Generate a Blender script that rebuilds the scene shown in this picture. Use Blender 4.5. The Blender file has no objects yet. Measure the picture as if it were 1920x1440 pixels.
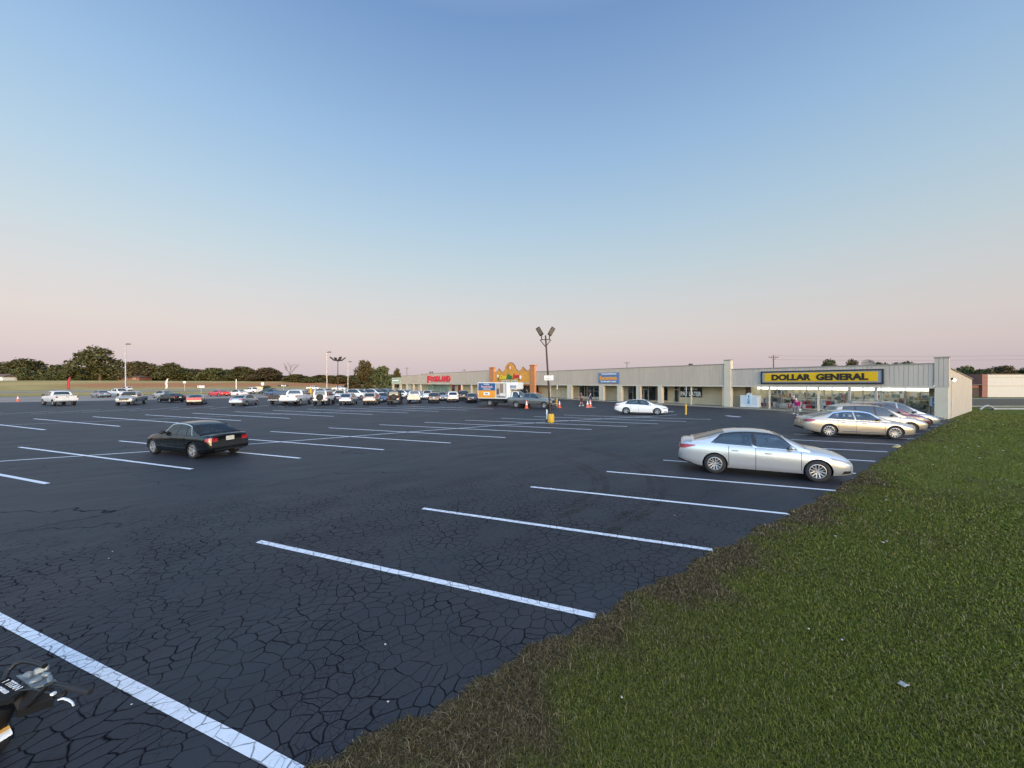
import bpy, bmesh, math, random
import numpy as np
from mathutils import Vector, Matrix
C = bpy.context.scene
COL = C.collection
R = math.radians
# ---------------------------------------------------------------- camera
EYE = 3.05
cam = bpy.data.objects.new('camera', bpy.data.cameras.new('camera'))
COL.objects.link(cam)
C.camera = cam
cam.data.sensor_width = 36
cam.data.lens = 13
cam.data.clip_start = 0.05
cam.data.clip_end = 9000
cam.location = (0, 0, EYE)
cam.rotation_euler = (R(90 - 0.165), 0, 0)
# ---------------------------------------------------------------- light
C.view_settings.view_transform = 'Standard'
C.view_settings.look = 'None'
C.view_settings.exposure = 0.0
C.view_settings.gamma = 1.0
C.render.engine = 'CYCLES'
C.cycles.use_denoising = True
C.cycles.denoising_prefilter = 'ACCURATE'
C.cycles.max_bounces = 6
C.cycles.transparent_max_bounces = 8

def lin(r, g, b):
    def f(c):
        c /= 255.0
        return c / 12.92 if c <= 0.04045 else ((c + 0.055) / 1.055) ** 2.4
    return (f(r), f(g), f(b), 1.0)

SUN_AZ = R(160)          # from +Y towards +X: behind the camera, to the right
SUN_EL = R(3.0)
world = bpy.data.worlds.new('World')
C.world = world
world.use_nodes = True

def build_world():
    nt = world.node_tree
    N = nt.nodes
    bg = N['Background']
    tc = N.new('ShaderNodeTexCoord')
    sep = N.new('ShaderNodeSeparateXYZ')
    nt.links.new(tc.outputs['Generated'], sep.inputs[0])

    def math_(op, a, b=None, clamp=False):
        m = N.new('ShaderNodeMath')
        m.operation = op
        m.use_clamp = clamp
        for i, v in enumerate((a, b)):
            if v is None:
                continue
            if isinstance(v, (int, float)):
                m.inputs[i].default_value = v
            else:
                nt.links.new(v, m.inputs[i])
        return m.outputs[0]
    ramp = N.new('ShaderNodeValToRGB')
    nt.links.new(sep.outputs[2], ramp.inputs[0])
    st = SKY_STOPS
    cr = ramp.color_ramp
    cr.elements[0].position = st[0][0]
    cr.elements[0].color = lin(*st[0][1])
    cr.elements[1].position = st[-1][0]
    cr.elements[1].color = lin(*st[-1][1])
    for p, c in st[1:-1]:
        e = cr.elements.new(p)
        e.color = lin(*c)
    # the antisolar side is a little pinker and brighter towards the left
    az = N.new('ShaderNodeMapRange')
    nt.links.new(sep.outputs[0], az.inputs[0])
    az.inputs[1].default_value = -0.75
    az.inputs[2].default_value = 0.8
    az.inputs[3].default_value = 1.0
    az.inputs[4].default_value = 0.0
    tint = N.new('ShaderNodeMix')
    tint.data_type = 'RGBA'
    nt.links.new(az.outputs[0], tint.inputs[0])
    tint.inputs[6].default_value = (0.88, 0.875, 0.88, 1)
    tint.inputs[7].default_value = (1.02, 1.0, 1.0, 1)
    mul = N.new('ShaderNodeMix')
    mul.data_type = 'RGBA'
    mul.blend_type = 'MULTIPLY'
    mul.inputs[0].default_value = 1.0
    nt.links.new(ramp.outputs[0], mul.inputs[6])
    nt.links.new(tint.outputs[2], mul.inputs[7])
    # the sunset half behind the camera: Nishita sky with the sun on the horizon
    sk = N.new('ShaderNodeTexSky')
    sk.sky_type = 'NISHITA'
    sk.sun_disc = False
    sk.sun_elevation = SUN_EL
    sk.sun_rotation = SUN_AZ
    sk.dust_density = 1.5
    sk.ozone_density = 2.0
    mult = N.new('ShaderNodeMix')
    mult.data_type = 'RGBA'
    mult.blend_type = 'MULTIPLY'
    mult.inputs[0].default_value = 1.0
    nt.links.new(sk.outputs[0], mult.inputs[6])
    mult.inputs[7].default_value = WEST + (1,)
    front = N.new('ShaderNodeMapRange')
    front.interpolation_type = 'SMOOTHSTEP'
    nt.links.new(sep.outputs[1], front.inputs[0])
    front.inputs[1].default_value = 0.15
    front.inputs[2].default_value = -0.6
    front.inputs[3].default_value = 0.0
    front.inputs[4].default_value = 1.0
    mix = N.new('ShaderNodeMix')
    mix.data_type = 'RGBA'
    nt.links.new(front.outputs[0], mix.inputs[0])
    nt.links.new(mul.outputs[2], mix.inputs[6])
    nt.links.new(mult.outputs[2], mix.inputs[7])
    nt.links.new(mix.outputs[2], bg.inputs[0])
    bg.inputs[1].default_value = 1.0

# sin(elevation) -> eastern dusk sky colour; highest stops made up, whitened to brighten the ground
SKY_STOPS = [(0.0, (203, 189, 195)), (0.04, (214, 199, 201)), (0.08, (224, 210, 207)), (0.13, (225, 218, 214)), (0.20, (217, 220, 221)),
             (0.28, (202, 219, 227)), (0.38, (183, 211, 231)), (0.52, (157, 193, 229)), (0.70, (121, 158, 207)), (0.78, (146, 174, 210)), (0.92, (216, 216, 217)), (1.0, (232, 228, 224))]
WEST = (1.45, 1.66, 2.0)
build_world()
sl = bpy.data.lights.new('sun', 'SUN')
sl.energy = 0.16
sl.angle = R(12)
sl.color = (1.0, 0.80, 0.60)
sun = bpy.data.objects.new('sun', sl)
COL.objects.link(sun)
_d = Vector((math.sin(SUN_AZ) * math.cos(R(11)), math.cos(SUN_AZ) * math.cos(R(11)), math.sin(R(11))))
sun.rotation_euler = (-_d).to_track_quat('-Z', 'Y').to_euler()
# ---------------------------------------------------------------- frames of reference
TH = R(55.4)
U = (math.sin(TH), math.cos(TH))       # along the lawn edge, away to the right
V = (-math.cos(TH), math.sin(TH))      # along the shop fronts, away to the left
def W(a, b, z=0.0):
    return Vector((a * U[0] + b * V[0], a * U[1] + b * V[1], z))
def gp(px, py):
    Y = 693.3 * EYE / (py - 718.0)
    return Vector(((px - 960.0) / 693.3 * Y, Y, 0))
def at_depth(px, py, Y):
    return Vector(((px - 960.0) / 693.3 * Y, Y, EYE - (py - 718.0) / 693.3 * Y))
def ab(p):
    return p.x * U[0] + p.y * U[1], p.x * V[0] + p.y * V[1]
CORNER_A, CORNER_B = 47.87, 4.74
def smooth(e0, e1, x):
    t = min(1, max(0, (x - e0) / (e1 - e0)))
    return t * t * (3 - 2 * t)
def terrain(x, y):
    a, b = ab(Vector((x, y, 0)))
    return -0.012 + 4.3 * smooth(195, 290, b)
# ---------------------------------------------------------------- helpers
def tag(o, label=None, cat=None, group=None, kind=None):
    if label: o['label'] = label
    if cat: o['category'] = cat
    if group: o['group'] = group
    if kind: o['kind'] = kind
    return o
def empty(name, loc=(0, 0, 0), rz=0, label=None, cat=None, group=None):
    o = bpy.data.objects.new(name, None)
    o.empty_display_size = 0.3
    COL.objects.link(o)
    o.location = loc
    o.rotation_euler = (0, 0, rz)
    return tag(o, label, cat, group)
def kids(o):
    return [c for c in KIDS.get(o.name, [])]
KIDS = {}
def link_child(c, p):
    c.parent = p
    KIDS.setdefault(p.name, []).append(c)
def copy_tree(o, parent=None):
    c = o.copy()
    COL.objects.link(c)
    if parent is not None:
        link_child(c, parent)
    for k in kids(o):
        copy_tree(k, c)
    return c

class MB:
    def __init__(s):
        s.v, s.f, s.m, s.mats = [], [], [], []
        s.cur = 0
        s.flat = False
    def use(s, mat):
        if mat not in s.mats:
            s.mats.append(mat)
        s.cur = s.mats.index(mat)
        return s
    def add(s, verts, faces, M=None):
        k = len(s.v)
        if M is not None:
            verts = [M @ Vector(p) for p in verts]
        s.v += [tuple(p) for p in verts]
        s.f += [tuple(k + i for i in f) for f in faces]
        s.m += [s.cur] * len(faces)
        return s
    def box(s, x0, x1, y0, y1, z0, z1, M=None):
        vs = [(x0, y0, z0), (x1, y0, z0), (x1, y1, z0), (x0, y1, z0), (x0, y0, z1), (x1, y0, z1), (x1, y1, z1), (x0, y1, z1)]
        return s.add(vs, [(3, 2, 1, 0), (4, 5, 6, 7), (0, 1, 5, 4), (1, 2, 6, 5), (2, 3, 7, 6), (3, 0, 4, 7)], M)
    def cbox(s, x0, x1, y0, y1, z0, z1, c=0.01, M=None):
        """box with chamfered edges"""
        c = min(c, (x1 - x0) * .45, (y1 - y0) * .45, (z1 - z0) * .45)
        b = bmesh.new()
        bmesh.ops.create_cube(b, size=1)
        for v in b.verts:
            v.co = Vector(((x0 + x1) / 2 + v.co.x * (x1 - x0), (y0 + y1) / 2 + v.co.y * (y1 - y0), (z0 + z1) / 2 + v.co.z * (z1 - z0)))
        bmesh.ops.bevel(b, geom=list(b.edges), offset=c, segments=1, affect='EDGES', profile=0.5)
        return s.bm(b, M)
    def bm(s, b, M=None):
        b.verts.index_update()
        vs = [v.co.copy() for v in b.verts]
        fs = [tuple(v.index for v in f.verts) for f in b.faces]
        b.free()
        return s.add(vs, fs, M)
    def tube(s, pts, r, n=8, cap=True, M=None):
        pts = [Vector(p) for p in pts]
        rs = r if isinstance(r, (list, tuple)) else [r] * len(pts)
        vs, fs = [], []
        up = None
        for i, p in enumerate(pts):
            t = (pts[min(i + 1, len(pts) - 1)] - pts[max(i - 1, 0)])
            if t.length < 1e-9:
                t = Vector((0, 0, 1))
            t.normalize()
            if up is None:
                up = Vector((0, 0, 1)) if abs(t.z) < 0.9 else Vector((1, 0, 0))
            a = t.cross(up).normalized()
            up = a.cross(t).normalized()
            for k in range(n):
                w = 2 * math.pi * k / n
                vs.append(p + (a * math.cos(w) + up * math.sin(w)) * rs[i])
        for i in range(len(pts) - 1):
            for k in range(n):
                k2 = (k + 1) % n
                fs.append((i * n + k, i * n + k2, (i + 1) * n + k2, (i + 1) * n + k))
        if cap:
            fs.append(tuple(reversed(range(n))))
            fs.append(tuple(range((len(pts) - 1) * n, len(pts) * n)))
        return s.add(vs, fs, M)
    def lathe(s, prof, n=16, M=None, closed=False):
        """prof: (r, z) around Z"""
        vs, fs = [], []
        for (r, z) in prof:
            for k in range(n):
                w = 2 * math.pi * k / n
                vs.append((r * math.cos(w), r * math.sin(w), z))
        m = len(prof)
        for i in range(m if closed else m - 1):
            i2 = (i + 1) % m
            for k in range(n):
                k2 = (k + 1) % n
                fs.append((i * n + k, i * n + k2, i2 * n + k2, i2 * n + k))
        if not closed:
            if prof[0][0] > 1e-6: fs.append(tuple(reversed(range(n))))
            if prof[-1][0] > 1e-6: fs.append(tuple(range((m - 1) * n, m * n)))
        return s.add(vs, fs, M)
    def ball(s, c, rx, ry, rz, M=None, seg=12, ring=8):
        b = bmesh.new()
        bmesh.ops.create_uvsphere(b, u_segments=seg, v_segments=ring, radius=1)
        for v in b.verts:
            v.co = Vector((c[0] + v.co.x * rx, c[1] + v.co.y * ry, c[2] + v.co.z * rz))
        return s.bm(b, M)
    def prism(s, poly, y0, y1, M=None):
        """polygon in (x, z) pulled along y"""
        n = len(poly)
        vs = [(p[0], y0, p[1]) for p in poly] + [(p[0], y1, p[1]) for p in poly]
        fs = [tuple(range(n)), tuple(reversed(range(n, 2 * n)))]
        fs += [(i, i + n, (i + 1) % n + n, (i + 1) % n) for i in range(n)]
        return s.add(vs, fs, M)
    def grid(s, P, M=None):
        """P[i][j] points"""
        ni, nj = len(P), len(P[0])
        vs = [p for row in P for p in row]
        fs = [(i * nj + j, (i + 1) * nj + j, (i + 1) * nj + j + 1, i * nj + j + 1) for i in range(ni - 1) for j in range(nj - 1)]
        return s.add(vs, fs, M)
    def build(s, name, mat=None, parent=None, smooth_angle=None, loc=None, fix=True):
        me = bpy.data.meshes.new(name)
        me.from_pydata(s.v, [], s.f)
        mats = s.mats if s.mats else [mat]
        for m in mats:
            me.materials.append(m)
        if len(mats) > 1:
            me.polygons.foreach_set('material_index', s.m)
        if fix and len(s.f) < 60000:
            b = bmesh.new()
            b.from_mesh(me)
            bmesh.ops.recalc_face_normals(b, faces=b.faces)
            b.to_mesh(me)
            b.free()
        if smooth_angle:
            me.polygons.foreach_set('use_smooth', [True] * len(me.polygons))
            me.set_sharp_from_angle(angle=R(smooth_angle))
        me.update()
        o = bpy.data.objects.new(name, me)
        COL.objects.link(o)
        if loc is not None:
            o.location = loc
        if parent is not None:
            link_child(o, parent)
        return o

def evaluated(o):
    bpy.context.view_layer.update()
    dg = bpy.context.evaluated_depsgraph_get()
    return bpy.data.meshes.new_from_object(o.evaluated_get(dg))

def text_mb(string, w, h, depth, mat, bold=0.02, shear=0.0, mb=None, M=None):
    """lettering standing in the x-z plane, face towards -y, fitted to w x h"""
    cu = bpy.data.curves.new('lettering', 'FONT')
    cu.body = string
    cu.size = 1.0
    cu.offset = bold
    cu.shear = shear
    cu.extrude = 0.05
    cu.resolution_u = 3
    o = bpy.data.objects.new('lettering', cu)
    COL.objects.link(o)
    me = evaluated(o)
    bpy.data.objects.remove(o)
    bpy.data.curves.remove(cu)
    P = np.empty(len(me.vertices) * 3)
    me.vertices.foreach_get('co', P)
    P = P.reshape(-1, 3)
    lo, hi = P.min(0), P.max(0)
    P = (P - lo) / np.maximum(hi - lo, 1e-6)
    vs = [(p[0] * w, -p[2] * depth, p[1] * h) for p in P]
    fs = [tuple(f.vertices) for f in me.polygons]
    bpy.data.meshes.remove(me)
    mb = mb or MB()
    mb.use(mat)
    return mb.add(vs, fs, M)

# ---------------------------------------------------------------- materials
def new_mat(name):
    m = bpy.data.materials.new(name)
    m.use_nodes = True
    return m, m.node_tree, m.node_tree.nodes['Principled BSDF']
def P(name, col, rough=0.6, metal=0.0, spec=0.5, coat=0.0, var=0.0, vscale=3.0, emit=0.0, bump=0.0, bscale=40.0, stretch=None, trans=0.0):
    m, nt, b = new_mat(name)
    col = tuple(col[:3]) + (1,)
    b.inputs['Base Color'].default_value = col
    b.inputs['Roughness'].default_value = rough
    b.inputs['Metallic'].default_value = metal
    b.inputs['Specular IOR Level'].default_value = spec
    if coat:
        b.inputs['Coat Weight'].default_value = coat
        b.inputs['Coat Roughness'].default_value = 0.03
    if trans:
        b.inputs['Transmission Weight'].default_value = trans
    if emit:
        b.inputs['Emission Color'].default_value = col
        b.inputs['Emission Strength'].default_value = emit
    if var or bump:
        g = nt.nodes.new('ShaderNodeTexCoord')
        n = nt.nodes.new('ShaderNodeTexNoise')
        n.inputs['Scale'].default_value = vscale
        n.inputs['Detail'].default_value = 6
        n.inputs['Roughness'].default_value = 0.65
        if stretch:
            mp = nt.nodes.new('ShaderNodeMapping')
            mp.inputs['Scale'].default_value = stretch
            nt.links.new(g.outputs['Object'], mp.inputs['Vector'])
            nt.links.new(mp.outputs[0], n.inputs['Vector'])
        else:
            nt.links.new(g.outputs['Object'], n.inputs['Vector'])
        if var:
            r = nt.nodes.new('ShaderNodeMapRange')
            r.inputs[1].default_value = 0.3
            r.inputs[2].default_value = 0.7
            r.inputs[3].default_value = 1 - var
            r.inputs[4].default_value = 1 + var
            nt.links.new(n.outputs[0], r.inputs[0])
            h = nt.nodes.new('ShaderNodeHueSaturation')
            h.inputs['Color'].default_value = col
            nt.links.new(r.outputs[0], h.inputs['Value'])
            nt.links.new(h.outputs[0], b.inputs['Base Color'])
        if bump:
            n2 = nt.nodes.new('ShaderNodeTexNoise')
            n2.inputs['Scale'].default_value = bscale
            n2.inputs['Detail'].default_value = 4
            nt.links.new(g.outputs['Object'], n2.inputs['Vector'])
            bp = nt.nodes.new('ShaderNodeBump')
            bp.inputs['Strength'].default_value = bump
            bp.inputs['Distance'].default_value = 0.02
            nt.links.new(n2.outputs[0], bp.inputs['Height'])
            nt.links.new(bp.outputs[0], b.inputs['Normal'])
    return m

class NG:
    """small helper for wiring shader nodes"""
    def __init__(s, nt): s.nt = nt
    def n(s, t, **kw):
        o = s.nt.nodes.new(t)
        for k, v in kw.items():
            setattr(o, k, v)
        return o
    def put(s, sock, v):
        if v is None: return
        if isinstance(v, bpy.types.NodeSocket): s.nt.links.new(v, sock)
        else: sock.default_value = v
    def m(s, op, a, b=None, clamp=False):
        o = s.n('ShaderNodeMath', operation=op, use_clamp=clamp)
        s.put(o.inputs[0], a); s.put(o.inputs[1], b)
        return o.outputs[0]
    def mr(s, v, a, b, c=0.0, d=1.0, ss=True):
        o = s.n('ShaderNodeMapRange', interpolation_type='SMOOTHSTEP' if ss else 'LINEAR')
        s.put(o.inputs[0], v)
        for i, q in enumerate((a, b, c, d)): o.inputs[i + 1].default_value = q
        return o.outputs[0]
    def noise(s, vec, scale, detail=5, rough=0.6, out=0):
        o = s.n('ShaderNodeTexNoise')
        s.put(o.inputs['Vector'], vec)
        o.inputs['Scale'].default_value = scale
        o.inputs['Detail'].default_value = detail
        o.inputs['Roughness'].default_value = rough
        return o.outputs[out]
    def mix(s, f, a, b, mode='MIX'):
        o = s.n('ShaderNodeMix', data_type='RGBA', blend_type=mode)
        s.put(o.inputs[0], f); s.put(o.inputs[6], a); s.put(o.inputs[7], b)
        return o.outputs[2]
    def vm(s, op, a, b=None, scale=None):
        o = s.n('ShaderNodeVectorMath', operation=op)
        s.put(o.inputs[0], a)
        if b is not None: s.put(o.inputs[1], b)
        if scale is not None: s.put(o.inputs['Scale'], scale)
        return o.outputs[0]
    def comb(s, x, y, z=0.0):
        o = s.n('ShaderNodeCombineXYZ')
        s.put(o.inputs[0], x); s.put(o.inputs[1], y); s.put(o.inputs[2], z)
        return o.outputs[0]

def ab_nodes(g):
    """lot coordinates (a along the lawn edge, b across it)"""
    geo = g.n('ShaderNodeNewGeometry')
    sp = g.n('ShaderNodeSeparateXYZ')
    g.put(sp.inputs[0], geo.outputs['Position'])
    a = g.m('ADD', g.m('MULTIPLY', sp.outputs[0], U[0]), g.m('MULTIPLY', sp.outputs[1], U[1]))
    b = g.m('ADD', g.m('MULTIPLY', sp.outputs[0], V[0]), g.m('MULTIPLY', sp.outputs[1], V[1]))
    return geo.outputs['Position'], a, b

def crack_nodes(g, pos, a, b):
    """0..1 crack mask of the alligatored near corner plus long meandering cracks"""
    w1 = g.vm('SCALE', g.vm('SUBTRACT', g.noise(pos, 1.1, 1.5, 0.5, 1), (0.5, 0.5, 0.5)), scale=0.5)
    w2 = g.vm('SCALE', g.vm('SUBTRACT', g.noise(pos, 8.0, 1.5, 0.5, 1), (0.5, 0.5, 0.5)), scale=0.06)
    p = g.vm('ADD', g.vm('ADD', g.comb(a, g.m('MULTIPLY', b, 1.25), 0.0), w1), w2)
    def vor(scale, width):
        v = g.n('ShaderNodeTexVoronoi', feature='DISTANCE_TO_EDGE', voronoi_dimensions='2D')
        g.put(v.inputs['Vector'], p)
        v.inputs['Scale'].default_value = scale
        wv = g.m('MULTIPLY', width, g.mr(g.noise(pos, 1.1, 3), 0.30, 0.66, 0.45, 1.5))
        return g.m('SUBTRACT', 1.0, g.m('DIVIDE', v.outputs['Distance'], wv), True)
    c1 = vor(5.0, 0.050)
    c2 = g.m('MULTIPLY', g.m('MULTIPLY', vor(10.5, 0.06), g.mr(g.noise(pos, 0.9, 3), 0.42, 0.6)), 0.6)
    da = g.m('SUBTRACT', a, -1.0)
    db = g.m('SUBTRACT', b, 5.5)
    d = g.m('SQRT', g.m('ADD', g.m('MULTIPLY', da, g.m('MULTIPLY', da, 0.45)), g.m('MULTIPLY', db, db)))
    d = g.m('ADD', d, g.m('MULTIPLY', g.m('SUBTRACT', g.noise(pos, 0.5, 3), 0.5), 5.0))
    near = g.m('MULTIPLY', g.mr(d, 4.2, 9.0, 1.0, 0.0), g.mr(g.noise(pos, 0.75, 4, 0.6), 0.34, 0.50, 0.25, 1.0))
    c = g.m('MULTIPLY', g.m('MAXIMUM', c1, c2), near)
    # long cracks over the rest of the lot
    w3 = g.vm('SCALE', g.vm('SUBTRACT', g.noise(pos, 0.5, 3, 0.55, 1), (0.5, 0.5, 0.5)), scale=1.5)
    v = g.n('ShaderNodeTexVoronoi', feature='DISTANCE_TO_EDGE', voronoi_dimensions='2D')
    g.put(v.inputs['Vector'], g.vm('ADD', g.comb(g.m('MULTIPLY', a, 0.35), b, 0.0), w3))
    v.inputs['Scale'].default_value = 0.34
    lc = g.m('SUBTRACT', 1.0, g.m('DIVIDE', v.outputs['Distance'], 0.0065), True)
    lc = g.m('MULTIPLY', lc, g.m('SUBTRACT', 1.0, g.mr(d, 4.0, 7.0, 0.9, 0.0)))
    lc = g.m('MULTIPLY', lc, g.mr(g.noise(pos, 0.22, 3), 0.40, 0.60, 0.0, 0.9))
    lc = g.m('MULTIPLY', lc, g.mr(b, 20, 30, 1.0, 0.25))
    lc = g.m('MULTIPLY', lc, g.mr(a, 6, 13, 1.0, 0.1))
    return g.m('MAXIMUM', c, lc), near

def asphalt_mat():
    m, nt, bs = new_mat('sealed asphalt')
    g = NG(nt)
    pos, a, b = ab_nodes(g)
    crack, near = crack_nodes(g, pos, a, b)
    big = g.noise(pos, 0.35, 4, 0.6)
    mid = g.noise(g.comb(g.m('MULTIPLY', a, 0.35), b, 3.0), 1.0, 5, 0.65)
    fine = g.noise(pos, 120.0, 3, 0.7)
    col = g.mix(g.mr(big, 0.38, 0.62), (0.028, 0.034, 0.043, 1), (0.035, 0.034, 0.042, 1))
    col = g.mix(g.mr(mid, 0.35, 0.7, 0.0, 0.55), col, (0.024, 0.027, 0.034, 1))
    # fresh, blacker seal coat towards the shops and the lawn side
    fresh = g.mr(g.m('SUBTRACT', a, g.m('MULTIPLY', b, 0.35)), -2.0, 12.0, 0.0, 0.5)
    col = g.mix(fresh, col, (0.017, 0.018, 0.024, 1))
    # sweeping tyre marks
    for (ca, cb, rad) in SKIDS:
        dx = g.m('SUBTRACT', a, ca); dy = g.m('SUBTRACT', b, cb)
        r = g.m('SQRT', g.m('ADD', g.m('MULTIPLY', dx, dx), g.m('MULTIPLY', dy, dy)))
        e = g.m('ABSOLUTE', g.m('SUBTRACT', r, rad))
        t = g.mr(e, 0.05, 0.16, 0.95, 0.0)
        t = g.m('MULTIPLY', t, g.mr(g.noise(pos, 1.7, 4), 0.35, 0.6))
        t = g.m('MULTIPLY', t, g.m('MULTIPLY', g.mr(dy, -0.3, 1.5, 1.0, 0.0), g.mr(dx, -1.5, 0.5)))
        col = g.mix(t, col, (0.004, 0.004, 0.005, 1))
    # ghost of an old painted line under the seal coat
    gl = g.m('ABSOLUTE', g.m('SUBTRACT', b, 10.9))
    gl = g.m('MULTIPLY', g.mr(gl, 0.03, 0.09, 0.5, 0.0), g.mr(g.noise(pos, 0.9, 4), 0.45, 0.62))
    col = g.mix(gl, col, (0.075, 0.078, 0.085, 1))
    dust = g.mr(g.noise(pos, 2.3, 8, 0.75), 0.58, 0.78, 0.0, 0.5)
    col = g.mix(dust, col, (0.050, 0.052, 0.058, 1))
    oil = g.m('MULTIPLY', g.mr(g.noise(pos, 1.15, 3, 0.55), 0.64, 0.72, 0.0, 0.75), g.mr(g.noise(pos, 0.12, 2), 0.42, 0.56))
    col = g.mix(oil, col, (0.008, 0.008, 0.010, 1))
    col = g.mix(g.mr(fine, 0.25, 0.75, 0.0, 0.35), col, (0.020, 0.021, 0.026, 1))
    col = g.mix(crack, col, (0.004, 0.004, 0.006, 1))
    nt.links.new(col, bs.inputs['Base Color'])
    rg = g.m('ADD', g.mr(mid, 0.3, 0.7, 0.58, 0.66), g.m('MULTIPLY', crack, 0.3))
    nt.links.new(rg, bs.inputs['Roughness'])
    nt.links.new(g.m('MULTIPLY', g.m('SUBTRACT', 1.0, crack), 0.36), bs.inputs['Specular IOR Level'])
    h = g.m('ADD', g.m('MULTIPLY', fine, 0.10), g.m('ADD', g.m('MULTIPLY', mid, 0.2), g.m('MULTIPLY', crack, -0.9)))
    bp = g.n('ShaderNodeBump')
    bp.inputs['Strength'].default_value = 0.55
    bp.inputs['Distance'].default_value = 0.012
    g.put(bp.inputs['Height'], h)
    nt.links.new(bp.outputs[0], bs.inputs['Normal'])
    return m

def paint_line_mat():
    m, nt, bs = new_mat('white road paint')
    g = NG(nt)
    pos, a, b = ab_nodes(g)
    crack, near = crack_nodes(g, pos, a, b)
    scuff = g.noise(pos, 7.0, 8, 0.75)
    col = g.mix(g.mr(scuff, 0.42, 0.75, 0.0, 0.45), (0.80, 0.82, 0.86, 1), (0.50, 0.52, 0.56, 1))
    col = g.mix(g.m('MULTIPLY', crack, 0.95), col, (0.04, 0.055, 0.065, 1))
    nt.links.new(col, bs.inputs['Base Color'])
    bs.inputs['Roughness'].default_value = 0.55
    bp = g.n('ShaderNodeBump')
    bp.inputs['Strength'].default_value = 0.5
    bp.inputs['Distance'].default_value = 0.01
    g.put(bp.inputs['Height'], g.m('SUBTRACT', g.m('MULTIPLY', g.noise(pos, 110, 3), 0.2), crack))
    nt.links.new(bp.outputs[0], bs.inputs['Normal'])
    return m

def ground_mat():
    m, nt, bs = new_mat('lawn soil and turf')
    g = NG(nt)
    pos, a, b = ab_nodes(g)
    n1 = g.noise(pos, 0.16, 5, 0.65)
    n2 = g.noise(pos, 1.1, 6, 0.7)
    n3 = g.noise(pos, 22.0, 4, 0.7)
    green = g.mix(g.mr(n2, 0.3, 0.7), (0.100, 0.115, 0.020, 1), (0.140, 0.155, 0.030, 1))
    dry = g.mix(n2, (0.135, 0.105, 0.050, 1), (0.095, 0.085, 0.036, 1))
    col = g.mix(g.mr(n1, 0.50, 0.66, 0.0, 0.75), green, dry)
    # rough grass and red earth beyond the highway
    far = g.mr(b, 110, 150)
    hay = g.mix(g.mr(g.noise(pos, 0.05, 5), 0.35, 0.65), (0.56, 0.39, 0.16, 1), (0.40, 0.31, 0.115, 1))
    col = g.mix(far, col, hay)
    red = g.m('MULTIPLY', g.mr(b, 218, 236), g.mr(b, 262, 250))
    red = g.m('MULTIPLY', red, g.mr(g.m('ADD', a, g.m('MULTIPLY', g.noise(pos, 0.03, 4), 40)), -52, -38))
    red = g.m('MULTIPLY', red, g.mr(g.noise(pos, 0.06, 5), 0.30, 0.42))
    col = g.mix(red, col, (0.50, 0.215, 0.10, 1))
    col = g.mix(g.mr(n3, 0.3, 0.8, 0.0, 0.28), col, (0.035, 0.034, 0.014, 1))
    nt.links.new(col, bs.inputs['Base Color'])
    bs.inputs['Roughness'].default_value = 0.95
    bs.inputs['Specular IOR Level'].default_value = 0.05
    bp = g.n('ShaderNodeBump')
    bp.inputs['Strength'].default_value = 0.8
    bp.inputs['Distance'].default_value = 0.05
    g.put(bp.inputs['Height'], g.m('ADD', n3, n2))
    nt.links.new(bp.outputs[0], bs.inputs['Normal'])
    return m

def blade_mat():
    m, nt, bs = new_mat('grass blades')
    g = NG(nt)
    at = g.n('ShaderNodeAttribute', attribute_name='tint')
    geo = g.n('ShaderNodeNewGeometry')
    pos = geo.outputs['Position']
    rnd = geo.outputs['Random Per Island']
    patch = g.noise(pos, 0.7, 4, 0.6)
    gr = g.n('ShaderNodeValToRGB')
    g.put(gr.inputs[0], rnd)
    e = gr.color_ramp.elements
    e[0].position, e[0].color = 0.0, (0.064, 0.072, 0.013, 1)
    e[1].position, e[1].color = 1.0, (0.20, 0.18, 0.055, 1)
    for p_, c_ in ((0.45, (0.116, 0.138, 0.018, 1)), (0.85, (0.176, 0.186, 0.032, 1)), (0.93, (0.25, 0.205, 0.11, 1))):
        q = gr.color_ramp.elements.new(p_); q.color = c_
    br = g.n('ShaderNodeValToRGB')
    g.put(br.inputs[0], rnd)
    e = br.color_ramp.elements
    e[0].position, e[0].color = 0.0, (0.048, 0.032, 0.015, 1)
    e[1].position, e[1].color = 1.0, (0.32, 0.25, 0.15, 1)
    for p_, c_ in ((0.4, (0.095, 0.066, 0.030, 1)), (0.75, (0.165, 0.115, 0.055, 1))):
        q = br.color_ramp.elements.new(p_); q.color = c_
    sp = g.n('ShaderNodeSeparateColor')
    g.put(sp.inputs[0], at.outputs['Color'])
    dead = g.m('ADD', sp.outputs[0], g.m('ADD', g.mr(patch, 0.52, 0.70, 0.0, 0.24), g.mr(g.noise(pos, 0.23, 4, 0.65), 0.50, 0.66, 0.0, 0.22)), True)
    col = g.mix(dead, gr.outputs[0], br.outputs[0])
    nt.links.new(col, bs.inputs['Base Color'])
    bs.inputs['Roughness'].default_value = 0.85
    bs.inputs['Specular IOR Level'].default_value = 0.10
    return m

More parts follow.
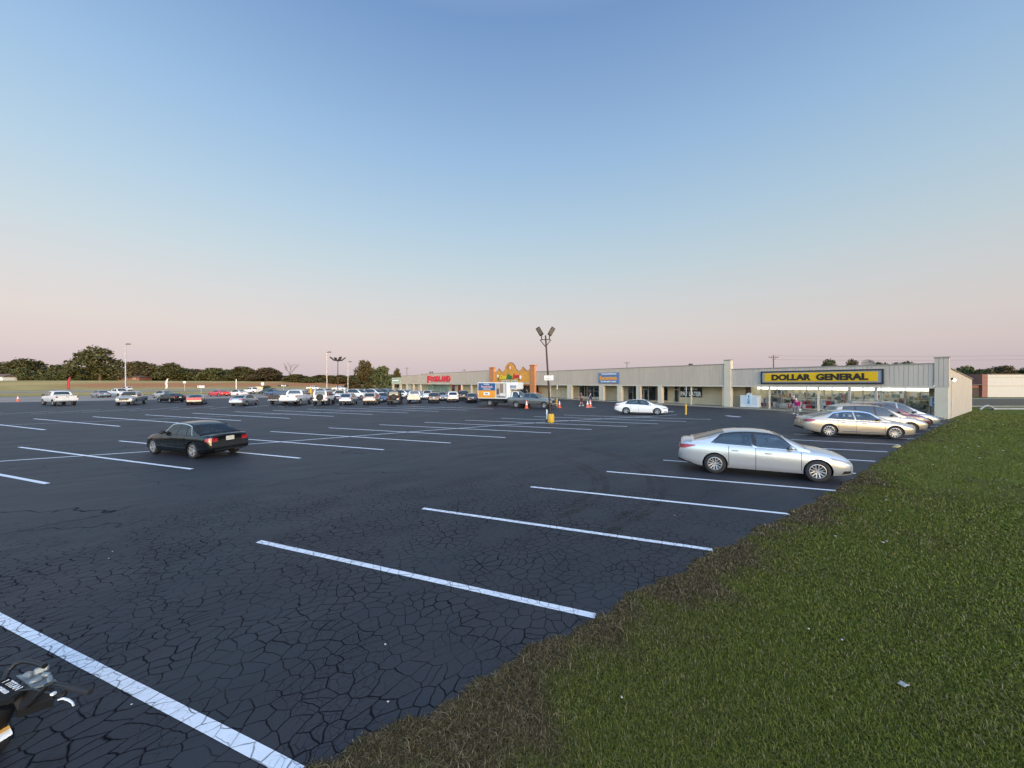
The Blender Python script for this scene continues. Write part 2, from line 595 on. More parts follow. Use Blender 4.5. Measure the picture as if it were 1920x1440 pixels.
def leaf_mat(name, dark, mid, light):
    m, nt, bs = new_mat(name)
    g = NG(nt)
    geo = g.n('ShaderNodeNewGeometry')
    oi = g.n('ShaderNodeObjectInfo')
    r = g.n('ShaderNodeValToRGB')
    g.put(r.inputs[0], geo.outputs['Random Per Island'])
    e = r.color_ramp.elements
    e[0].color = tuple(dark) + (1,)
    e[1].color = tuple(light) + (1,)
    q = r.color_ramp.elements.new(0.55); q.color = tuple(mid) + (1,)
    hs = g.n('ShaderNodeHueSaturation')
    g.put(hs.inputs['Color'], r.outputs[0])
    g.put(hs.inputs['Hue'], g.mr(oi.outputs['Random'], 0, 1, 0.47, 0.515, False))
    g.put(hs.inputs['Value'], g.mr(oi.outputs['Random'], 0, 1, 0.8, 1.25, False))
    nt.links.new(hs.outputs[0], bs.inputs['Base Color'])
    bs.inputs['Roughness'].default_value = 0.75
    bs.inputs['Specular IOR Level'].default_value = 0.2
    return m

def car_paint(name, col, metal=0.0, rough=0.32):
    m = P('car paint ' + name, col, rough, metal, 0.5, 1.0)
    return m

SKIDS = [(5.55, 10.91, 4.57), (5.55, 10.91, 4.25), (5.75, 12.05, 6.93), (5.75, 12.05, 6.62)]
M = {}
M['asphalt'] = asphalt_mat()
M['line'] = paint_line_mat()
M['ground'] = ground_mat()
M['blade'] = blade_mat()
M['old_asphalt'] = P('weathered asphalt', (0.34, 0.285, 0.24), 0.9, var=0.16, vscale=0.12, spec=0.08)
M['concrete'] = P('concrete', (0.34, 0.325, 0.295), 0.85, var=0.14, vscale=1.2, bump=0.2, spec=0.3)
M['kerb'] = P('kerb concrete', (0.29, 0.26, 0.20), 0.85, var=0.2, vscale=1.5, bump=0.2, spec=0.3)
M['rubber'] = P('tyre rubber', (0.018, 0.018, 0.019), 0.75)
M['black'] = P('black plastic', (0.012, 0.012, 0.013), 0.45)
M['dark'] = P('dark underbody', (0.006, 0.006, 0.006), 0.9, spec=0.1)
M['alloy'] = P('alloy wheel', (0.40, 0.40, 0.41), 0.42, 0.6)
M['bumper'] = P('satin bumper', (0.42, 0.42, 0.42), 0.4, 0.3)
M['chrome'] = P('chrome trim', (0.75, 0.75, 0.76), 0.12, 1.0)
M['glass'] = P('tinted car glass', (0.018, 0.026, 0.027), 0.03, 0.0, 0.9)
M['glass_light'] = P('clear car glass', (0.055, 0.075, 0.075), 0.04, 0.0, 0.9)
M['red_lens'] = P('red lamp lens', (0.34, 0.010, 0.016), 0.2, coat=.4)
M['red_glow'] = P('lit red lamp lens', (0.85, 0.035, 0.025), 0.2, emit=0.8)
M['lens'] = P('clear lamp lens', (0.26, 0.25, 0.24), 0.08, 0.3)
M['amber'] = P('amber lens', (0.75, 0.28, 0.03), 0.2)
M['plate'] = P('licence plate', (0.62, 0.58, 0.47), 0.5)
M['white'] = P('white plastic', (0.78, 0.78, 0.76), 0.5)
M['orange'] = P('traffic cone orange', (0.80, 0.13, 0.045), 0.5)
M['yellow'] = P('safety yellow', (0.62, 0.36, 0.03), 0.55, var=0.12, vscale=4)
PAINT = dict(
    silver=car_paint('silver', (0.52, 0.52, 0.52), 0.55, 0.30), black=P('car paint black', (0.004, 0.005, 0.005), 0.18, spec=.35, coat=.35),
    champagne=car_paint('champagne', (0.43, 0.37, 0.295), 0.5, 0.30), white=car_paint('white', (0.78, 0.77, 0.75)),
    grey=car_paint('grey', (0.115, 0.115, 0.115), 0.3), maroon=car_paint('maroon', (0.115, 0.012, 0.022), 0.2),
    midgrey=car_paint('mid grey', (0.26, 0.27, 0.28), 0.5),
    lightgrey=car_paint('light grey', (0.42, 0.44, 0.46), 0.5), red=car_paint('red', (0.55, 0.02, 0.03)),
    blue=car_paint('blue', (0.07, 0.12, 0.22), 0.3), slate=car_paint('slate', (0.22, 0.27, 0.31), 0.4),
    green=car_paint('dark green', (0.012, 0.035, 0.028), 0.2), tan=car_paint('tan', (0.44, 0.36, 0.29), 0.4),
    jet=P('car paint jet', (.008, .008, .008), .5, spec=.3),
    charcoal=car_paint('charcoal', (0.035, 0.037, 0.04), 0.3))
M['bark'] = P('tree bark', (0.11, 0.085, 0.065), 0.9, var=0.3, vscale=2.5)
M['bare_bark'] = P('grey bare branches', (0.17, 0.13, 0.11), 0.9, var=0.3, vscale=2.5)
M['leaf'] = leaf_mat('oak leaves', (0.033, 0.043, 0.017), (0.074, 0.086, 0.034), (0.135, 0.137, 0.060))
M['leaf_olive'] = leaf_mat('autumn olive leaves', (0.035, 0.034, 0.012), (0.080, 0.070, 0.024), (0.140, 0.115, 0.045))
M['leaf_brown'] = leaf_mat('rusty autumn leaves', (0.042, 0.039, 0.018), (0.085, 0.076, 0.034), (0.135, 0.118, 0.056))
# ---------------------------------------------------------------- vehicles
def car_pane():
    m, nt, b = new_mat('see through car glass')
    nt.nodes.remove(b)
    g = NG(nt)
    tr = g.n('ShaderNodeBsdfTransparent'); tr.inputs[0].default_value = (0.70, 0.78, 0.77, 1)
    gl = g.n('ShaderNodeBsdfGlossy'); gl.inputs['Roughness'].default_value = 0.02
    fr = g.n('ShaderNodeFresnel'); fr.inputs[0].default_value = 1.55
    mx = g.n('ShaderNodeMixShader')
    g.put(mx.inputs[0], g.m('ADD', fr.outputs[0], .05, True))
    nt.links.new(tr.outputs[0], mx.inputs[1]); nt.links.new(gl.outputs[0], mx.inputs[2])
    nt.links.new(mx.outputs[0], nt.nodes['Material Output'].inputs[0])
    return m
def interp(pts, x):
    """smooth (monotone cubic) interpolation of (x, y) points"""
    n = len(pts)
    if x <= pts[0][0]: return pts[0][1]
    if x >= pts[-1][0]: return pts[-1][1]
    for i in range(n - 1):
        if x <= pts[i + 1][0]:
            break
    def slope(k):
        if k <= 0: return (pts[1][1] - pts[0][1]) / (pts[1][0] - pts[0][0])
        if k >= n - 1: return (pts[-1][1] - pts[-2][1]) / (pts[-1][0] - pts[-2][0])
        a = (pts[k][1] - pts[k - 1][1]) / (pts[k][0] - pts[k - 1][0])
        b = (pts[k + 1][1] - pts[k][1]) / (pts[k + 1][0] - pts[k][0])
        if a * b <= 0: return 0.0
        return 2 * a * b / (a + b)
    x0, y0 = pts[i]
    x1, y1 = pts[i + 1]
    h = x1 - x0
    t = (x - x0) / h
    m0, m1 = slope(i) * h, slope(i + 1) * h
    return (2 * t**3 - 3 * t**2 + 1) * y0 + (t**3 - 2 * t**2 + t) * m0 + (-2 * t**3 + 3 * t**2) * y1 + (t**3 - t**2) * m1

def lerp(a, b, t): return a + (b - a) * t

class Shell:
    """a car body described by side-view curves; x runs from the rear bumper (0) to the nose (L)"""
    def __init__(s, sp):
        s.sp = sp
        s.L, s.Wd = sp['L'], sp['W']
        L = s.L
        s.plan = sp.get('plan') or [(0, .80), (.10, .90), (.35, .965), (.9, .99), (L * .5, 1.0), (L - 1.1, .985), (L - .55, .95), (L - .2, .88), (L - .06, .79), (L, .72)]
        s.rear_off = sp.get('rear_off') or [(0.2, .10), (.35, .02), (.55, 0), (.8, .05), (1.1, .11)]
        s.nose_off = sp.get('nose_off') or [(0.2, .10), (.32, .01), (.5, 0), (.66, .04), (.9, .16)]
    def w(s, x): return interp(s.plan, x) * s.Wd / 2
    def zs(s, x): return interp(s.sp['belt'], x)
    def zt(s, x): return max(interp(s.sp['top'], x), s.zs(x) + .004)
    def zb(s, x): return interp(s.sp['bot'], x)
    def zr(s, x): return interp(s.sp['roof'], x)
    def off(s, x, z):
        d = 0
        k = .6
        if x < k:
            d += interp(s.rear_off, z) * ((k - x) / k) ** 2
        if x > s.L - k:
            d -= interp(s.nose_off, z) * ((x - s.L + k) / k) ** 2
        return d
    def side_pts(s, x):
        w, b, t = s.w(x), s.zb(x), s.zs(x)
        h = t - b
        tb = s.sp.get('tuck', .93)
        return [(w * .955, b + .05), (w * .985, b + .05 + .10 * h), (w, b + .30 * h), (w, b + .58 * h), (w * .988, b + .76 * h), (w * .965, b + .90 * h), (w * tb, t)]
    def side_y(s, x, z):
        p = s.side_pts(x)
        if z <= p[0][1]: return p[0][0]
        for i in range(len(p) - 1):
            if z <= p[i + 1][1]:
                return lerp(p[i][0], p[i + 1][0], (z - p[i][1]) / max(1e-6, p[i + 1][1] - p[i][1]))
        return p[-1][0]
    def section(s, x):
        w, b, t, c = s.w(x), s.zb(x), s.zs(x), s.zt(x)
        tb = s.sp.get('tuck', .93)
        pts = [(0, b), (w * .80, b)] + s.side_pts(x) + [(w * (tb - .05), lerp(t, c, .42)), (w * .5, lerp(t, c, .86)), (0, c)]
        return pts
    # greenhouse
    def gw(s, x, z):
        base = s.w(x) * s.sp.get('tuck', .93) - .012
        z0 = s.zs(x)
        zt = s.sp['H']
        rw = s.sp['roofw']
        return lerp(base, min(rw, base), max(0.0, (z - z0) / (zt - z0)) ** 1.15)
    def crown(s, x):
        return s.sp.get('crown', .03) * min(1, (s.zr(x) - s.zs(x)) / .25)
    def roof_pt(s, x, t, up=0.0):
        z = s.zr(x)
        e = s.gw(x, z) - min(.05, .3 * max(0.0, z - s.zs(x)))
        dz = (s.zr(x + .02) - s.zr(x - .02)) / .04
        n = Vector((-dz, 0, 1)).normalized() * up
        cr = s.crown(x)
        return (x + n.x, t * e, z - cr + cr * (1 - t * t) + n.z)

def body_shell(s):
    sp = s.sp
    L = s.L
    xs = sorted(set([0, .03, .08, .15, .25, .4] + [round(.4 + i * (L - .8) / 44, 4) for i in range(45)] + [L - .25, L - .15, L - .08, L - .03, L]))
    mb = MB()
    rows = []
    for x in xs:
        h = s.section(x)
        pts = [(x + s.off(x, z), y, z) for (y, z) in h]
        pts += [(x + s.off(x, z), -y, z) for (y, z) in reversed(h[1:-1])]
        rows.append(pts)
    n = len(rows[0])
    vs = [p for r in rows for p in r]
    fs = []
    for i in range(len(rows) - 1):
        for j in range(n):
            j2 = (j + 1) % n
            fs.append((i * n + j, i * n + j2, (i + 1) * n + j2, (i + 1) * n + j))
    half = n // 2
    for base in (0, (len(rows) - 1) * n):
        for j in range(half):
            a, b = base + j, base + j + 1
            c, d = base + (n - j) % n, base + (n - j - 1) % n
            f = []
            for q in (a, b, d, c):
                if q not in f: f.append(q)
            if len(f) >= 3:
                fs.append(tuple(f) if base else tuple(reversed(f)))
    mb.add(vs, fs)
    return mb

def greenhouse(s, mb):
    sp = s.sp
    x0, x1 = sp['roof'][0][0], sp['roof'][-1][0]
    opn = sp.get('see_through')
    N = 120 if opn else 46
    ks = [k / 18 for k in range(1, 19)] if opn else (.25, .5, .75, 1)
    ts = [1, .95, .9, .87] + [.80 * (1 - k / 12) for k in range(13)] if opn else (1, .9, .75, .5, .25, 0)
    rows = []
    for i in range(N + 1):
        x = lerp(x0, x1, i / N)
        z = s.zr(x)
        b = s.zs(x) - .03
        z = max(z, b + .01)
        h = [(s.gw(x, b), b)]
        r = min(.06, .32 * max(0.0, z - s.zs(x)))
        for k in ks:
            zz = lerp(s.zs(x), z - r - s.crown(x), k)
            zz = max(zz, b + .002 * k)
            h.append((s.gw(x, zz), zz))
        for t in ts:
            q = s.roof_pt(x, t)
            h.append((q[1], max(q[2], b + .005)))
        rows.append([(x, y, zz) for (y, zz) in h] + [(x, -y, zz) for (y, zz) in reversed(h[:-1])])
    if opn:
        nj, ns = len(rows[0]), len(ks) + 1
        vs = [p for r in rows for p in r]
        fs = []
        for i in range(len(rows) - 1):
            for j in range(nj - 1):
                q = [rows[i][j], rows[i + 1][j], rows[i + 1][j + 1], rows[i][j + 1]]
                jj = min(j, nj - 2 - j)
                if jj < ns - 1:
                    if any(all(in_window(s, w_, p[0], p[2], .012) for p in q) for w_ in sp['side_windows']):
                        continue
                elif jj >= ns + 3:
                    if any(all(a + .02 < p[0] < b - .02 for p in q) for a, b in (sp['windshield'], sp['rear_glass'])):
                        continue
                fs.append((i * nj + j, (i + 1) * nj + j, (i + 1) * nj + j + 1, i * nj + j + 1))
        mb.add(vs, fs)
        return
    mb.grid(rows)
    for r in (rows[0], rows[-1]):
        mb.add(r, [tuple(range(len(r)))])

def in_window(s, w_, x, z, m):
    xb0, xb1, xt0, xt1 = w_
    zb = s.zs(x) + s.sp.get('win_bot', .025)
    zt = s.zr(x) - s.sp.get('win_top', .085)
    if not (zb + m < z < zt - m): return False
    def edge(xb, xt):
        b = s.zs(xb) + s.sp.get('win_bot', .025); t = max(b + .005, s.zr(xt) - s.sp.get('win_top', .085))
        return lerp(xb, xt, min(1, max(0, (z - b) / max(.01, t - b))))
    return edge(xb0, xt0) + m < x < edge(xb1, xt1) - m
def outline(s, w_, m, n=12):
    """the window outline moved inwards by m, as a closed run of (x, z)"""
    xb0, xb1, xt0, xt1 = w_[0] + m * 1.3, w_[1] - m * 1.3, w_[2] + m, w_[3] - m
    bot, top = [], []
    for k in range(n + 1):
        u = k / n
        xb, xt = lerp(xb0, xb1, u), lerp(xt0, xt1, u)
        b = s.zs(xb) + s.sp.get('win_bot', .025) + m
        bot.append((xb, b))
        top.append((xt, max(b + .004, s.zr(xt) - s.sp.get('win_top', .085) - m)))
    side = lambda a, b: [(lerp(a[0], b[0], v / 5), lerp(a[1], b[1], v / 5)) for v in range(1, 5)]
    return bot + side(bot[-1], top[-1]) + top[::-1] + side(top[0], bot[0])
def ring_patch(s, o1, o2, eps, sd):
    mb = MB()
    P1 = [(x, sd * (s.gw(x, z) + eps), z) for x, z in o1]
    P2 = [(x, sd * (s.gw(x, z) + eps), z) for x, z in o2]
    n = len(P1)
    return mb.add(P1 + P2, [(i, (i + 1) % n, n + (i + 1) % n, n + i) for i in range(n)])
def frit_patch(s, a, b, t, dx, dt, up):
    mb = MB()
    def loop(a_, b_, t_):
        n = 12
        q = [(lerp(a_, b_, k / n), -t_) for k in range(n)] + [(b_, lerp(-t_, t_, k / n)) for k in range(n)] + [(lerp(b_, a_, k / n), t_) for k in range(n)] + [(a_, lerp(t_, -t_, k / n)) for k in range(n)]
        return [s.roof_pt(x, tt, up) for x, tt in q]
    P1, P2 = loop(a, b, t), loop(a + dx, b - dx, t - dt)
    n = len(P1)
    return mb.add(P1 + P2, [(i, (i + 1) % n, n + (i + 1) % n, n + i) for i in range(n)])
def cabin(s, put, root):
    """seats, dashboard and steering wheel seen through the glass"""
    sp = s.sp
    x0, x1 = sp['rear_glass'][1], sp['windshield'][0]
    z0 = s.zs((x0 + x1) / 2) - .03
    H = sp['H']
    fl = MB()
    xs_ = [lerp(sp['roof'][0][0] + .12, sp['roof'][-1][0] - .10, k / 16) for k in range(17)]
    fl.grid([[(x, y * (s.gw(x, s.zs(x)) - .03), s.zt(x) + .006) for y in (-1, -.5, 0, .5, 1)] for x in xs_])
    put(fl, 'cabin_floor', M['black'])
    L = x1 - x0
    for y in (-.36, .36):
        st_ = MB()
        xs0 = lerp(x0, x1, .50)
        D = Matrix.Translation((xs0, y, z0)) @ Matrix.Rotation(R(-14), 4, 'Y')
        st_.cbox(-.07, .07, -.22, .22, -.02, .16, .05, D)
        st_.cbox(-.05, .05, -.12, .12, .19, .33, .04, D)
        put(st_, 'front_seat', M['seat'], 40)
    rb = MB()
    D = Matrix.Translation((lerp(x0, x1, -.10), 0, z0 + .02)) @ Matrix.Rotation(R(-20), 4, 'Y')
    rb.cbox(-.06, .06, -.58, .58, -.02, .12, .05, D)
    for y in (-.36, .36): rb.cbox(-.045, .045, -.12, .12, .13, .24, .035, D)
    put(rb, 'rear_seat', M['seat'], 40)
    wh = MB()
    c = Vector((lerp(x0, x1, .98), .36, z0 + .05))
    a_ = Vector((-.35, 0, .94)).normalized()
    wh.tube([c + Vector((.0, math.cos(k * math.pi / 9) * .18, 0)) + a_ * math.sin(k * math.pi / 9) * .18 for k in range(19)], .016, 6)
    put(wh, 'steering_wheel', M['black'], 40)
def cut(o, cutter):
    md = o.modifiers.new('cut', 'BOOLEAN')
    md.operation = 'DIFFERENCE'
    md.solver = 'EXACT'
    md.material_mode = 'TRANSFER'
    md.object = cutter
    me = evaluated(o)
    old = o.data
    o.modifiers.clear()
    o.data = me
    me.name = old.name
    bpy.data.meshes.remove(old)
    cm = cutter.data
    bpy.data.objects.remove(cutter)
    bpy.data.meshes.remove(cm)

def wheel_meshes(R_, wt, spokes, rimk=.66, style=0, dark_rim=False):
    """tyre and rim around the y axis, outer face towards +y"""
    T = Matrix.Rotation(R(-90), 4, 'X')
    ty = MB()
    r0, r1 = R_ * rimk, R_
    h = wt / 2
    ty.lathe([(r0, -h * .8), (r0 + .02, -h), (r1 - .035, -h), (r1 - .01, -h * .86), (r1, -h * .6), (r1, h * .6), (r1 - .01, h * .86), (r1 - .035, h), (r0 + .02, h), (r0, h * .8)], 28, T, closed=True)
    rm = MB()
    face = h * .78
    mat = M['black'] if dark_rim else M['alloy']
    rm.use(M['dark'])
    rm.lathe([(0, -h * .4), (r0 * .97, -h * .4), (r0 * .97, -h * .38), (0, -h * .38)], 20, T)
    rm.use(mat)
    rm.lathe([(r0, -h * .7), (r0 + .004, face), (r0 - .022, face + .006), (r0 - .030, face - .02), (r0 - .034, -h * .7)], 28, T, closed=True)
    rm.lathe([(0, face - .012), (r0 * .20, face - .012), (r0 * .24, face - .03), (r0 * .24, face - .05), (0, face - .05)], 14, T)
    for k in range(spokes):
        w = 2 * math.pi * (k + .25) / spokes
        D = T @ Matrix.Rotation(w, 4, 'Z')
        hw = r0 * (1.15 / spokes) if style == 0 else r0 * (1.9 / spokes)
        a, b = hw * .8, hw * .62
        rin, rout = r0 * .16, r0 - .02
        if style == 2:   # pairs of thin spokes
            for sg in (-1, 1):
                o1, o2 = sg * hw * .30, sg * hw * .72
                vs = [(rin, o1 - .018, face - .03), (rin, o1 + .018, face - .03), (rout, o2 + .016, face - .004), (rout, o2 - .016, face - .004),
                      (rin, o1 - .018, face - .06), (rin, o1 + .018, face - .06), (rout, o2 + .016, face - .04), (rout, o2 - .016, face - .04)]
                rm.add(vs, [(0, 1, 2, 3), (4, 7, 6, 5), (0, 4, 5, 1), (1, 5, 6, 2), (2, 6, 7, 3), (3, 7, 4, 0)], D)
        else:
            vs = [(rin, -a, face - .03), (rin, a, face - .03), (rout, b, face - .004), (rout, -b, face - .004),
                  (rin, -a, face - .06), (rin, a, face - .06), (rout, b, face - .04), (rout, -b, face - .04)]
            rm.add(vs, [(0, 1, 2, 3), (4, 7, 6, 5), (0, 4, 5, 1), (1, 5, 6, 2), (2, 6, 7, 3), (3, 7, 4, 0)], D)
    return ty, rm

def side_patch(s, bot, top, surf, eps, nx=10, nz=4, side=1, mb=None):
    """a panel lying on the side of the body between two (x, z) polylines"""
    def along(poly, u):
        if len(poly) == 1: return poly[0]
        k = u * (len(poly) - 1)
        i = min(int(k), len(poly) - 2)
        return (lerp(poly[i][0], poly[i + 1][0], k - i), lerp(poly[i][1], poly[i + 1][1], k - i))
    mb = mb or MB()
    P_ = []
    for i in range(nx + 1):
        b, t = along(bot, i / nx), along(top, i / nx)
        row = []
        for j in range(nz + 1):
            x, z = lerp(b[0], t[0], j / nz), lerp(b[1], t[1], j / nz)
            y = (s.gw(x, z) if surf == 'glass' else s.side_y(x, z)) + eps
            row.append((x + (s.off(x, z) if surf != 'glass' else 0), y * side, z))
        P_.append(row)
    return mb.grid(P_)

def end_patch(s, rear, y0, y1, z0, z1, eps, mb=None, ny=6, nz=3, skew=0.0):
    """a panel on the rear or nose face"""
    mb = mb or MB()
    x = 0.0 if rear else s.L
    sg = -1 if rear else 1
    P_ = []
    for i in range(ny + 1):
        row = []
        for j in range(nz + 1):
            y, z = lerp(y0, y1, i / ny), lerp(z0, z1, j / nz) + skew * i / ny
            row.append((x + s.off(x, z) + sg * eps, y, z))
        P_.append(row)
    return mb.grid(P_)

def roof_patch(s, x0, x1, t0, t1, up, nx=10, nt=8, bow=0.0):
    mb = MB()
    P_ = []
    for i in range(nx + 1):
        row = []
        for j in range(nt + 1):
            t = lerp(t0, t1, j / nt)
            x = lerp(x0, x1, i / nx)
            row.append(s.roof_pt(x, t, up))
        P_.append(row)
    return mb.grid(P_)

def make_vehicle(name, cat, sp):
    """builds a vehicle centred on its length at the origin, nose towards +x; returns its Empty"""
    s = Shell(sp)
    L = s.L
    root = empty(name)
    tag(root, None, cat)
    dx = -L / 2
    def put(mb, nm, mat, sm=35, parent=None):
        mb.v = [(p[0] + dx, p[1], p[2]) for p in mb.v]
        return mb.build(nm, mat, parent or root, sm)
    paint = PAINT['white']
    # body
    mb = body_shell(s)
    mb.v = [(p[0] + dx, p[1], p[2]) for p in mb.v]
    body = mb.build('body', paint, root)
    xr, xf, Rw, wt = sp['rear_axle'], sp['front_axle'], sp['wheel'], sp.get('tyre', .22)
    cm = MB()
    T = Matrix.Rotation(R(-90), 4, 'X')
    ar = sp.get('arch', 1.13) * Rw
    for ax in (xr, xf):
        for sd in (-1, 1):
            hw = s.w(ax)
            y0, y1 = hw - wt - .10, hw + .2
            cm.lathe([(ar, y0), (ar, y1)], 28, Matrix.Translation((ax + dx, 0, Rw)) @ (T if sd > 0 else Matrix.Rotation(R(90), 4, 'X')))
    ct = cm.build('cutter', M['dark'])
    cut(body, ct)
    if 'bed' in sp:
        bx0, bx1, bz = sp['bed']
        hw = s.w((bx0 + bx1) / 2) * s.sp.get('tuck', .93) - .07
        c2 = MB().box(bx0 + dx, bx1 + dx, -hw, hw, bz, 2.5).build('cutter', M['black'])
        cut(body, c2)
    g = MB()
    greenhouse(s, g)
    g.v = [(p[0] + dx, p[1], p[2]) for p in g.v]
    go = g.build('cab', paint)
    b = bmesh.new()
    b.from_mesh(body.data)
    b.from_mesh(go.data)
    b.to_mesh(body.data)
    b.free()
    gm = go.data
    bpy.data.objects.remove(go)
    bpy.data.meshes.remove(gm)
    body.data.polygons.foreach_set('use_smooth', [True] * len(body.data.polygons))
    body.data.set_sharp_from_angle(angle=R(28))
    # glass
    gl = M[sp.get('glass', 'glass')]
    for (xb0, xb1, xt0, xt1) in sp['side_windows']:
        mrg = sp.get('win_top', .085)
        lift = sp.get('win_bot', .025)
        bot, top = [], []
        for k in range(9):
            u = k / 8
            xb, xt = lerp(xb0, xb1, u), lerp(xt0, xt1, u)
            zb = s.zs(xb) + lift
            bot.append((xb, zb))
            top.append((xt, max(zb + .005, s.zr(xt) - mrg)))
        for sd in (1, -1):
            w_ = put(side_patch(s, bot, top, 'glass', .006, 12, 5, sd), 'side_window', gl)
            if sp.get('see_through'):
                wn = (xb0, xb1, xt0, xt1)
                put(ring_patch(s, outline(s, wn, -.05 if not sp.get('trim') or sp['trim'] == 'black' else -.012), outline(s, wn, .042), .003, sd), 'window_surround', M['black'])
    if sp.get('see_through') and sp.get('trim') == 'chrome':
        ws = sp['side_windows']
        wn = (ws[0][0], ws[-1][1], ws[0][2], ws[-1][3])
        for sd in (1, -1):
            put(ring_patch(s, outline(s, wn, -.045, 24), outline(s, wn, -.010, 24), .004, sd), 'window_trim', M['chrome'])
    if sp.get('see_through'):
        for a, b_ in (sp['windshield'], sp['rear_glass']):
            put(frit_patch(s, a, b_, .885, .05, .085, .004), 'glass_border', M['black'])
        cabin(s, put, root)
    if sp.get('trim') and not sp.get('see_through'):
        ws = sp['side_windows']
        for e, mt, ep, nm in ((.042, M[sp['trim']], .0015, 'window_trim'), (.012, M['black'], .0035, 'window_surround'))[:2 if sp['trim'] != 'black' else 1]:
            xa, xb, xc, xd = ws[0][0] - e * 1.6, ws[-1][1] + e * 1.6, ws[0][2] - e, ws[-1][3] + e
            b2 = [(lerp(xa, xb, k / 16), s.zs(lerp(xa, xb, k / 16)) + sp.get('win_bot', .025) - e * .7) for k in range(17)]
            t2 = [(lerp(xc, xd, k / 16), max(s.zs(lerp(xc, xd, k / 16)) + .03, s.zr(lerp(xc, xd, k / 16)) - sp.get('win_top', .085) + e * .7)) for k in range(17)]
            for sd in (1, -1):
                put(side_patch(s, b2, t2, 'glass', ep, 20, 5, sd), nm, mt)
    a, b_ = sp['windshield']
    put(roof_patch(s, a, b_, -.87, .87, .007), 'windshield', gl)
    a, b_ = sp['rear_glass']
    put(roof_patch(s, a, b_, -.84, .84, .007), 'rear_window', gl)
    # lamps
    for sd in (1, -1):
        if 'tail' in sp:
            (bt, tp, ye, z0, z1) = sp['tail']
            mbt = side_patch(s, bt, tp, 'body', .006, 8, 3, sd)
            if ye is not None:
                wE = s.side_y(0, (z0 + z1) / 2)
                end_patch(s, True, sd * ye, sd * (wE + .003), z0, z1, .006, mbt)
            put(mbt, 'tail_lamp', M[sp.get('tail_mat', 'red_lens')])
        if 'head' in sp:
            (bt, tp, ye, z0, z1) = sp['head']
            mbt = side_patch(s, bt, tp, 'body', .006, 8, 3, sd)
            if ye is not None:
                wE = s.side_y(L, (z0 + z1) / 2)
                end_patch(s, False, sd * ye, sd * (wE + .003), z0, z1, .006, mbt)
            put(mbt, 'headlight', M['lens'])
    for (nm, rear, y0, y1, z0, z1, mt, ep) in sp.get('ends', []):
        put(end_patch(s, rear, y0, y1, z0, z1, ep), nm, M[mt] if isinstance(mt, str) else mt)
    for (nm, bt, tp, mt, ep) in sp.get('sides', []):
        for sd in (1, -1):
            put(side_patch(s, bt, tp, 'body', ep, 14, 2, sd), nm, M[mt])
    # door seams and handles
    if sp.get('detail', True):
        for (x, za, zb_) in sp.get('seams', []):
            for sd in (1, -1):
                put(side_patch(s, [(x - .007, za), (x + .007, za)], [(x - .007 + sp.get('seam_lean', .0), zb_), (x + .007 + sp.get('seam_lean', .0), zb_)], 'body', .003, 1, 8, sd), 'door_seam', M['dark'])
        for (x, z) in sp.get('handles', []):
            for sd in (1, -1):
                y = s.side_y(x, z)
                hb = MB().cbox(x - .10, x + .10, min(sd * (y - .01), sd * (y + .035)), max(sd * (y - .01), sd * (y + .035)), z - .018, z + .018, .012)
                put(hb, 'door_handle', paint if not sp.get('chrome_handles') else M['chrome'])
    # mirrors
    mx = sp['mirror']
    for sd in (1, -1):
        z = s.zs(mx) + .10
        y = s.gw(mx, z)
        k = sp.get('mirror_size', 1.0)
        mm = MB()
        mm.ball((mx + .02, sd * (y + .13 * k), z + .01), .075 * k, .115 * k, .075 * k, seg=14, ring=10)
        mm.cbox(mx - .03, mx + .04, min(sd * (y - .02), sd * (y + .07)), max(sd * (y - .02), sd * (y + .07)), z - .05, z, .01)
        put(mm, 'mirror', paint if not sp.get('black_mirror') else M['black'])
    # wheels
    ty, rm = wheel_meshes(Rw, wt, sp.get('spokes', 5), sp.get('rimk', .66), sp.get('rim_style', 0), sp.get('dark_rim', False))
    t0 = r0 = None
    for ax in (xr, xf):
        for sd in (-1, 1):
            y = sd * (s.w(ax) - wt / 2 - sp.get('inset', .02))
            if t0 is None:
                t0 = ty.build('wheel', M['rubber'], None, 40)
                r0 = rm.build('rim', None, None, 30)
                w_, q = t0, r0
            else:
                w_, q = t0.copy(), r0.copy()
                COL.objects.link(w_); COL.objects.link(q)
            link_child(w_, root)
            link_child(q, w_)
            w_.location = (ax + dx, y, Rw)
            w_.rotation_euler = (0, 0.35 * ax, 0 if sd > 0 else math.pi)
    for fn in sp.get('extra', []):
        fn(s, put, root)
    return root

def repaint(root, col):
    """one paint for the whole vehicle; the painted parts take it as an object-level material"""
    for o in [root] + [c for c in kids(root)]:
        for k in kids(o) if o is not root else []:
            pass
        if o.type == 'MESH':
            for sl_ in o.material_slots:
                if sl_.material and sl_.material.name.startswith('car paint'):
                    sl_.link = 'OBJECT'
                    sl_.material = col

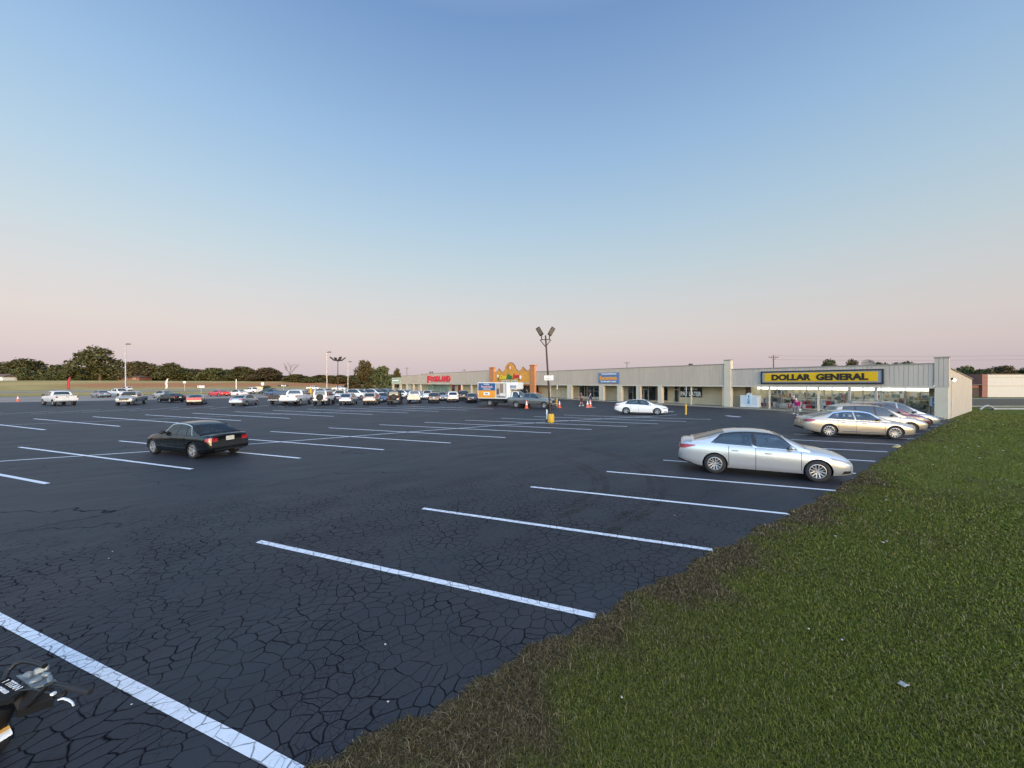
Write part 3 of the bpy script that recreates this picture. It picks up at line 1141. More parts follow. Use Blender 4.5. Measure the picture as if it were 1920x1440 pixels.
def scaled(sp, L=None, Wd=None, H=None, **kw):
    """the same body style at another size"""
    o = dict(sp)
    kx = (L or sp['L']) / sp['L']
    kz = (H or sp['H']) / sp['H']
    ky = (Wd or sp['W']) / sp['W']
    for k in ('belt', 'top', 'bot', 'roof'):
        o[k] = [(x * kx, z * kz) for x, z in sp[k]]
    if sp.get('plan'): o['plan'] = [(x * kx, y) for x, y in sp['plan']]
    for k in ('rear_off', 'nose_off'):
        if sp.get(k): o[k] = [(z * kz, d) for z, d in sp[k]]
    o['L'], o['W'], o['H'] = L or sp['L'], Wd or sp['W'], H or sp['H']
    o['roofw'] = sp['roofw'] * ky
    for k in ('rear_axle', 'front_axle', 'mirror'): o[k] = sp[k] * kx
    o['side_windows'] = [tuple(v * kx for v in w) for w in sp['side_windows']]
    o['windshield'] = tuple(v * kx for v in sp['windshield'])
    o['rear_glass'] = tuple(v * kx for v in sp['rear_glass'])
    pl = lambda q: [(x * kx, z * kz) for x, z in q]
    for k in ('tail', 'head'):
        if k in sp:
            b, t, ye, z0, z1 = sp[k]
            o[k] = (pl(b), pl(t), None if ye is None else ye * ky, z0 * kz, z1 * kz)
    o['ends'] = [(n, r, a * ky, b * ky, c * kz, d * kz, m, e) for (n, r, a, b, c, d, m, e) in sp.get('ends', [])]
    o['sides'] = [(n, pl(b), pl(t), m, e) for (n, b, t, m, e) in sp.get('sides', [])]
    o['seams'] = [(x * kx, a * kz, b * kz) for x, a, b in sp.get('seams', [])]
    o['handles'] = [(x * kx, z * kz) for x, z in sp.get('handles', [])]
    if 'bed' in sp: o['bed'] = (sp['bed'][0] * kx, sp['bed'][1] * kx, sp['bed'][2] * kz)
    o.update(kw)
    return o

def plate(rear, y=.0, z=.8, ep=.012):
    return ('licence_plate', rear, y - .16, y + .16, z - .085, z + .085, 'plate', ep)

M['seat'] = P('grey seat fabric', (.24, .22, .20), .85)
M['car_pane'] = car_pane()
# silver fastback sedan
SEDAN = dict(L=4.80, W=1.83, H=1.47, wheel=.335, rear_axle=1.12, front_axle=3.90, roofw=.60,
    belt=[(0, .93), (.08, .99), (.3, 1.005), (.8, .995), (1.4, .97), (2.4, .935), (3.3, .905), (3.75, .87), (4.2, .80), (4.6, .725), (4.74, .68), (4.80, .63)],
    top=[(0, .97), (.06, 1.03), (.2, 1.06), (.7, 1.065), (1.4, 1.03), (3.2, 1.02), (3.62, 1.005), (4.1, .945), (4.5, .865), (4.68, .81), (4.76, .75), (4.80, .70)],
    bot=[(0, .36), (.35, .27), (.75, .19), (4.2, .185), (4.5, .21), (4.80, .24)],
    roof=[(.42, 1.06), (.9, 1.225), (1.35, 1.375), (1.75, 1.445), (2.2, 1.47), (2.6, 1.455), (2.9, 1.40), (3.35, 1.19), (3.72, 1.0)],
    side_windows=[(1.00, 2.22, 1.36, 2.16), (2.33, 3.42, 2.26, 2.92)],
    windshield=(2.86, 3.66), rear_glass=(.50, 1.42), mirror=3.20,
    tail=([(0.0, .79), (.18, .80), (.52, .90)], [(0.0, .92), (.22, .94), (.55, .93)], .42, .79, .915),
    head=([(4.28, .70), (4.55, .62), (4.76, .585)], [(4.18, .775), (4.55, .71), (4.76, .65)], .40, .59, .66),
    ends=[plate(True, 0, .80), ('rear_valance', True, -.72, .72, .37, .47, 'black', .004), ('grille', False, -.34, .34, .42, .60, 'black', .006), ('lower_intake', False, -.5, .5, .25, .36, 'black', .005), plate(False, 0, .38)],
    sides=[('bumper_vent', [(4.48, .30), (4.73, .33)], [(4.55, .40), (4.74, .40)], 'black', .006), ('rear_skirt', [(0.0, .38), (.5, .265)], [(0.0, .44), (.42, .32)], 'black', .006)],
    seams=[(1.52, .32, .95), (2.28, .24, .93), (3.48, .27, .89)], handles=[(1.70, .82), (2.62, .79)],
    spokes=6, rim_style=2, rimk=.66)
# black compact sports sedan, upright and with a chrome ring round the side glass
COMPACT = dict(L=4.47, W=1.74, H=1.415, wheel=.325, rear_axle=1.02, front_axle=3.745, roofw=.57,
    belt=[(0, .84), (.08, .90), (.4, .925), (1.2, .92), (2.4, .895), (3.2, .87), (3.7, .83), (4.1, .745), (4.3, .67), (4.47, .58)],
    top=[(0, .92), (.04, .965), (.15, .985), (.7, .975), (1.2, .97), (2.95, .99), (3.2, .97), (3.7, .915), (4.1, .82), (4.35, .72), (4.47, .65)],
    bot=[(0, .33), (.3, .26), (.6, .18), (3.9, .165), (4.2, .17), (4.47, .19)],
    roof=[(.62, .975), (1.0, 1.165), (1.38, 1.33), (1.8, 1.405), (2.15, 1.415), (2.5, 1.39), (2.72, 1.325), (3.02, 1.14), (3.26, .97)],
    rear_off=[(0.2, .08), (.35, .01), (.5, 0), (.62, .04), (.8, .06), (1.0, .05)],
    side_windows=[(1.12, 1.46, 1.36, 1.50), (1.50, 2.02, 1.54, 1.99), (2.10, 2.98, 2.07, 2.62)],
    win_top=.09, trim='chrome', windshield=(2.62, 3.2), rear_glass=(.68, 1.36), mirror=2.86, black_mirror=True,
    tail=([(0.0, .70), (.12, .70), (.25, .72)], [(0.0, .85), (.12, .85), (.21, .84)], .46, .70, .845),
    head=([(4.05, .66), (4.25, .60), (4.42, .56)], [(4.02, .735), (4.25, .67), (4.42, .61)], .38, .57, .66),
    ends=[plate(True, 0, .80), ('boot_badge', True, -.035, .035, .925, .995, 'chrome', .012), ('bumper_strip', True, -.69, .69, .55, .585, 'black', .006), ('diffuser', True, -.6, .6, .33, .40, 'black', .006),
          ('grille', False, -.3, .3, .52, .62, 'black', .006), ('lower_intake', False, -.6, .6, .24, .36, 'black', .006)],
    sides=[('rubbing_strip', [(1.46, .525), (3.3, .525)], [(1.46, .56), (3.3, .56)], 'black', .012)],
    seams=[(1.48, .25, .90), (2.05, .22, .89), (3.06, .22, .87)], handles=[(1.62, .79), (2.35, .775)], spokes=5, rimk=.70, dark_rim=False, tail_mat='red_lens')
SUV = dict(L=4.70, W=1.92, H=1.71, wheel=.365, rear_axle=.98, front_axle=3.80, roofw=.66, crown=.035,
    belt=[(0, 1.02), (.1, 1.08), (.6, 1.10), (1.4, 1.08), (2.6, 1.05), (3.3, 1.02), (3.7, .985), (4.1, .93), (4.45, .82), (4.70, .68)],
    top=[(0, 1.03), (.1, 1.10), (1.0, 1.12), (3.2, 1.10), (3.55, 1.09), (4.0, 1.03), (4.35, .95), (4.6, .84), (4.70, .76)],
    bot=[(0, .42), (.3, .32), (.6, .26), (4.0, .26), (4.3, .28), (4.70, .32)],
    roof=[(.10, 1.08), (.30, 1.36), (.48, 1.61), (.8, 1.675), (1.6, 1.71), (2.2, 1.70), (2.6, 1.63), (3.0, 1.46), (3.4, 1.24), (3.64, 1.09)],
    rear_off=[(0.3, .06), (.45, .01), (.65, 0), (.85, .05), (1.1, .10)], nose_off=[(0.3, .10), (.45, .02), (.6, 0), (.8, .06), (1.0, .22)],
    side_windows=[(.62, 1.30, .78, 1.26), (1.38, 2.22, 1.34, 2.17), (2.30, 3.28, 2.25, 2.75)], win_top=.10,
    windshield=(2.56, 3.58), rear_glass=(.16, .43), mirror=3.02,
    tail=([(0.0, .90), (.12, .90), (.30, .93)], [(0.0, 1.06), (.15, 1.07), (.32, 1.08)], .50, .90, 1.05),
    head=([(4.1, .80), (4.4, .72), (4.62, .66)], [(4.05, .90), (4.4, .82), (4.62, .74)], .42, .68, .79),
    ends=[plate(True, 0, .88), ('rear_bumper', True, -.76, .76, .43, .62, 'black', .006), ('grille', False, -.42, .42, .52, .76, 'chrome', .006), ('lower_intake', False, -.6, .6, .34, .46, 'black', .006)],
    sides=[('sill_cladding', [(1.42, .30), (3.36, .30)], [(1.42, .39), (3.36, .39)], 'black', .008)],
    seams=[(1.42, .40, 1.08), (2.25, .36, 1.05), (3.36, .36, 1.01)], handles=[(1.60, .93), (2.52, .91)], spokes=5, rimk=.66)
VAN = dict(SUV)
VAN.update(L=4.82, W=1.96, H=1.75, front_axle=3.93, rear_axle=1.03, wheel=.335,
    belt=[(0, .96), (.1, 1.0), (1.5, 1.01), (2.8, .98), (3.4, .95), (3.9, .92), (4.3, .83), (4.6, .72), (4.82, .58)],
    top=[(0, .97), (.1, 1.02), (3.3, 1.02), (3.8, 1.04), (4.1, .98), (4.45, .86), (4.7, .74), (4.82, .64)],
    bot=[(0, .32), (.3, .24), (4.2, .21), (4.82, .25)],
    roof=[(.06, 1.0), (.2, 1.38), (.34, 1.66), (.7, 1.72), (1.7, 1.75), (2.4, 1.73), (2.8, 1.65), (3.2, 1.44), (3.65, 1.18), (3.95, 1.01)],
    side_windows=[(.40, 1.42, .52, 1.40), (1.50, 2.50, 1.48, 2.46), (2.58, 3.55, 2.54, 3.02)], windshield=(2.78, 3.88), rear_glass=(.11, .31), mirror=3.36,
    tail=([(0.0, .85), (.06, .85), (.1, .85)], [(0.0, 1.05), (.06, 1.0), (.1, 1.0)], .64, .80, .97),
    seams=[(1.46, .30, 1.0), (2.54, .28, .98), (3.62, .28, .93)], handles=[(2.35, .86), (2.75, .85)], sides=[('rubbing_strip', [(1.3, .55), (3.5, .55)], [(1.3, .61), (3.5, .61)], 'black', .01)], spokes=9,
    head=([(4.3, .70), (4.55, .62), (4.75, .57)], [(4.25, .80), (4.55, .72), (4.75, .65)], .40, .58, .69))
PICKUP = dict(L=5.75, W=1.98, H=1.87, wheel=.395, tyre=.26, rear_axle=1.22, front_axle=4.85, roofw=.70, tuck=.955, crown=.03, arch=1.16,
    plan=[(0, .93), (.06, .965), (.2, .985), (.8, .99), (3, 1.0), (4.9, .99), (5.4, .95), (5.62, .89), (5.72, .82), (5.75, .76)],
    belt=[(0, 1.26), (1.9, 1.27), (2.0, 1.27), (3.4, 1.24), (4.3, 1.21), (4.9, 1.17), (5.3, 1.12), (5.6, 1.04), (5.75, .94)],
    top=[(0, 1.265), (1.9, 1.275), (2.0, 1.28), (4.0, 1.27), (4.6, 1.28), (5.0, 1.25), (5.4, 1.19), (5.65, 1.10), (5.75, 1.0)],
    bot=[(0, .62), (.3, .55), (.7, .47), (5.0, .46), (5.3, .44), (5.75, .46)],
    rear_off=[(.5, .0), (.64, 0), (.66, .05), (1.3, .05)], nose_off=[(.45, .06), (.6, 0), (.9, .02), (1.1, .10)],
    roof=[(1.98, 1.27), (2.03, 1.52), (2.10, 1.78), (2.4, 1.845), (2.9, 1.87), (3.4, 1.85), (3.65, 1.78), (4.0, 1.54), (4.35, 1.28)],
    side_windows=[(2.25, 2.98, 2.30, 2.95), (3.08, 4.14, 3.05, 3.72)], win_top=.11, windshield=(3.62, 4.30), rear_glass=(2.0, 2.085), mirror=3.98, mirror_size=1.35, black_mirror=True,
    bed=(.10, 1.88, .80),
    tail=([(0.02, .98), (.10, .98)], [(0.02, 1.20), (.10, 1.20)], .80, .98, 1.20),
    head=([(5.35, .88), (5.7, .82)], [(5.3, 1.05), (5.7, .96)], .50, .82, .97),
    ends=[('tailgate', True, -.74, .74, .70, 1.22, PAINT['white'], .012), plate(True, 0, .66), ('tailgate_handle', True, -.11, .11, 1.08, 1.15, 'black', .022), ('rear_bumper', True, -.90, .90, .58, .70, 'bumper', .03),
          ('grille', False, -.48, .48, .72, .98, 'black', .012), ('front_bumper', False, -.74, .74, .50, .64, 'bumper', .03)],
    seams=[(2.2, .52, 1.26), (3.04, .52, 1.24), (4.24, .52, 1.20)], handles=[(2.42, 1.10), (3.26, 1.08)], spokes=6, rimk=.64)

def spare_wheel(s, put, root):
    ty, rm = wheel_meshes(.40, .25, 5, .58)
    D = Matrix.Translation((-.10, 0, 1.02)) @ Matrix.Rotation(R(90), 4, 'Z')
    for q in (ty, rm):
        q.v = [tuple(D @ Vector(p)) for p in q.v]
    o = put(ty, 'spare_wheel', M['rubber'], 40)
    put(MB().use(M['black']).add(rm.v, rm.f), 'rim', M['black'], 30, o)
def fenders(s, put, root):
    for ax in (s.sp['rear_axle'], s.sp['front_axle']):
        for sd in (1, -1):
            mb = MB()
            rr = s.sp['wheel'] * 1.17
            rows = []
            for k in range(11):
                w = R(12 + 156 * k / 10)
                x, z = ax + rr * math.cos(w), s.sp['wheel'] + rr * math.sin(w)
                y = s.Wd / 2
                rows.append([(x, sd * (y - .06), z), (x, sd * (y + .10), z + .0), (x, sd * (y + .11), z - .05)])
            mb.grid(rows)
            put(mb, 'wheel_flare', M['black'])
JEEP = dict(L=4.25, W=1.68, H=1.84, wheel=.405, tyre=.27, rear_axle=.72, front_axle=3.60, roofw=.70, tuck=.97, crown=.015, inset=-.06,
    plan=[(0, .96), (.05, .985), (.3, 1.0), (3.0, 1.0), (3.3, .93), (3.9, .80), (4.15, .76), (4.25, .74)],
    belt=[(0, 1.16), (3.0, 1.16), (3.2, 1.14), (3.9, 1.08), (4.15, 1.04), (4.25, .98)],
    top=[(0, 1.165), (3.0, 1.17), (3.2, 1.19), (3.8, 1.15), (4.15, 1.09), (4.25, 1.02)],
    bot=[(0, .55), (.4, .50), (3.9, .50), (4.25, .52)],
    rear_off=[(.4, 0), (1.2, 0)], nose_off=[(.4, 0), (1.1, .03)],
    roof=[(.02, 1.165), (.05, 1.5), (.10, 1.80), (.5, 1.84), (2.2, 1.84), (2.62, 1.81), (2.86, 1.52), (3.10, 1.18)],
    side_windows=[(.22, .86, .24, .86), (.98, 1.72, .98, 1.72), (1.82, 2.72, 1.82, 2.52)], win_top=.10, windshield=(2.66, 3.06), rear_glass=(.028, .088), mirror=2.72, mirror_size=1.3, black_mirror=True,
    tail=([(0.0, .82), (.02, .82)], [(0.0, 1.0), (.02, 1.0)], .66, .82, 1.0),
    head=([(4.24, .8), (4.25, .8)], [(4.24, .95), (4.25, .95)], .36, .80, .98),
    ends=[('rear_bumper', True, -.80, .80, .46, .62, 'black', .12), plate(True, -.55, .74), ('grille', False, -.32, .32, .68, .98, 'black', .01), ('front_bumper', False, -.80, .80, .46, .60, 'black', .22)],
    seams=[(.92, .56, 1.15), (1.77, .56, 1.15), (2.85, .56, 1.15)], handles=[(1.10, 1.0), (1.95, 1.0)], spokes=5, rimk=.56, dark_rim=True, extra=[spare_wheel, fenders])
COUPE = scaled(SEDAN, 5.0, 1.92, 1.45, side_windows=[(1.30, 1.72, 1.50, 1.76), (1.86, 3.28, 1.82, 2.70)], seams=[(1.80, .3, .95), (3.4, .28, .9)],
    handles=[(2.05, .84)], wheel=.36)
COUPE['belt'] = [(0, .92), (.1, .96), (.8, 1.0), (1.6, .99), (3.4, .95), (4.2, .90), (4.7, .82), (5.0, .70)]
COUPE['top'] = [(0, 1.0), (.1, 1.05), (.9, 1.06), (3.4, 1.06), (4.2, .99), (4.7, .90), (5.0, .78)]
COUPE['roof'] = [(.55, 1.05), (.95, 1.20), (1.4, 1.35), (1.9, 1.44), (2.3, 1.45), (2.65, 1.41), (3.1, 1.2), (3.45, 1.04)]
COUPE['windshield'] = (2.62, 3.4)
COUPE['rear_glass'] = (.62, 1.55)
COUPE['tail'] = ([(0, .80), (.05, .80)], [(0, .95), (.05, .95)], .60, .80, .95)
COUPE['ends'] = [('light_bar', True, -.74, .74, .70, .99, 'red_glow', .012), plate(True, 0, .55), ('diffuser', True, -.6, .6, .36, .46, 'black', .006), ('grille', False, -.6, .6, .56, .70, 'black', .006)]
# ---------------------------------------------------------------- ground, lot, roads
rng = random.Random(7)
def edge_b(a):
    base = interp([(-10, 3.2), (0, 3.25), (6, 3.38), (13, 3.42), (20, 3.75), (27, 4.05), (41, 4.35), (60, 4.5)], a)
    return base + .05 * math.sin(a * 3.1) + .035 * math.sin(a * 7.3 + 1) + .025 * math.sin(a * 17 + 2)

def build_ground():
    xs = [-4000, -2500, -1500, -900] + list(range(-620, 421, 20)) + [700, 1500, 2500, 4000]
    ys = [-1500, -600, -200] + list(range(-60, 501, 20)) + [700, 1200, 2500, 5000]
    mb = MB()
    mb.grid([[(x, y, terrain(x, y)) for y in ys] for x in xs])
    o = mb.build('ground', M['ground'], None, 60)
    tag(o, 'grassy ground rising gently to the distant treeline', kind='structure')
build_ground()

def strip_ab(name, mat, a0, a1, b0, b1, z, na=2, nb=2, kind='structure', label=None, drape=False, fa=None):
    mb = MB()
    rows = []
    for i in range(na + 1):
        a = lerp(a0, a1, i / na)
        row = []
        for j in range(nb + 1):
            bb0 = fa(a) if fa else b0
            b = lerp(bb0, b1, j / nb)
            p = W(a, b)
            zz = terrain(p.x, p.y) + .012 + z if drape else z
            row.append((p.x, p.y, zz))
        rows.append(row)
    mb.grid(rows)
    o = mb.build(name, mat, None, 60)
    return tag(o, label, kind=kind)

strip_ab('parking_lot', M['asphalt'], -75, 46.9, 3, 93, 0.0, 1219, 1, label='freshly sealed dark asphalt parking lot with cracked near corner', fa=edge_b)
strip_ab('side_road', M['old_asphalt'], -260, 120, 93, 131, -0.002, 4, 2, label='weathered grey asphalt frontage road beyond the lot')
strip_ab('highway', M['old_asphalt'], -420, 160, 178, 214, .02, 60, 6, label='grey highway in front of the far grass bank', drape=True)
# concrete walk in front of the shops, a kerb step above the lot
wk = MB()
for i in range(53):
    b0, b1 = 4.9 + 3 * i, 4.9 + 3 * (i + 1) - .012
    q = [W(46.9, b0), W(50.3, b0), W(50.3, b1), W(46.9, b1)]
    vs = [(p.x, p.y, -.02) for p in q] + [(p.x, p.y, .13) for p in q]
    wk.add(vs, [(3, 2, 1, 0), (4, 5, 6, 7), (0, 1, 5, 4), (1, 2, 6, 5), (2, 3, 7, 6), (3, 0, 4, 7)])
tag(wk.build('sidewalk', M['kerb']), 'raised concrete walk with kerb along the shop fronts', kind='structure')

# painted stall lines
def line_mb(mb, p, q, w=.12, z=.004):
    p, q = Vector((p[0], p[1], 0)), Vector((q[0], q[1], 0))
    d = (q - p).normalized()
    n = Vector((-d.y, d.x, 0)) * w / 2
    L_ = (q - p).length
    k = max(1, int(L_ / .5))
    rows = []
    for i in range(k + 1):
        c = p.lerp(q, i / k)
        j1 = rng.uniform(-.004, .004); j2 = rng.uniform(-.004, .004)
        rows.append([(c.x + n.x * (1 + j1 * 10), c.y + n.y * (1 + j1 * 10), z), (c.x - n.x * (1 + j2 * 10), c.y - n.y * (1 + j2 * 10), z)])
    mb.grid(rows)
ln = MB()
for k in range(-1, 13):
    a = .02 + 3.295 * k if k >= 0 else -3.38
    e = edge_b(a + 3.5) + (.06 if k >= 0 else .02)
    t = (e - 8.62) / (3.45 - 8.62)
    line_mb(ln, W(a, 8.62), W(a + 3.55 * t, e), .115)
for k in range(-7, 11):
    a = -9.3 + 3.33 * k
    b0, b1 = 27.75, 17.2
    if k > 5: b0, b1 = lerp(27.75, 25.8, (k - 5) / 6), lerp(17.2, 15.7, (k - 5) / 6)
    line_mb(ln, W(a, b0), W(a + 7.4 * (b0 - b1) / 10.55, b1), .135)
cc = [(-40, 23.3), (-8, 23.1), (-4, 22.7), (1, 22.5), (9, 22.5), (14, 22.4), (20, 22.0), (33, 20.1)]
for i in range(len(cc) - 1):
    line_mb(ln, W(*cc[i]), W(*cc[i + 1]), .125, .0075)
for k in range(-12, 10):
    a = -15.62 + 3.42 * k
    line_mb(ln, W(a, 49.0), W(a + 7.7, 37.0), .17)
line_mb(ln, W(-60, 43.2), W(22, 42.4), .09, .0075)
for k in range(-8, 9):
    a = -8 + 3.4 * k
    line_mb(ln, W(a, 56.5), W(a + 3.4, 61.5))
tag(ln.build('parking_lines', M['line']), 'white painted angled parking stall lines', kind='structure')
# painted arrows and stop bars in front of the shops
bars = MB()
for (p1, p2, w) in (((1099, 764.2), (1117, 764.2), .35), ((1362, 779.5), (1388, 782), .45), ((1250, 771.3), (1263, 772), .4)):
    line_mb(bars, gp(*p1), gp(*p2), w)
tag(bars.build('stop_bars', M['line']), 'short white painted bars near the shop walk', kind='structure')

# ---------------------------------------------------------------- the shopping centre
M['metal_panel'] = P('ribbed metal cladding', (0.51, 0.435, 0.345), 0.45, 0.0, 0.4, var=0.09, vscale=1.0, stretch=(1.3, 1, .12))
M['metal_panel_grey'] = P('greyed ribbed cladding', (0.51, 0.445, 0.375), 0.45, 0.0, 0.4, var=0.10, vscale=1.0, stretch=(1.3, 1, .12))
M['beige'] = P('beige painted wall', (0.52, 0.43, 0.285), 0.7, var=0.08, vscale=.8)
M['pillar'] = P('cream painted pillar', (0.60, 0.53, 0.405), 0.65, var=0.07, vscale=.9)
M['tan_wall'] = P('tan block side wall', (0.50, 0.42, 0.325), 0.8, var=0.07, vscale=.6, bump=.15, bscale=15)
M['cap'] = P('parapet cap metal', (0.30, 0.275, 0.25), 0.5, 0.3)
M['roof'] = P('brown metal roof', (0.10, 0.085, 0.075), 0.6, 0.2)
M['frame'] = P('anodised shopfront frame', (0.42, 0.40, 0.37), 0.4, 0.4)
M['shop_dark'] = P('dark shop interior', (0.035, 0.030, 0.028), 0.8)
M['shop_floor'] = P('shop floor tile', (0.42, 0.40, 0.36), 0.5)
M['green_trim'] = P('pale green panel', (0.46, 0.54, 0.40), 0.5)
M['green_tint'] = P('green tinted shop glass', (0.20, 0.30, 0.26), 0.12, spec=.6, var=.25, vscale=.7)
M['brown_door'] = P('brown wood door', (0.16, 0.085, 0.04), 0.5)
M['tube_light'] = P('lit fluorescent tube', (1.0, 0.97, 0.90), 0.5, emit=4.0)
M['lit_lamp'] = P('lit wall lamp lens', (1.0, 0.93, 0.80), 0.5, emit=4.0)
M['clay'] = P('terracotta facade', (0.74, 0.34, 0.06), 0.75, var=.14, vscale=.9)
M['clay_dark'] = P('red and shaded terracotta', (0.57, 0.225, 0.085), 0.7, var=.14, vscale=1.2)  # on the towers this is the facade orange with shading put into the colour
M['navy'] = P('dark blue scallop tile', (0.035, 0.03, 0.06), 0.4)
M['black_sign'] = P('black sign frame', (0.015, 0.015, 0.03), 0.4)
M['sign_yellow'] = P('yellow sign face', (0.72, 0.44, 0.005), 0.35, spec=.4)
M['sign_black'] = P('black sign letters', (0.02, 0.010, 0.006), 0.4)
M['sign_silver'] = P('silver sign border', (0.33, 0.33, 0.34), 0.35, .3)
M['sign_red'] = P('red sign letters', (0.66, 0.022, 0.045), 0.35, emit=.06)
M['sign_white'] = P('white sign paint', (0.80, 0.80, 0.79), 0.45)
M['sign_blue'] = P('blue sign panel', (0.11, 0.20, 0.36), 0.45)
M['sign_orange'] = P('orange sign letters', (0.80, 0.36, 0.06), 0.45)
M['banner_black'] = P('black banner cloth', (0.02, 0.02, 0.02), 0.7)
def thin_glass():
    m, nt, b = new_mat('shopfront glass')
    nt.nodes.remove(b)
    g = NG(nt)
    tr = g.n('ShaderNodeBsdfTransparent'); tr.inputs[0].default_value = (0.86, 0.90, 0.88, 1)
    gl = g.n('ShaderNodeBsdfGlossy'); gl.inputs['Roughness'].default_value = 0.02
    fr = g.n('ShaderNodeFresnel'); fr.inputs[0].default_value = 1.5
    mx = g.n('ShaderNodeMixShader')
    g.put(mx.inputs[0], g.m('ADD', fr.outputs[0], .04, True))
    nt.links.new(tr.outputs[0], mx.inputs[1]); nt.links.new(gl.outputs[0], mx.inputs[2])
    nt.links.new(mx.outputs[0], nt.nodes['Material Output'].inputs[0])
    return m
M['pane'] = thin_glass()

BO = W(CORNER_A, CORNER_B)
BROT = math.atan2(-V[1], -V[0])
def bx(px, d=0.0):
    """photo column -> distance along the shop front (d metres behind the front line)"""
    t = (px - 960.0) / 693.3
    Y = (CORNER_A + d) / (t * U[0] + U[1])
    b = Y * (t * V[0] + V[1])
    return -(b - CORNER_B)
BM = Matrix.Translation(BO) @ Matrix.Rotation(BROT, 4, 'Z')
mall = empty('shopping_center', BO, BROT, 'long low beige metal clad row of shops with a covered walk', 'building')

def ribbed(mb, x0, x1, z0, z1, y=0.0, pitch=.30, depth=.028, horizontal=False):
    n = max(1, round((x1 - x0) / pitch))
    p = (x1 - x0) / n
    prof = []
    for i in range(n):
        s_ = x0 + i * p
        prof += [(s_, y), (s_ + p * .80, y), (s_ + p * .84, y + depth), (s_ + p * .96, y + depth)]
    prof.append((x1, y))
    mb.grid([[(x, yy, z0), (x, yy, z1)] for x, yy in prof])
def block(name, mat, x0, x1, y0, y1, z0, z1, parent=None, c=0.0):
    mb = MB()
    x0, x1 = min(x0, x1), max(x0, x1)
    (mb.cbox(x0, x1, y0, y1, z0, z1, c) if c else mb.box(x0, x1, y0, y1, z0, z1))
    return mb.build(name, mat, parent or mall)

REC = 2.2   # depth of the covered walk
def section(px0, px1, H, mat, zb=2.64, grey=False):
    x0, x1 = (bx(px0) if isinstance(px0, (int, float)) else px0[0]), (bx(px1) if isinstance(px1, (int, float)) else px1[0])
    mb = MB()
    ribbed(mb, x0, x1, zb, H, 0.0)
    f = mb.build('fascia', mat, mall)
    block('fascia_trim', M['pillar'], x0, x1, -.03, .12, zb - .06, zb + .10)
    block('parapet_cap', M['cap'], x0, x1, -.05, .40, H, H + .09)
    block('parapet_back', M['beige'], x0, x1, .20, .38, zb + .4, H - .01)
    block('soffit', M['pillar'], x0, x1, .14, REC + .1, zb + .02, zb + .10)
    return x0, x1
DGx = section(1371, (-.82,), 4.68, M['metal_panel_grey'])
HMx = section(1005, 1358, 5.35, M['metal_panel'])
FDx = section(789, 920, 6.12, M['metal_panel'])
FEx = section(752, 788.9, 5.82, M['metal_panel'])
GRx = section(734.5, 751.9, 5.25, M['green_trim'])
LEFT = GRx[0]
block('roof_slab', M['roof'], LEFT, bx(1371), 1.6, 17.0, 4.05, 4.20)
rf = MB(); rf.prism([(0, 0)], 0, 1) if False else None
rf = MB()
x0, x1 = bx(1371) + .01, -.05
rf.add([(x0, .45, 4.30), (x1, .45, 4.30), (x1, 17.25, 3.44), (x0, 17.25, 3.44), (x0, .45, 4.20), (x1, .45, 4.20), (x1, 17.25, 3.34), (x0, 17.25, 3.34)],
       [(0, 1, 2, 3), (7, 6, 5, 4), (0, 4, 5, 1), (1, 5, 6, 2), (2, 6, 7, 3), (3, 7, 4, 0)])
rf.build('roof', M['roof'], mall)
block('rear_wall', M['tan_wall'], LEFT, -.3, 16.8, 17.0, -.05, 3.30)
# side wall towards the lawn, with the step behind the parapet
sw = MB()
sw.add([(-.02, .5, -.05), (-.02, 17.1, -.05), (-.02, 17.1, 3.42), (-.02, 1.15, 4.24), (-.02, .9, 4.66), (-.02, .5, 4.72),
        (-.28, .5, -.05), (-.28, 17.1, -.05), (-.28, 17.1, 3.42), (-.28, 1.15, 4.24), (-.28, .9, 4.66), (-.28, .5, 4.72)],
       [(0, 1, 2, 3, 4, 5), (11, 10, 9, 8, 7, 6), (0, 6, 7, 1), (1, 7, 8, 2), (2, 8, 9, 3), (3, 9, 10, 4), (4, 10, 11, 5), (5, 11, 6, 0)])
sw.build('side_wall', M['tan_wall'], mall)
sc = MB()
sc.tube([(.03, 1.15, 4.29), (.03, 17.2, 3.47)], .05, 6)
sc.build('rake_trim', M['cap'], mall)
# corner pier
mb = MB(); ribbed(mb, -.80, 0.0, 2.70, 5.18, -.06, .27)
mb.box(-.80, 0, -.02, .48, 2.70, 5.18)
cp = mb.build('corner_pier', M['metal_panel_grey'], mall)
block('pier_cap', M['cap'], -.85, .05, -.12, .52, 5.18, 5.26)
block('pillar', M['pillar'], -.80, 0, -.05, .48, 0.0, 2.69, None, .02)
# the tall pier between the two shop fronts
x0, x1 = bx(1358) , bx(1371)
block('tall_pier', M['pillar'], x0, x1, -.12, .48, 0.0, 5.84, None, .03)
block('pier_cap', M['cap'], x0 - .04, x1 + .04, -.16, .52, 5.84, 5.92)
# conduit, wall lamp
cd = MB(); cd.tube([(.03, 1.5, .1), (.03, 1.5, 3.1), (.03, 1.55, 3.3)], .03, 6)
cd.build('conduit', M['pillar'], mall)
wl = MB(); wl.use(M['black']); wl.cbox(-.01, .12, 1.40, 1.75, 3.30, 3.50, .02)
lamp_ = wl.build('wall_lamp', None, mall)
wl = MB(); wl.ball((.16, 1.62, 3.30), .10, .17, .13)
wl.build('lamp_lens', M['lit_lamp'], lamp_)

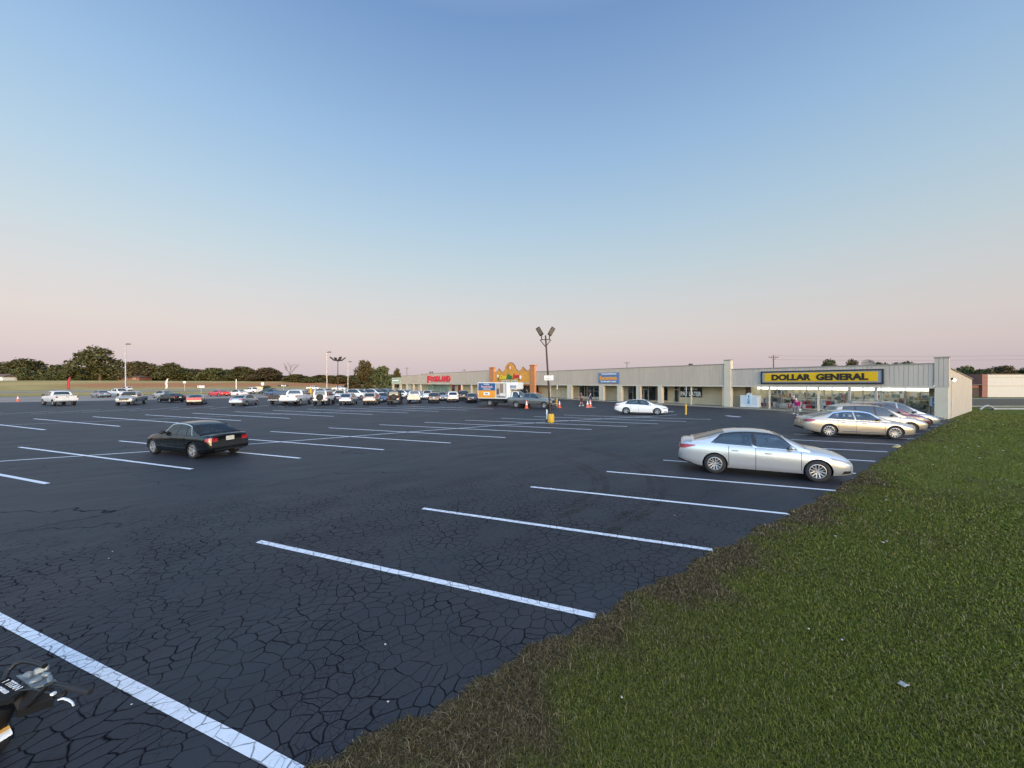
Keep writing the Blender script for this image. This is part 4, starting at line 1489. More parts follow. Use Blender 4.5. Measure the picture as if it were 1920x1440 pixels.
# pillars along the covered walk
for a_, b_ in ((1063, 1071), (1123, 1131), (1157, 1165), (1192.5, 1200), (1233, 1241)):
    block('pillar', M['pillar'], bx(a_), bx(b_) - .0, -.02, .55, 0.0, 2.60, None, .04)
for a_, b_ in ((735.2, 737.4), (749.3, 751.4), (761, 762.8), (773.6, 775.3), (786.8, 788.4), (864, 865.2), (882, 883.3), (907, 908.5)):
    block('pillar', M['pillar'], bx(a_), bx(b_), .02, .5, 0.0, 2.58, None, .03)
for px in (1031, 1295.3, 1441.8, 1533.7):
    block('post', M['pillar'], bx(px) - .08, bx(px) + .08, .05, .21, 0.0, 2.60, None, .02)
for px in (1592, 1642):
    block('post', M['frame'], bx(px) - .10, bx(px) + .10, .05, .25, 0.0, 2.60, None, .02)

def back_wall(px0, px1, mat=None, rib=True, d=REC):
    x0, x1 = bx(px0, d), bx(px1, d)
    mb = MB()
    if rib:
        ribbed(mb, x0, x1, .13, 2.70, d, .30, .02)
    else:
        mb.box(x0, x1, d, d + .12, .13, 2.70)
    return mb.build('wall_panel', mat or M['beige'], mall)
def shop_window(px0, px1, z0=.45, mull=(), glass=None, d=REC, top=2.62, frame=None, thick=.06):
    x0, x1 = bx(px0, d), bx(px1, d)
    fr = MB()
    t = thick
    fr.box(x0, x1, d - .03, d + .09, z0 - .06, z0)
    fr.box(x0, x1, d - .03, d + .09, top, top + .06)
    xs = [x0] + [bx(m_, d) for m_ in mull] + [x1]
    for q in xs:
        fr.box(q - t / 2, q + t / 2, d - .05, d + .10, z0 + .001, top - .001)
    f = fr.build('window_frame', frame or M['frame'], mall)
    gl = MB()
    for i in range(len(xs) - 1):
        gl.box(xs[i] + t / 2, xs[i + 1] - t / 2, d + .02, d + .035, z0, top)
    gl.build('pane', glass or M['glass'], f)
    if z0 > .3:
        block('sill_wall', M['beige'], x0, x1, d - .01, d + .1, .13, z0 - .06)
    return f
def shop_door(px0, px1, glass=None, d=REC, frame=None, h=2.12):
    x0, x1 = bx(px0, d), bx(px1, d)
    fr = MB()
    t = .09
    fr.box(x0, x0 + t, d - .05, d + .08, .13, h); fr.box(x1 - t, x1, d - .05, d + .08, .13, h)
    fr.box(x0 + t, x1 - t, d - .05, d + .08, h - t, h); fr.box(x0 + t, x1 - t, d - .05, d + .08, .13, .13 + .2)
    dr = fr.build('door', frame or M['frame'], mall)
    MB().box(x0 + t, x1 - t, d - .01, d + .01, .33, h - t).build('pane', glass or M['glass'], dr)
    hd = MB(); hd.tube([(x1 - .16, d - .09, .9), (x1 - .16, d - .09, 1.3)], .018, 6)
    hd.build('handle', M['chrome'], dr)
    MB().box(x0, x1, d - .01, d + .01, h + .002, 2.62).build('transom', glass or M['glass'], dr)

# home furniture shop front
back_wall(1005, 1086.5); shop_window(1086.5, 1123.5, .55, (1096, 1101, 1113.5))
back_wall(1123.5, 1178); shop_window(1178, 1195, .35, (1187,))
back_wall(1195, 1201, rib=False)
shop_door(1201, 1207); shop_door(1207.2, 1216); shop_window(1216.2, 1234, .40)
back_wall(1234, 1243); shop_window(1243, 1252.5, .45); back_wall(1252.5, 1264.5); shop_door(1264.5, 1274); back_wall(1274, 1370)
# discount shop front
back_wall(1370, 1398, rib=False)
block('side_door', M['brown_door'], bx(1398, REC), bx(1408.5, REC), REC - .02, REC + .06, .13, 2.70)
shop_window(1408.5, 1742.8, .30, (1427, 1457, 1487, 1500, 1512, 1545, 1560, 1592, 1618, 1642, 1652, 1697), M['pane'], top=2.66)
back_wall(1742.8, 1768, M['tan_wall'], rib=False)
# green tinted supermarket entrance
back_wall(735, 799); shop_window(799, 842, .3, (801.5, 812, 826), M['green_tint'], frame=M['green_trim'])
back_wall(842, 847, rib=False); shop_door(847, 853.5, frame=M['sign_red']); back_wall(853.5, 859, rib=False); shop_door(859, 864, frame=M['sign_red']); back_wall(864, 921)
shop_window(739, 748, .9, (), d=REC - .1); shop_window(783, 787, .5, (), M['sign_white'], d=REC - .1); shop_window(765, 772, .4, (), M['sign_white'], d=REC - .1)

# lamps, downpipes and a gutter line along the covered walk
for px in (1090, 1145, 1180, 1218, 1260, 1320, 1420, 1470, 1560, 1620, 1680, 1725):
    x = bx(px)
    MB().cbox(x - .30, x + .30, .8, 1.0, 2.57, 2.655, .01).build('walk_light', M['frame'], mall)
for px in (1071.6, 1131.6, 1200.6, 1356.2, 884.2, 765.2):
    x = bx(px)
    dp = MB(); dp.tube([(x, -.07, .15), (x, -.07, 2.52), (x, .0, 2.62)], .05, 6)
    dp.build('downpipe', M['pillar'], mall)
# inside of the discount shop
D0 = REC + .3
ix0, ix1 = bx(1405, REC), -.5
block('shop_floor', M['shop_floor'], ix0, ix1, D0, 15, .06, .125)
block('shop_ceiling', M['sign_white'], ix0, ix1, D0, 16.7, 3.0, 3.1)
block('shop_back_wall', M['beige'], ix0, ix1, 9.0, 9.15, .125, 2.99)
block('shop_end_wall', M['beige'], ix0 - .1, ix0, D0, 9.0, .125, 2.99)
l0 = None
for r_ in (3.4, 5.2, 7.2):
    x = ix0 + .4
    while x < ix1 - 1.3:
        if r_ < 4 or l0 is None or True:
            zl = 2.28 if r_ < 4 else 2.5
            if l0 is None:
                l0 = MB().cbox(0, 1.25, 0, .30, 0, .30, .01).build('ceiling_light', M['tube_light'], mall)
                q = l0
            else:
                q = l0.copy(); COL.objects.link(q); link_child(q, mall)
            q.location = (x, r_, zl)
        x += 1.30
goods = [P('goods %d' % i, c, .5) for i, c in enumerate([(.20, .04, .045), (.09, .12, .08), (.08, .11, .15), (.40, .37, .31), (.04, .04, .045), (.24, .19, .08), (.22, .22, .23), (.45, .44, .42), (.05, .07, .05), (.13, .09, .07), (.16, .18, .16), (.30, .29, .26)])]
for (yy, zt, dens) in ((3.1, 1.25, .62), (4.6, 1.7, .8), (6.8, 2.1, .85), (8.6, 2.35, .95)):
    x = ix0 + .3
    while x < ix1 - .5:
        w_ = rng.uniform(.5, 1.5)
        if rng.random() < dens:
            sh = MB()
            levels = rng.randint(2, 4)
            hh = zt * rng.uniform(.65, 1.0)
            sh.use(M['frame']).box(0, w_, .31, .34, 0, hh - .13)
            for l_ in range(levels):
                za = (hh - .13) * l_ / levels
                sh.use(M['frame']).box(0, w_, 0, .30, za + .002, za + .02)
                xx = .01
                while xx < w_ - .06:
                    ww = rng.uniform(.08, .32)
                    sh.use(rng.choice(goods))
                    sh.box(xx, min(xx + ww, w_), .01, .3, za + .021, za + (hh - .13) / levels * rng.uniform(.5, .95))
                    xx += ww + .012
            o = sh.build('stocked_shelf')
            o.location = BM @ Vector((x, yy, .13)); o.rotation_euler = (0, 0, BROT)
            tag(o, 'stocked goods shelf seen through the discount shop windows', 'shelf', 'shelves of goods behind the shop glass')
        x += w_ + rng.uniform(.05, .4)

# orange restaurant front with a scalloped parapet
fx0, fx1 = bx(920), bx(1005)
wF = fx1 - fx0
def fxp(px): return bx(px)
fac = MB()
top = [(927.5, 5.62), (930, 5.55), (932.5, 5.75), (935.5, 6.35), (937, 6.38), (939.5, 5.85), (942, 5.56), (944.5, 5.62), (947.5, 6.1), (949, 6.75), (951, 7.15), (953.5, 7.52), (957.5, 7.68),
       (961.5, 7.52), (964.5, 7.15), (966.5, 6.75), (968.5, 6.1), (971.5, 5.62), (974.5, 5.58), (978, 5.9), (980.5, 6.42), (982.5, 6.42), (985.5, 5.9), (989, 5.6), (992, 5.68), (995.5, 6.1), (996.3, 6.25)]
poly = [(fxp(p), z) for p, z in top]
fac.prism([(fxp(927.5), 3.12)] + poly + [(fxp(996.3), 3.12)], -.22, .10)
rest = fac.build('restaurant_front', M['clay'], mall)
sct = MB()
sct.tube([(x, -.10, z + .02) for x, z in poly], .10, 6)
sct.build('scallop_trim', M['navy'], rest)
for a_, b_, H_ in ((920, 928, 6.7), (996, 1005, 6.65)):
    tw = MB()
    tw.cbox(bx(a_), bx(b_), -.38, .12, 0, H_, .03)
    tw.build('tower', M['clay_dark'], rest)
    tw = MB()
    tw.cbox(bx(a_) - .12, bx(b_) + .12, -.50, .24, H_, H_ + .22, .04)
    tw.build('tower_cap', M['clay_dark'], rest)
ld = MB(); ld.box(fxp(928.2), fxp(995.8), -.30, .16, 2.86, 3.10)
ld.build('ledge', M['pillar'], rest)
ld = MB(); ld.box(fxp(928.2), fxp(995.8), -.16, .12, 2.52, 2.84)
ld.build('lintel', M['clay_dark'], rest)
op = MB(); op.box(fxp(928.2), fxp(995.8), 1.9, 2.0, .13, 2.6)
op.build('dark_window', M['shop_dark'], rest)
ny = MB()
for i in range(46):   # pale decorations painted on the dark restaurant windows
    x = rng.uniform(fxp(972), fxp(995)); z = rng.uniform(.9, 2.45); r_ = rng.uniform(.05, .17)
    ny.use(rng.choice([M['sign_white'], M['clay_dark'], M['pillar'], M['navy']]))
    ny.tube([(x + r_ * math.cos(k * .9 + i), 1.86, z + r_ * math.sin(k * .9 + i)) for k in range(5)], .035, 5)
ny.build('window_art', None, rest)
ma = MB()
for k in range(12):
    x = rng.uniform(bx(1006, REC), bx(1014, REC)); z = rng.uniform(.3, 1.6)
    ma.use(rng.choice([M['clay_dark'], M['brown_door'], M['clay']]))
    ma.ball((x, REC - .06, z), .45, .03, .3, seg=10, ring=6)
ma.build('wall_mural', None, rest)
emb = MB()
emb.use(M['sign_white']).box(fxp(957) , fxp(958.6), -.30, -.225, 6.25, 6.85)
emb.use(M['clay_dark']).cbox(fxp(952), fxp(956.4), -.28, -.225, 6.2, 6.95, .02)
emb.use(M['navy']).cbox(fxp(956.5), fxp(957), -.28, -.225, 6.2, 7.1, .01)
emb.build('gable_emblem', None, rest)

# ---------------------------------------------------------------- signs on the shop fronts (things of their own)
def on_front(name, label, cat, px, z, d=0.0, group=None):
    x = bx(px)
    p = BM @ Vector((x, d, z))
    return empty(name, p, BROT, label, cat, group)
# discount shop sign
w_ = bx(1657.5) - bx(1427.5)
sg = on_front('store_sign', 'long yellow sign with black lettering above the discount shop windows', 'sign', 1427.5, 2.96, -.04)
mb = MB(); mb.box(0, w_, -.16, .0, 0, .12); mb.box(0, w_, -.16, 0, 1.28, 1.40); mb.box(0, .12, -.16, 0, .12, 1.28); mb.box(w_ - .12, w_, -.16, 0, .12, 1.28)
mb.build('sign_frame', M['black_sign'], sg)
mb = MB(); mb.cbox(.12, w_ - .12, -.10, .0, .12, 1.28, .02); mb.build('silver_border', M['sign_silver'], sg)
mb = MB(); mb.cbox(.38, w_ - .42, -.125, -.06, .24, 1.17, .02); mb.build('sign_face', M['sign_yellow'], sg)
lx0, lx1 = bx(1448) - bx(1427.5), bx(1534) - bx(1427.5)
a0 = bx(1427.5)
for (p0, p1, tx) in ((1448, 1522, 'DOLLAR'), (1531, 1629, 'GENERAL')):
    xa, xb = bx(p0) - a0, bx(p1) - a0
    text_mb(tx, xb - xa, .68, .03, M['sign_black'], .055, M=Matrix.Translation((xa, -.126, .36))).build('lettering', None, sg)
# supermarket letters
w_ = bx(845) - bx(802)
sg = on_front('supermarket_sign', 'red supermarket channel letters on the far beige fascia', 'sign', 802, 3.25, -.05)
for i, (ch, x, ww, z, hh) in enumerate([('F', 0, .155, -.25, 2.35), ('O', .16, .115, .12, 1.8), ('O', .285, .115, .12, 1.8), ('D', .41, .115, .12, 1.8), ('L', .54, .09, .12, 1.8), ('A', .625, .13, .12, 1.8), ('N', .76, .115, .12, 1.8), ('D', .885, .115, .12, 1.8)]):
    mb = text_mb(ch, ww * w_, hh, .16, M['sign_red'], .05, M=Matrix.Translation((x * w_, -.02, z + .1)))
    mb.build('letter', None, sg)
# home furniture sign
w_ = bx(1161.5) - bx(1123)
sg = on_front('furniture_sign', 'blue rectangular furniture shop sign with orange middle word', 'sign', 1123, 2.98, -.04)
mb = MB(); mb.cbox(0, w_, -.10, 0, 0, 1.78, .02); mb.build('sign_face', M['sign_blue'], sg)
text_mb('FARMERS', w_ * .72, .26, .03, M['sign_white'], .03, M=Matrix.Translation((w_ * .17, -.102, 1.42))).build('lettering', None, sg)
text_mb('home', w_ * .84, .72, .04, M['sign_orange'], .05, M=Matrix.Translation((w_ * .07, -.102, .55))).build('lettering', None, sg)
text_mb('FURNITURE', w_ * .74, .26, .03, M['sign_white'], .03, M=Matrix.Translation((w_ * .13, -.102, .16))).build('lettering', None, sg)
# banner under the soffit
x_, x2 = bx(1276, REC), bx(1317, REC)
p = BM @ Vector((x_, REC - .06, 1.06))
sg = empty('hanging_banner', p, BROT, 'black banner reading PAY LATER in white on the shop wall', 'banner')
w_ = x2 - x_
mb = MB(); mb.grid([[(w_ * i / 16, -.02 * math.sin(i * 1.3), z) for z in (0, .45, .9, 1.35)] for i in range(17)]); 
bn = mb.build('banner_cloth', M['banner_black'], sg)
so = bn.modifiers.new('thickness', 'SOLIDIFY'); so.thickness = .01
text_mb('PAY LATER', w_ * .94, .62, .015, M['sign_white'], .03, M=Matrix.Translation((w_ * .03, -.05, .16))).build('lettering', None, sg)
text_mb('BUY NOW', w_ * .6, .26, .015, M['sign_white'], .01, M=Matrix.Translation((w_ * .2, -.05, .98))).build('lettering', None, sg)
# small lit sign on the green end bay
w_ = bx(748.2) - bx(735.5)
sg = on_front('small_shop_sign', 'small white sign on the pale green end bay', 'sign', 735.8, 3.55, -.03)
MB().cbox(0, w_, -.10, 0, 0, .95, .02).build('sign_frame', P('dark green frame', (.10, .17, .06), .5), sg)
MB().cbox(.15, w_ - .15, -.14, -.08, .15, .80, .02).build('sign_face', P('bright sign face', (.85, .86, .80), .4, emit=.25), sg)
# restaurant sign
sg = on_front('restaurant_sign', 'yellow green and red restaurant lettering on the orange scalloped front', 'sign', 934, 3.9, -.24)
o0 = bx(934)
gY, gG, gR = P('sign letters yellow', (.80, .62, .02), .4), P('sign letters green', (.02, .20, .05), .4), P('sign letters scarlet', (.62, .01, .03), .4)
for (tx, p0, p1, mt, hh, z) in (('Casa', 939.5, 951.5, gY, 1.05, 0), ('Alto', 951.6, 962, gG, 1.25, -.05), ('Jose', 963.5, 975.5, gR, 1.20, 0)):
    xa, xb = bx(p0) - o0, bx(p1) - o0
    text_mb(tx, xb - xa, hh, .10, mt, .05, .15, M=Matrix.Translation((xa, -.02, z))).build('lettering', None, sg)
for (p0, tilt) in ((935.5, 1), (978, -1)):   # a pale maraca at each end
    xa = bx(p0) - o0
    mr_ = MB(); mr_.use(M['sign_white']).ball((xa, -.12, .75 if tilt > 0 else .35), .38, .12, .45)
    mr_.use(M['shop_dark']).tube([(xa, -.12, .5 if tilt > 0 else .5), (xa + .6 * tilt, -.12, -.3 if tilt > 0 else -.25)], .09, 6)
    mr_.build('maraca', None, sg)
for k_, (p0, p1) in enumerate(((943.2, 957.2), (960.2, 973))):
    xa, xb = bx(p0), bx(p1)
    o = on_front('menu_board', ('left' if k_ == 0 else 'right') + ' of two pale menu panels under the restaurant lettering', 'sign panel', p0, 3.13, -.34, 'pale panels under the restaurant lettering')
    MB().cbox(0, xb - xa, -.04, .03, 0, .62, .01).build('panel', P('pale panel', (.62, .60, .46), .5), o)
    gp_ = MB()
    for j in range(5):
        gp_.use([gY, gG, gR, M['pillar'], gG][j]).cbox((xb - xa) * (.1 + .17 * j), (xb - xa) * (.2 + .17 * j), -.055, -.038, .12, .30 + .05 * (j % 3), .005)
    gp_.build('printing', None, o)
# ice freezer by the discount shop
x_, x2 = bx(1386, .7), bx(1421, .7)
p = BM @ Vector((x_, .9, .13))
ice = empty('ice_freezer', p, BROT, 'white ice merchandiser with blue ICE lettering beside the shop windows', 'freezer')
w_ = x2 - x_
MB().cbox(0, w_, 0, .85, 0, 1.42, .03).build('cabinet', M['white'], ice)
for k_ in (0, 1):
    xa = w_ * (.06 + .48 * k_)
    dd = MB().cbox(xa, xa + w_ * .40, -.04, .01, .34, 1.34, .015).build('door', P('pale freezer door', (.62, .68, .72), .35), ice)
    MB().cbox(xa + (w_ * .36 if k_ == 0 else .02), xa + (w_ * .38 if k_ == 0 else .07), -.08, -.03, .6, 1.0, .008).build('handle', M['chrome'], dd)
cr = MB(); cr.tube([(w_ * .5 - .30, .02, 1.40), (w_ * .5 - .22, .02, 1.62), (w_ * .5, .02, 1.70), (w_ * .5 + .22, .02, 1.62), (w_ * .5 + .30, .02, 1.40)], .06, 6)
cr.prism([(w_ * .5 - .3, 1.40), (w_ * .5 + .3, 1.40), (w_ * .5 + .2, 1.62), (w_ * .5, 1.70), (w_ * .5 - .2, 1.62)], 0, .06)
cr.build('arched_top', M['white'], ice)
pn = MB(); pn.cbox(w_ * .5 - .28, w_ * .5 + .28, -.075, -.045, .30, 1.52, .01); pn.build('sign_panel', P('ice sign panel', (.66, .78, .84), .4), ice)
icb = P('ice blue lettering', (.05, .16, .34), .4)
for k_, ch in enumerate('ICE'):
    text_mb(ch, .13 if ch == 'I' else .28, .28, .02, icb, .03, M=Matrix.Translation((w_ * .5 - (.065 if ch == 'I' else .14), -.077, 1.14 - .36 * k_))).build('lettering', None, ice)
# poster case and display at the right end
x_, x2 = bx(1744, 1.2), bx(1765, 1.2)
p = BM @ Vector((x_, 1.3, .13))
po = empty('propane_cage', p, BROT, 'metal exchange cage under a blue and white poster at the end pier', 'cage')
w_ = x2 - x_
MB().cbox(0, w_, 0, .6, .85, 1.72, .02).build('poster_frame', M['white'], po)
pb = MB(); pb.use(P('poster blue', (.06, .20, .42), .4)).cbox(.10, w_ - .08, -.02, .01, .93, 1.62, .01)
pb.use(P('poster pale blue', (.45, .60, .72), .4))
for k_ in range(4):
    pb.cbox(.15 + .3 * k_, .38 + .3 * k_, -.03, -.015, 1.12 + .05 * (k_ % 2), 1.24 + .06 * (k_ % 2), .005)
pb.build('poster', None, po)
cg = MB()
cg.use(M['black'])
for x in (0, w_ / 2, w_): cg.box(x - .02, x + .02, 0, .04, 0, .85)
for z in (.02, .42, .83): cg.box(0, w_, -.002, .03, z - .015, z + .015)
cg.use(P('warm tan goods', (.62, .48, .34), .5)).cbox(.1, w_ * .45, .1, .5, .05, .38, .03).cbox(w_ * .55, w_ - .1, .1, .5, .05, .36, .03).cbox(.15, w_ * .46, .1, .5, .46, .74, .03).cbox(w_ * .56, w_ - .15, .1, .5, .46, .78, .03)  # bundles in one plain warm tan
cg.build('cage', None, po)
# goods put out in front of the shop glass
cart = [P('sidewalk goods %d' % i, c, .55) for i, c in enumerate([(.02, .02, .025), (.30, .02, .03), (.42, .40, .38), (.10, .12, .13), (.03, .05, .09)])]
for k_, (px, nm, lb) in enumerate(((1426, 'display_rack', 'dark rack of bagged goods beside the ice freezer'), (1451, 'display_rack', 'tiered goods rack just right of the first white post'), (1475, 'display_rack', 'low red and grey goods rack by the shop door'), (1513, 'display_rack', 'dark goods rack just right of the shop door'), (1549, 'display_rack', 'white topped goods rack right of the second white post'))):
    wid = 1.5 if k_ != 2 else 2.2
    p = BM @ Vector((bx(px, 1.5) - wid / 2, 1.5, .13))
    o = empty(nm, p, BROT, lb, 'display rack', 'goods racks in front of the shop glass')
    fr = MB(); fr.use(M['frame'] if k_ != 4 else M['white'])
    hh = (1.25, 1.45, .62, 1.1, 1.15)[k_]
    for x in (0, wid):
        for y in (0, .5): fr.box(x - .02, x + .02, y - .02, y + .02, 0, hh)
    for z in (.12, hh * .5, hh - .03): fr.box(-.02, wid + .02, -.022, .522, z - .015, z + .015)
    fr.build('frame', None, o)
    gd = MB()
    for z in (.14, hh * .5 + .02):
        x = .06
        while x < wid - .2:
            ww = rng.uniform(.14, .32)
            gd.use(rng.choice(cart) if k_ != 2 else cart[1 if x > wid * .5 else 2]).cbox(x, x + ww - .02, .05, .45, z, z + hh * rng.uniform(.24, .42), .03)
            x += ww
    gd.build('goods', None, o)
# ---------------------------------------------------------------- lamp posts and poles
M['pole_dark'] = P('dark bronze pole', (0.035, 0.025, 0.022), 0.5, .2, var=.2, vscale=2)
M['pole_grey'] = P('galvanised pole', (0.42, 0.41, 0.40), 0.5, .5, var=.1, vscale=1)
M['wood_pole'] = P('weathered timber pole', (0.13, 0.10, 0.08), 0.9, var=.25, vscale=1.5)
M['led'] = P('led panel lens', (0.10, 0.095, 0.08), 0.35)
def floodlight(parent, p, yaw, tilt, size=1.0, roll=0.0, name='lamp_head'):
    Mx = Matrix.Translation(p) @ Matrix.Rotation(yaw, 4, 'Z') @ Matrix.Rotation(tilt, 4, 'Y') @ Matrix.Rotation(roll, 4, 'X')
    mb = MB()
    mb.use(M['pole_dark']).cbox(-.05 * size, .75 * size, -.20 * size, .20 * size, -.04 * size, .05 * size, .03 * size, Mx)
    for k in range(6):
        mb.box((.05 + .10 * k) * size, (.09 + .10 * k) * size, -.17 * size, .17 * size, .05 * size, .08 * size, Mx)
    h = mb.build(name, None, parent)
    MB().cbox(.08 * size, .68 * size, -.15 * size, .15 * size, -.052 * size, -.035 * size, .004, Mx).build('lens', M['led'], h)
lp = gp(1033, 792)
lamp = empty('street_lamp', lp, 0, 'leaning dark lamp post with two raised floodlights in a yellow base', 'street lamp')
top = Vector((-.42, 0, 6.72))
MB().tube([(-.02, 0, .3), tuple(top)], [.085, .06], 12).build('pole', M['pole_dark'], lamp, 40)
yb = MB()
prof = [(.0, 0), (.24, 0), (.26, .06), (.26, .50), (.24, .60), (.19, .66), (0, .67)]
yb.lathe(prof, 16)
yb.build('base', M['yellow'], lamp, 40)
br = MB()
for sg in (-1, 1):
    br.tube([(top.x, 0, 5.85), (top.x + sg * .42, 0, 6.38)], .035, 6)
    br.tube([(top.x + sg * .30, 0, 6.38), (top.x + sg * .30, 0, 6.8)], .045, 6)
br.tube([(top.x - .36, 0, 6.39), (top.x + .36, 0, 6.39)], .035, 6)
br.build('bracket', M['pole_dark'], lamp)
floodlight(lamp, Vector((top.x - .30, 0, 6.76)), math.pi, R(-60), .88, R(70))
floodlight(lamp, Vector((top.x + .30, 0, 6.76)), 0, R(-60), .88, R(-70))
pl = MB(); pl.use(M['sign_white']).cbox(-.52, .18, -.10, -.075, 3.25, 3.62, .01)
sgn = pl.build('notice_plate', None, lamp)
text_mb('NO', .16, .09, .004, M['black'], .01, M=Matrix.Translation((-.27, -.101, 3.49))).build('lettering', None, sgn)
text_mb('PARKING', .50, .12, .004, M['black'], .01, M=Matrix.Translation((-.42, -.101, 3.31))).build('lettering', None, sgn)
wp = gp(1025.3, 791)
wpo = empty('service_post', wp, 0, 'short white capped service post beside the yellow lamp base', 'post')
mb = MB(); mb.cbox(-.05, .05, -.05, .05, 0, .98, .01); mb.build('post', M['white'], wpo)
mb = MB(); mb.cbox(-.07, .07, -.07, .07, .98, 1.04, .015); mb.cbox(-.10, .10, -.10, .10, 0, .22, .02); mb.build('collar', M['black'], wpo)

def far_pole(px, ptop, pbase, Y, label, heads=1, mat='pole_grey', r=.14):
    z1 = EYE - (ptop - 718) / 693.3 * Y
    x = (px - 960) / 693.3 * Y
    z0 = terrain(x, Y)
    o = empty('light_pole', (x, Y, z0), 0, label, 'light pole')
    H = z1 - z0
    MB().tube([(0, 0, 0), (0, 0, H)], [r, r * .55], 8).build('pole', M[mat], o, 40)
    if heads == 1:
        b = MB(); b.tube([(0, 0, H), (.5, 0, H + .12)], .07, 6); b.cbox(.3, 1.15, -.25, .25, H + .02, H + .22, .05)
        b.build('lamp_head', M['pole_dark'], o)
    else:
        b = MB()
        b.lathe([(0, H - .1), (.9, H + .1), (.9, H + .25), (0, H + .3)], 12)
        b.build('crown_ring', M['pole_dark'], o)
        for k in range(heads):
            w = 2 * math.pi * (k + .5) / heads
            floodlight(o, Vector((.8 * math.cos(w), .8 * math.sin(w), H + .1)), w, R(-40), 1.6)
    return o
far_pole(235.5, 646, 729, 92, 'tall grey light pole above the silver pickup on the left', r=.16)
far_pole(613, 661, 729, 100, 'tall slim grey light pole left of the four headed one', r=.17)
far_pole(633.5, 677, 740, 84, 'dark pole carrying a ring of raised floodlights', 4, 'pole_dark', .13)
far_pole(652.5, 679, 728, 120, 'slim grey light pole just right of the ring of floodlights', r=.16)

def utility_pole(px, ptop, Y, label, arms=1, drums=False):
    x = (px - 960) / 693.3 * Y
    z1 = EYE - (ptop - 718) / 693.3 * Y
    o = empty('utility_pole', (x, Y, terrain(x, Y)), 0, label, 'utility pole')
    mb = MB(); mb.tube([(0, 0, 0), (0, 0, z1)], [.17, .12], 8); mb.build('pole', M['wood_pole'], o, 40)
    for k in range(arms):
        z = z1 - .6 - 1.1 * k
        m2 = MB(); m2.box(-1.25, 1.25, -.08, .08, z, z + .14)
        m2.tube([(-.7, -.05, z), (0, -.12, z - .7)], .03, 5).tube([(.7, -.05, z), (0, -.12, z - .7)], .03, 5)
        for q in (-1.1, -.5, .5, 1.1): m2.lathe([(0, z + .14), (.06, z + .14), (.06, z + .32), (0, z + .34)], 6, Matrix.Translation((q, 0, 0)))
        m2.build('crossarm', M['wood_pole'], o)
    if drums:
        for q in (-.9, .75):
            m3 = MB(); m3.lathe([(0, z1 - 4.6), (.30, z1 - 4.6), (.30, z1 - 3.7), (0, z1 - 3.6)], 10, Matrix.Translation((q, 0, 0)))
            m3.build('transformer', M['pole_grey'], o, 40)
    return o
utility_pole(1450.3, 666, 95, 'timber utility pole with transformers rising behind the discount shop roof', 1, True)
utility_pole(1175.5, 678, 150, 'timber utility pole with crossarm behind the furniture shop roof', 1)
utility_pole(870.5, 692, 210, 'small utility pole with two crossarms behind the supermarket roof', 2)
utility_pole(763, 692, 230, 'small utility pole behind the far left end of the shops', 1)
pw = MB()
for k, (y0, y1) in enumerate(((661, 656), (668, 664))):
    a, b = at_depth(1450, y0 + 6, 95), at_depth(2300, y1, 95)
    pts = []
    for i in range(21):
        t = i / 20
        q = a.lerp(b, t); q.z -= 2.2 * 4 * t * (1 - t) * .35
        pts.append(q)
    pw.tube(pts, .013, 4)
tag(pw.build('power_lines', M['black']), 'thin sagging power lines crossing the sky on the right', 'power line')
# rooftop things
x, d = 1627, 7.0
p = BM @ Vector((bx(x, d), d, 3.95))
dish = empty('satellite_dish', p, BROT + .5, 'grey mesh satellite dish on the discount shop roof', 'satellite dish')
ds = MB()
ds.lathe([(0, 0), (.18, .02), (.35, .07), (.5, .15), (.6, .21), (.59, .22), (.5, .17), (.35, .09), (.18, .04), (0, .02)], 24, Matrix.Translation((0, 0, 1.05)) @ Matrix.Rotation(R(62), 4, 'X'))
ds.build('reflector', P('dish mesh', (.20, .18, .165), .7), dish, 40)
ds = MB(); ds.tube([(0, 0, 0), (0, 0, 1.1)], .06, 8); ds.tube([(-.4, -.25, 1.25), (0, -.55, 1.4), (.4, -.25, 1.25)], .015, 5); ds.cbox(-.05, .05, -.62, -.50, 1.34, 1.46, .02)
ds.build('mount', M['pole_dark'], dish)
for k, (px, d, lb) in enumerate(((806.5, 9, 'small roof vent above the red supermarket letters, left of a pair'), (810.5, 9, 'small roof vent above the red supermarket letters, right of a pair'), (1295, 8, 'small roof vent behind the furniture shop parapet'))):
    o = empty('roof_vent', BM @ Vector((bx(px, d), d, 4.18)), BROT, lb, 'roof vent', 'vents on the shop roofs')
    H = 2.95 if k < 2 else 1.5
    MB().tube([(0, 0, 0), (0, 0, H)], .16, 8).build('pipe', M['pole_dark'], o)
    MB().lathe([(0, H), (.34, H), (.30, H + .35), (0, H + .42)], 10).build('cowl', M['pole_dark'], o, 40)

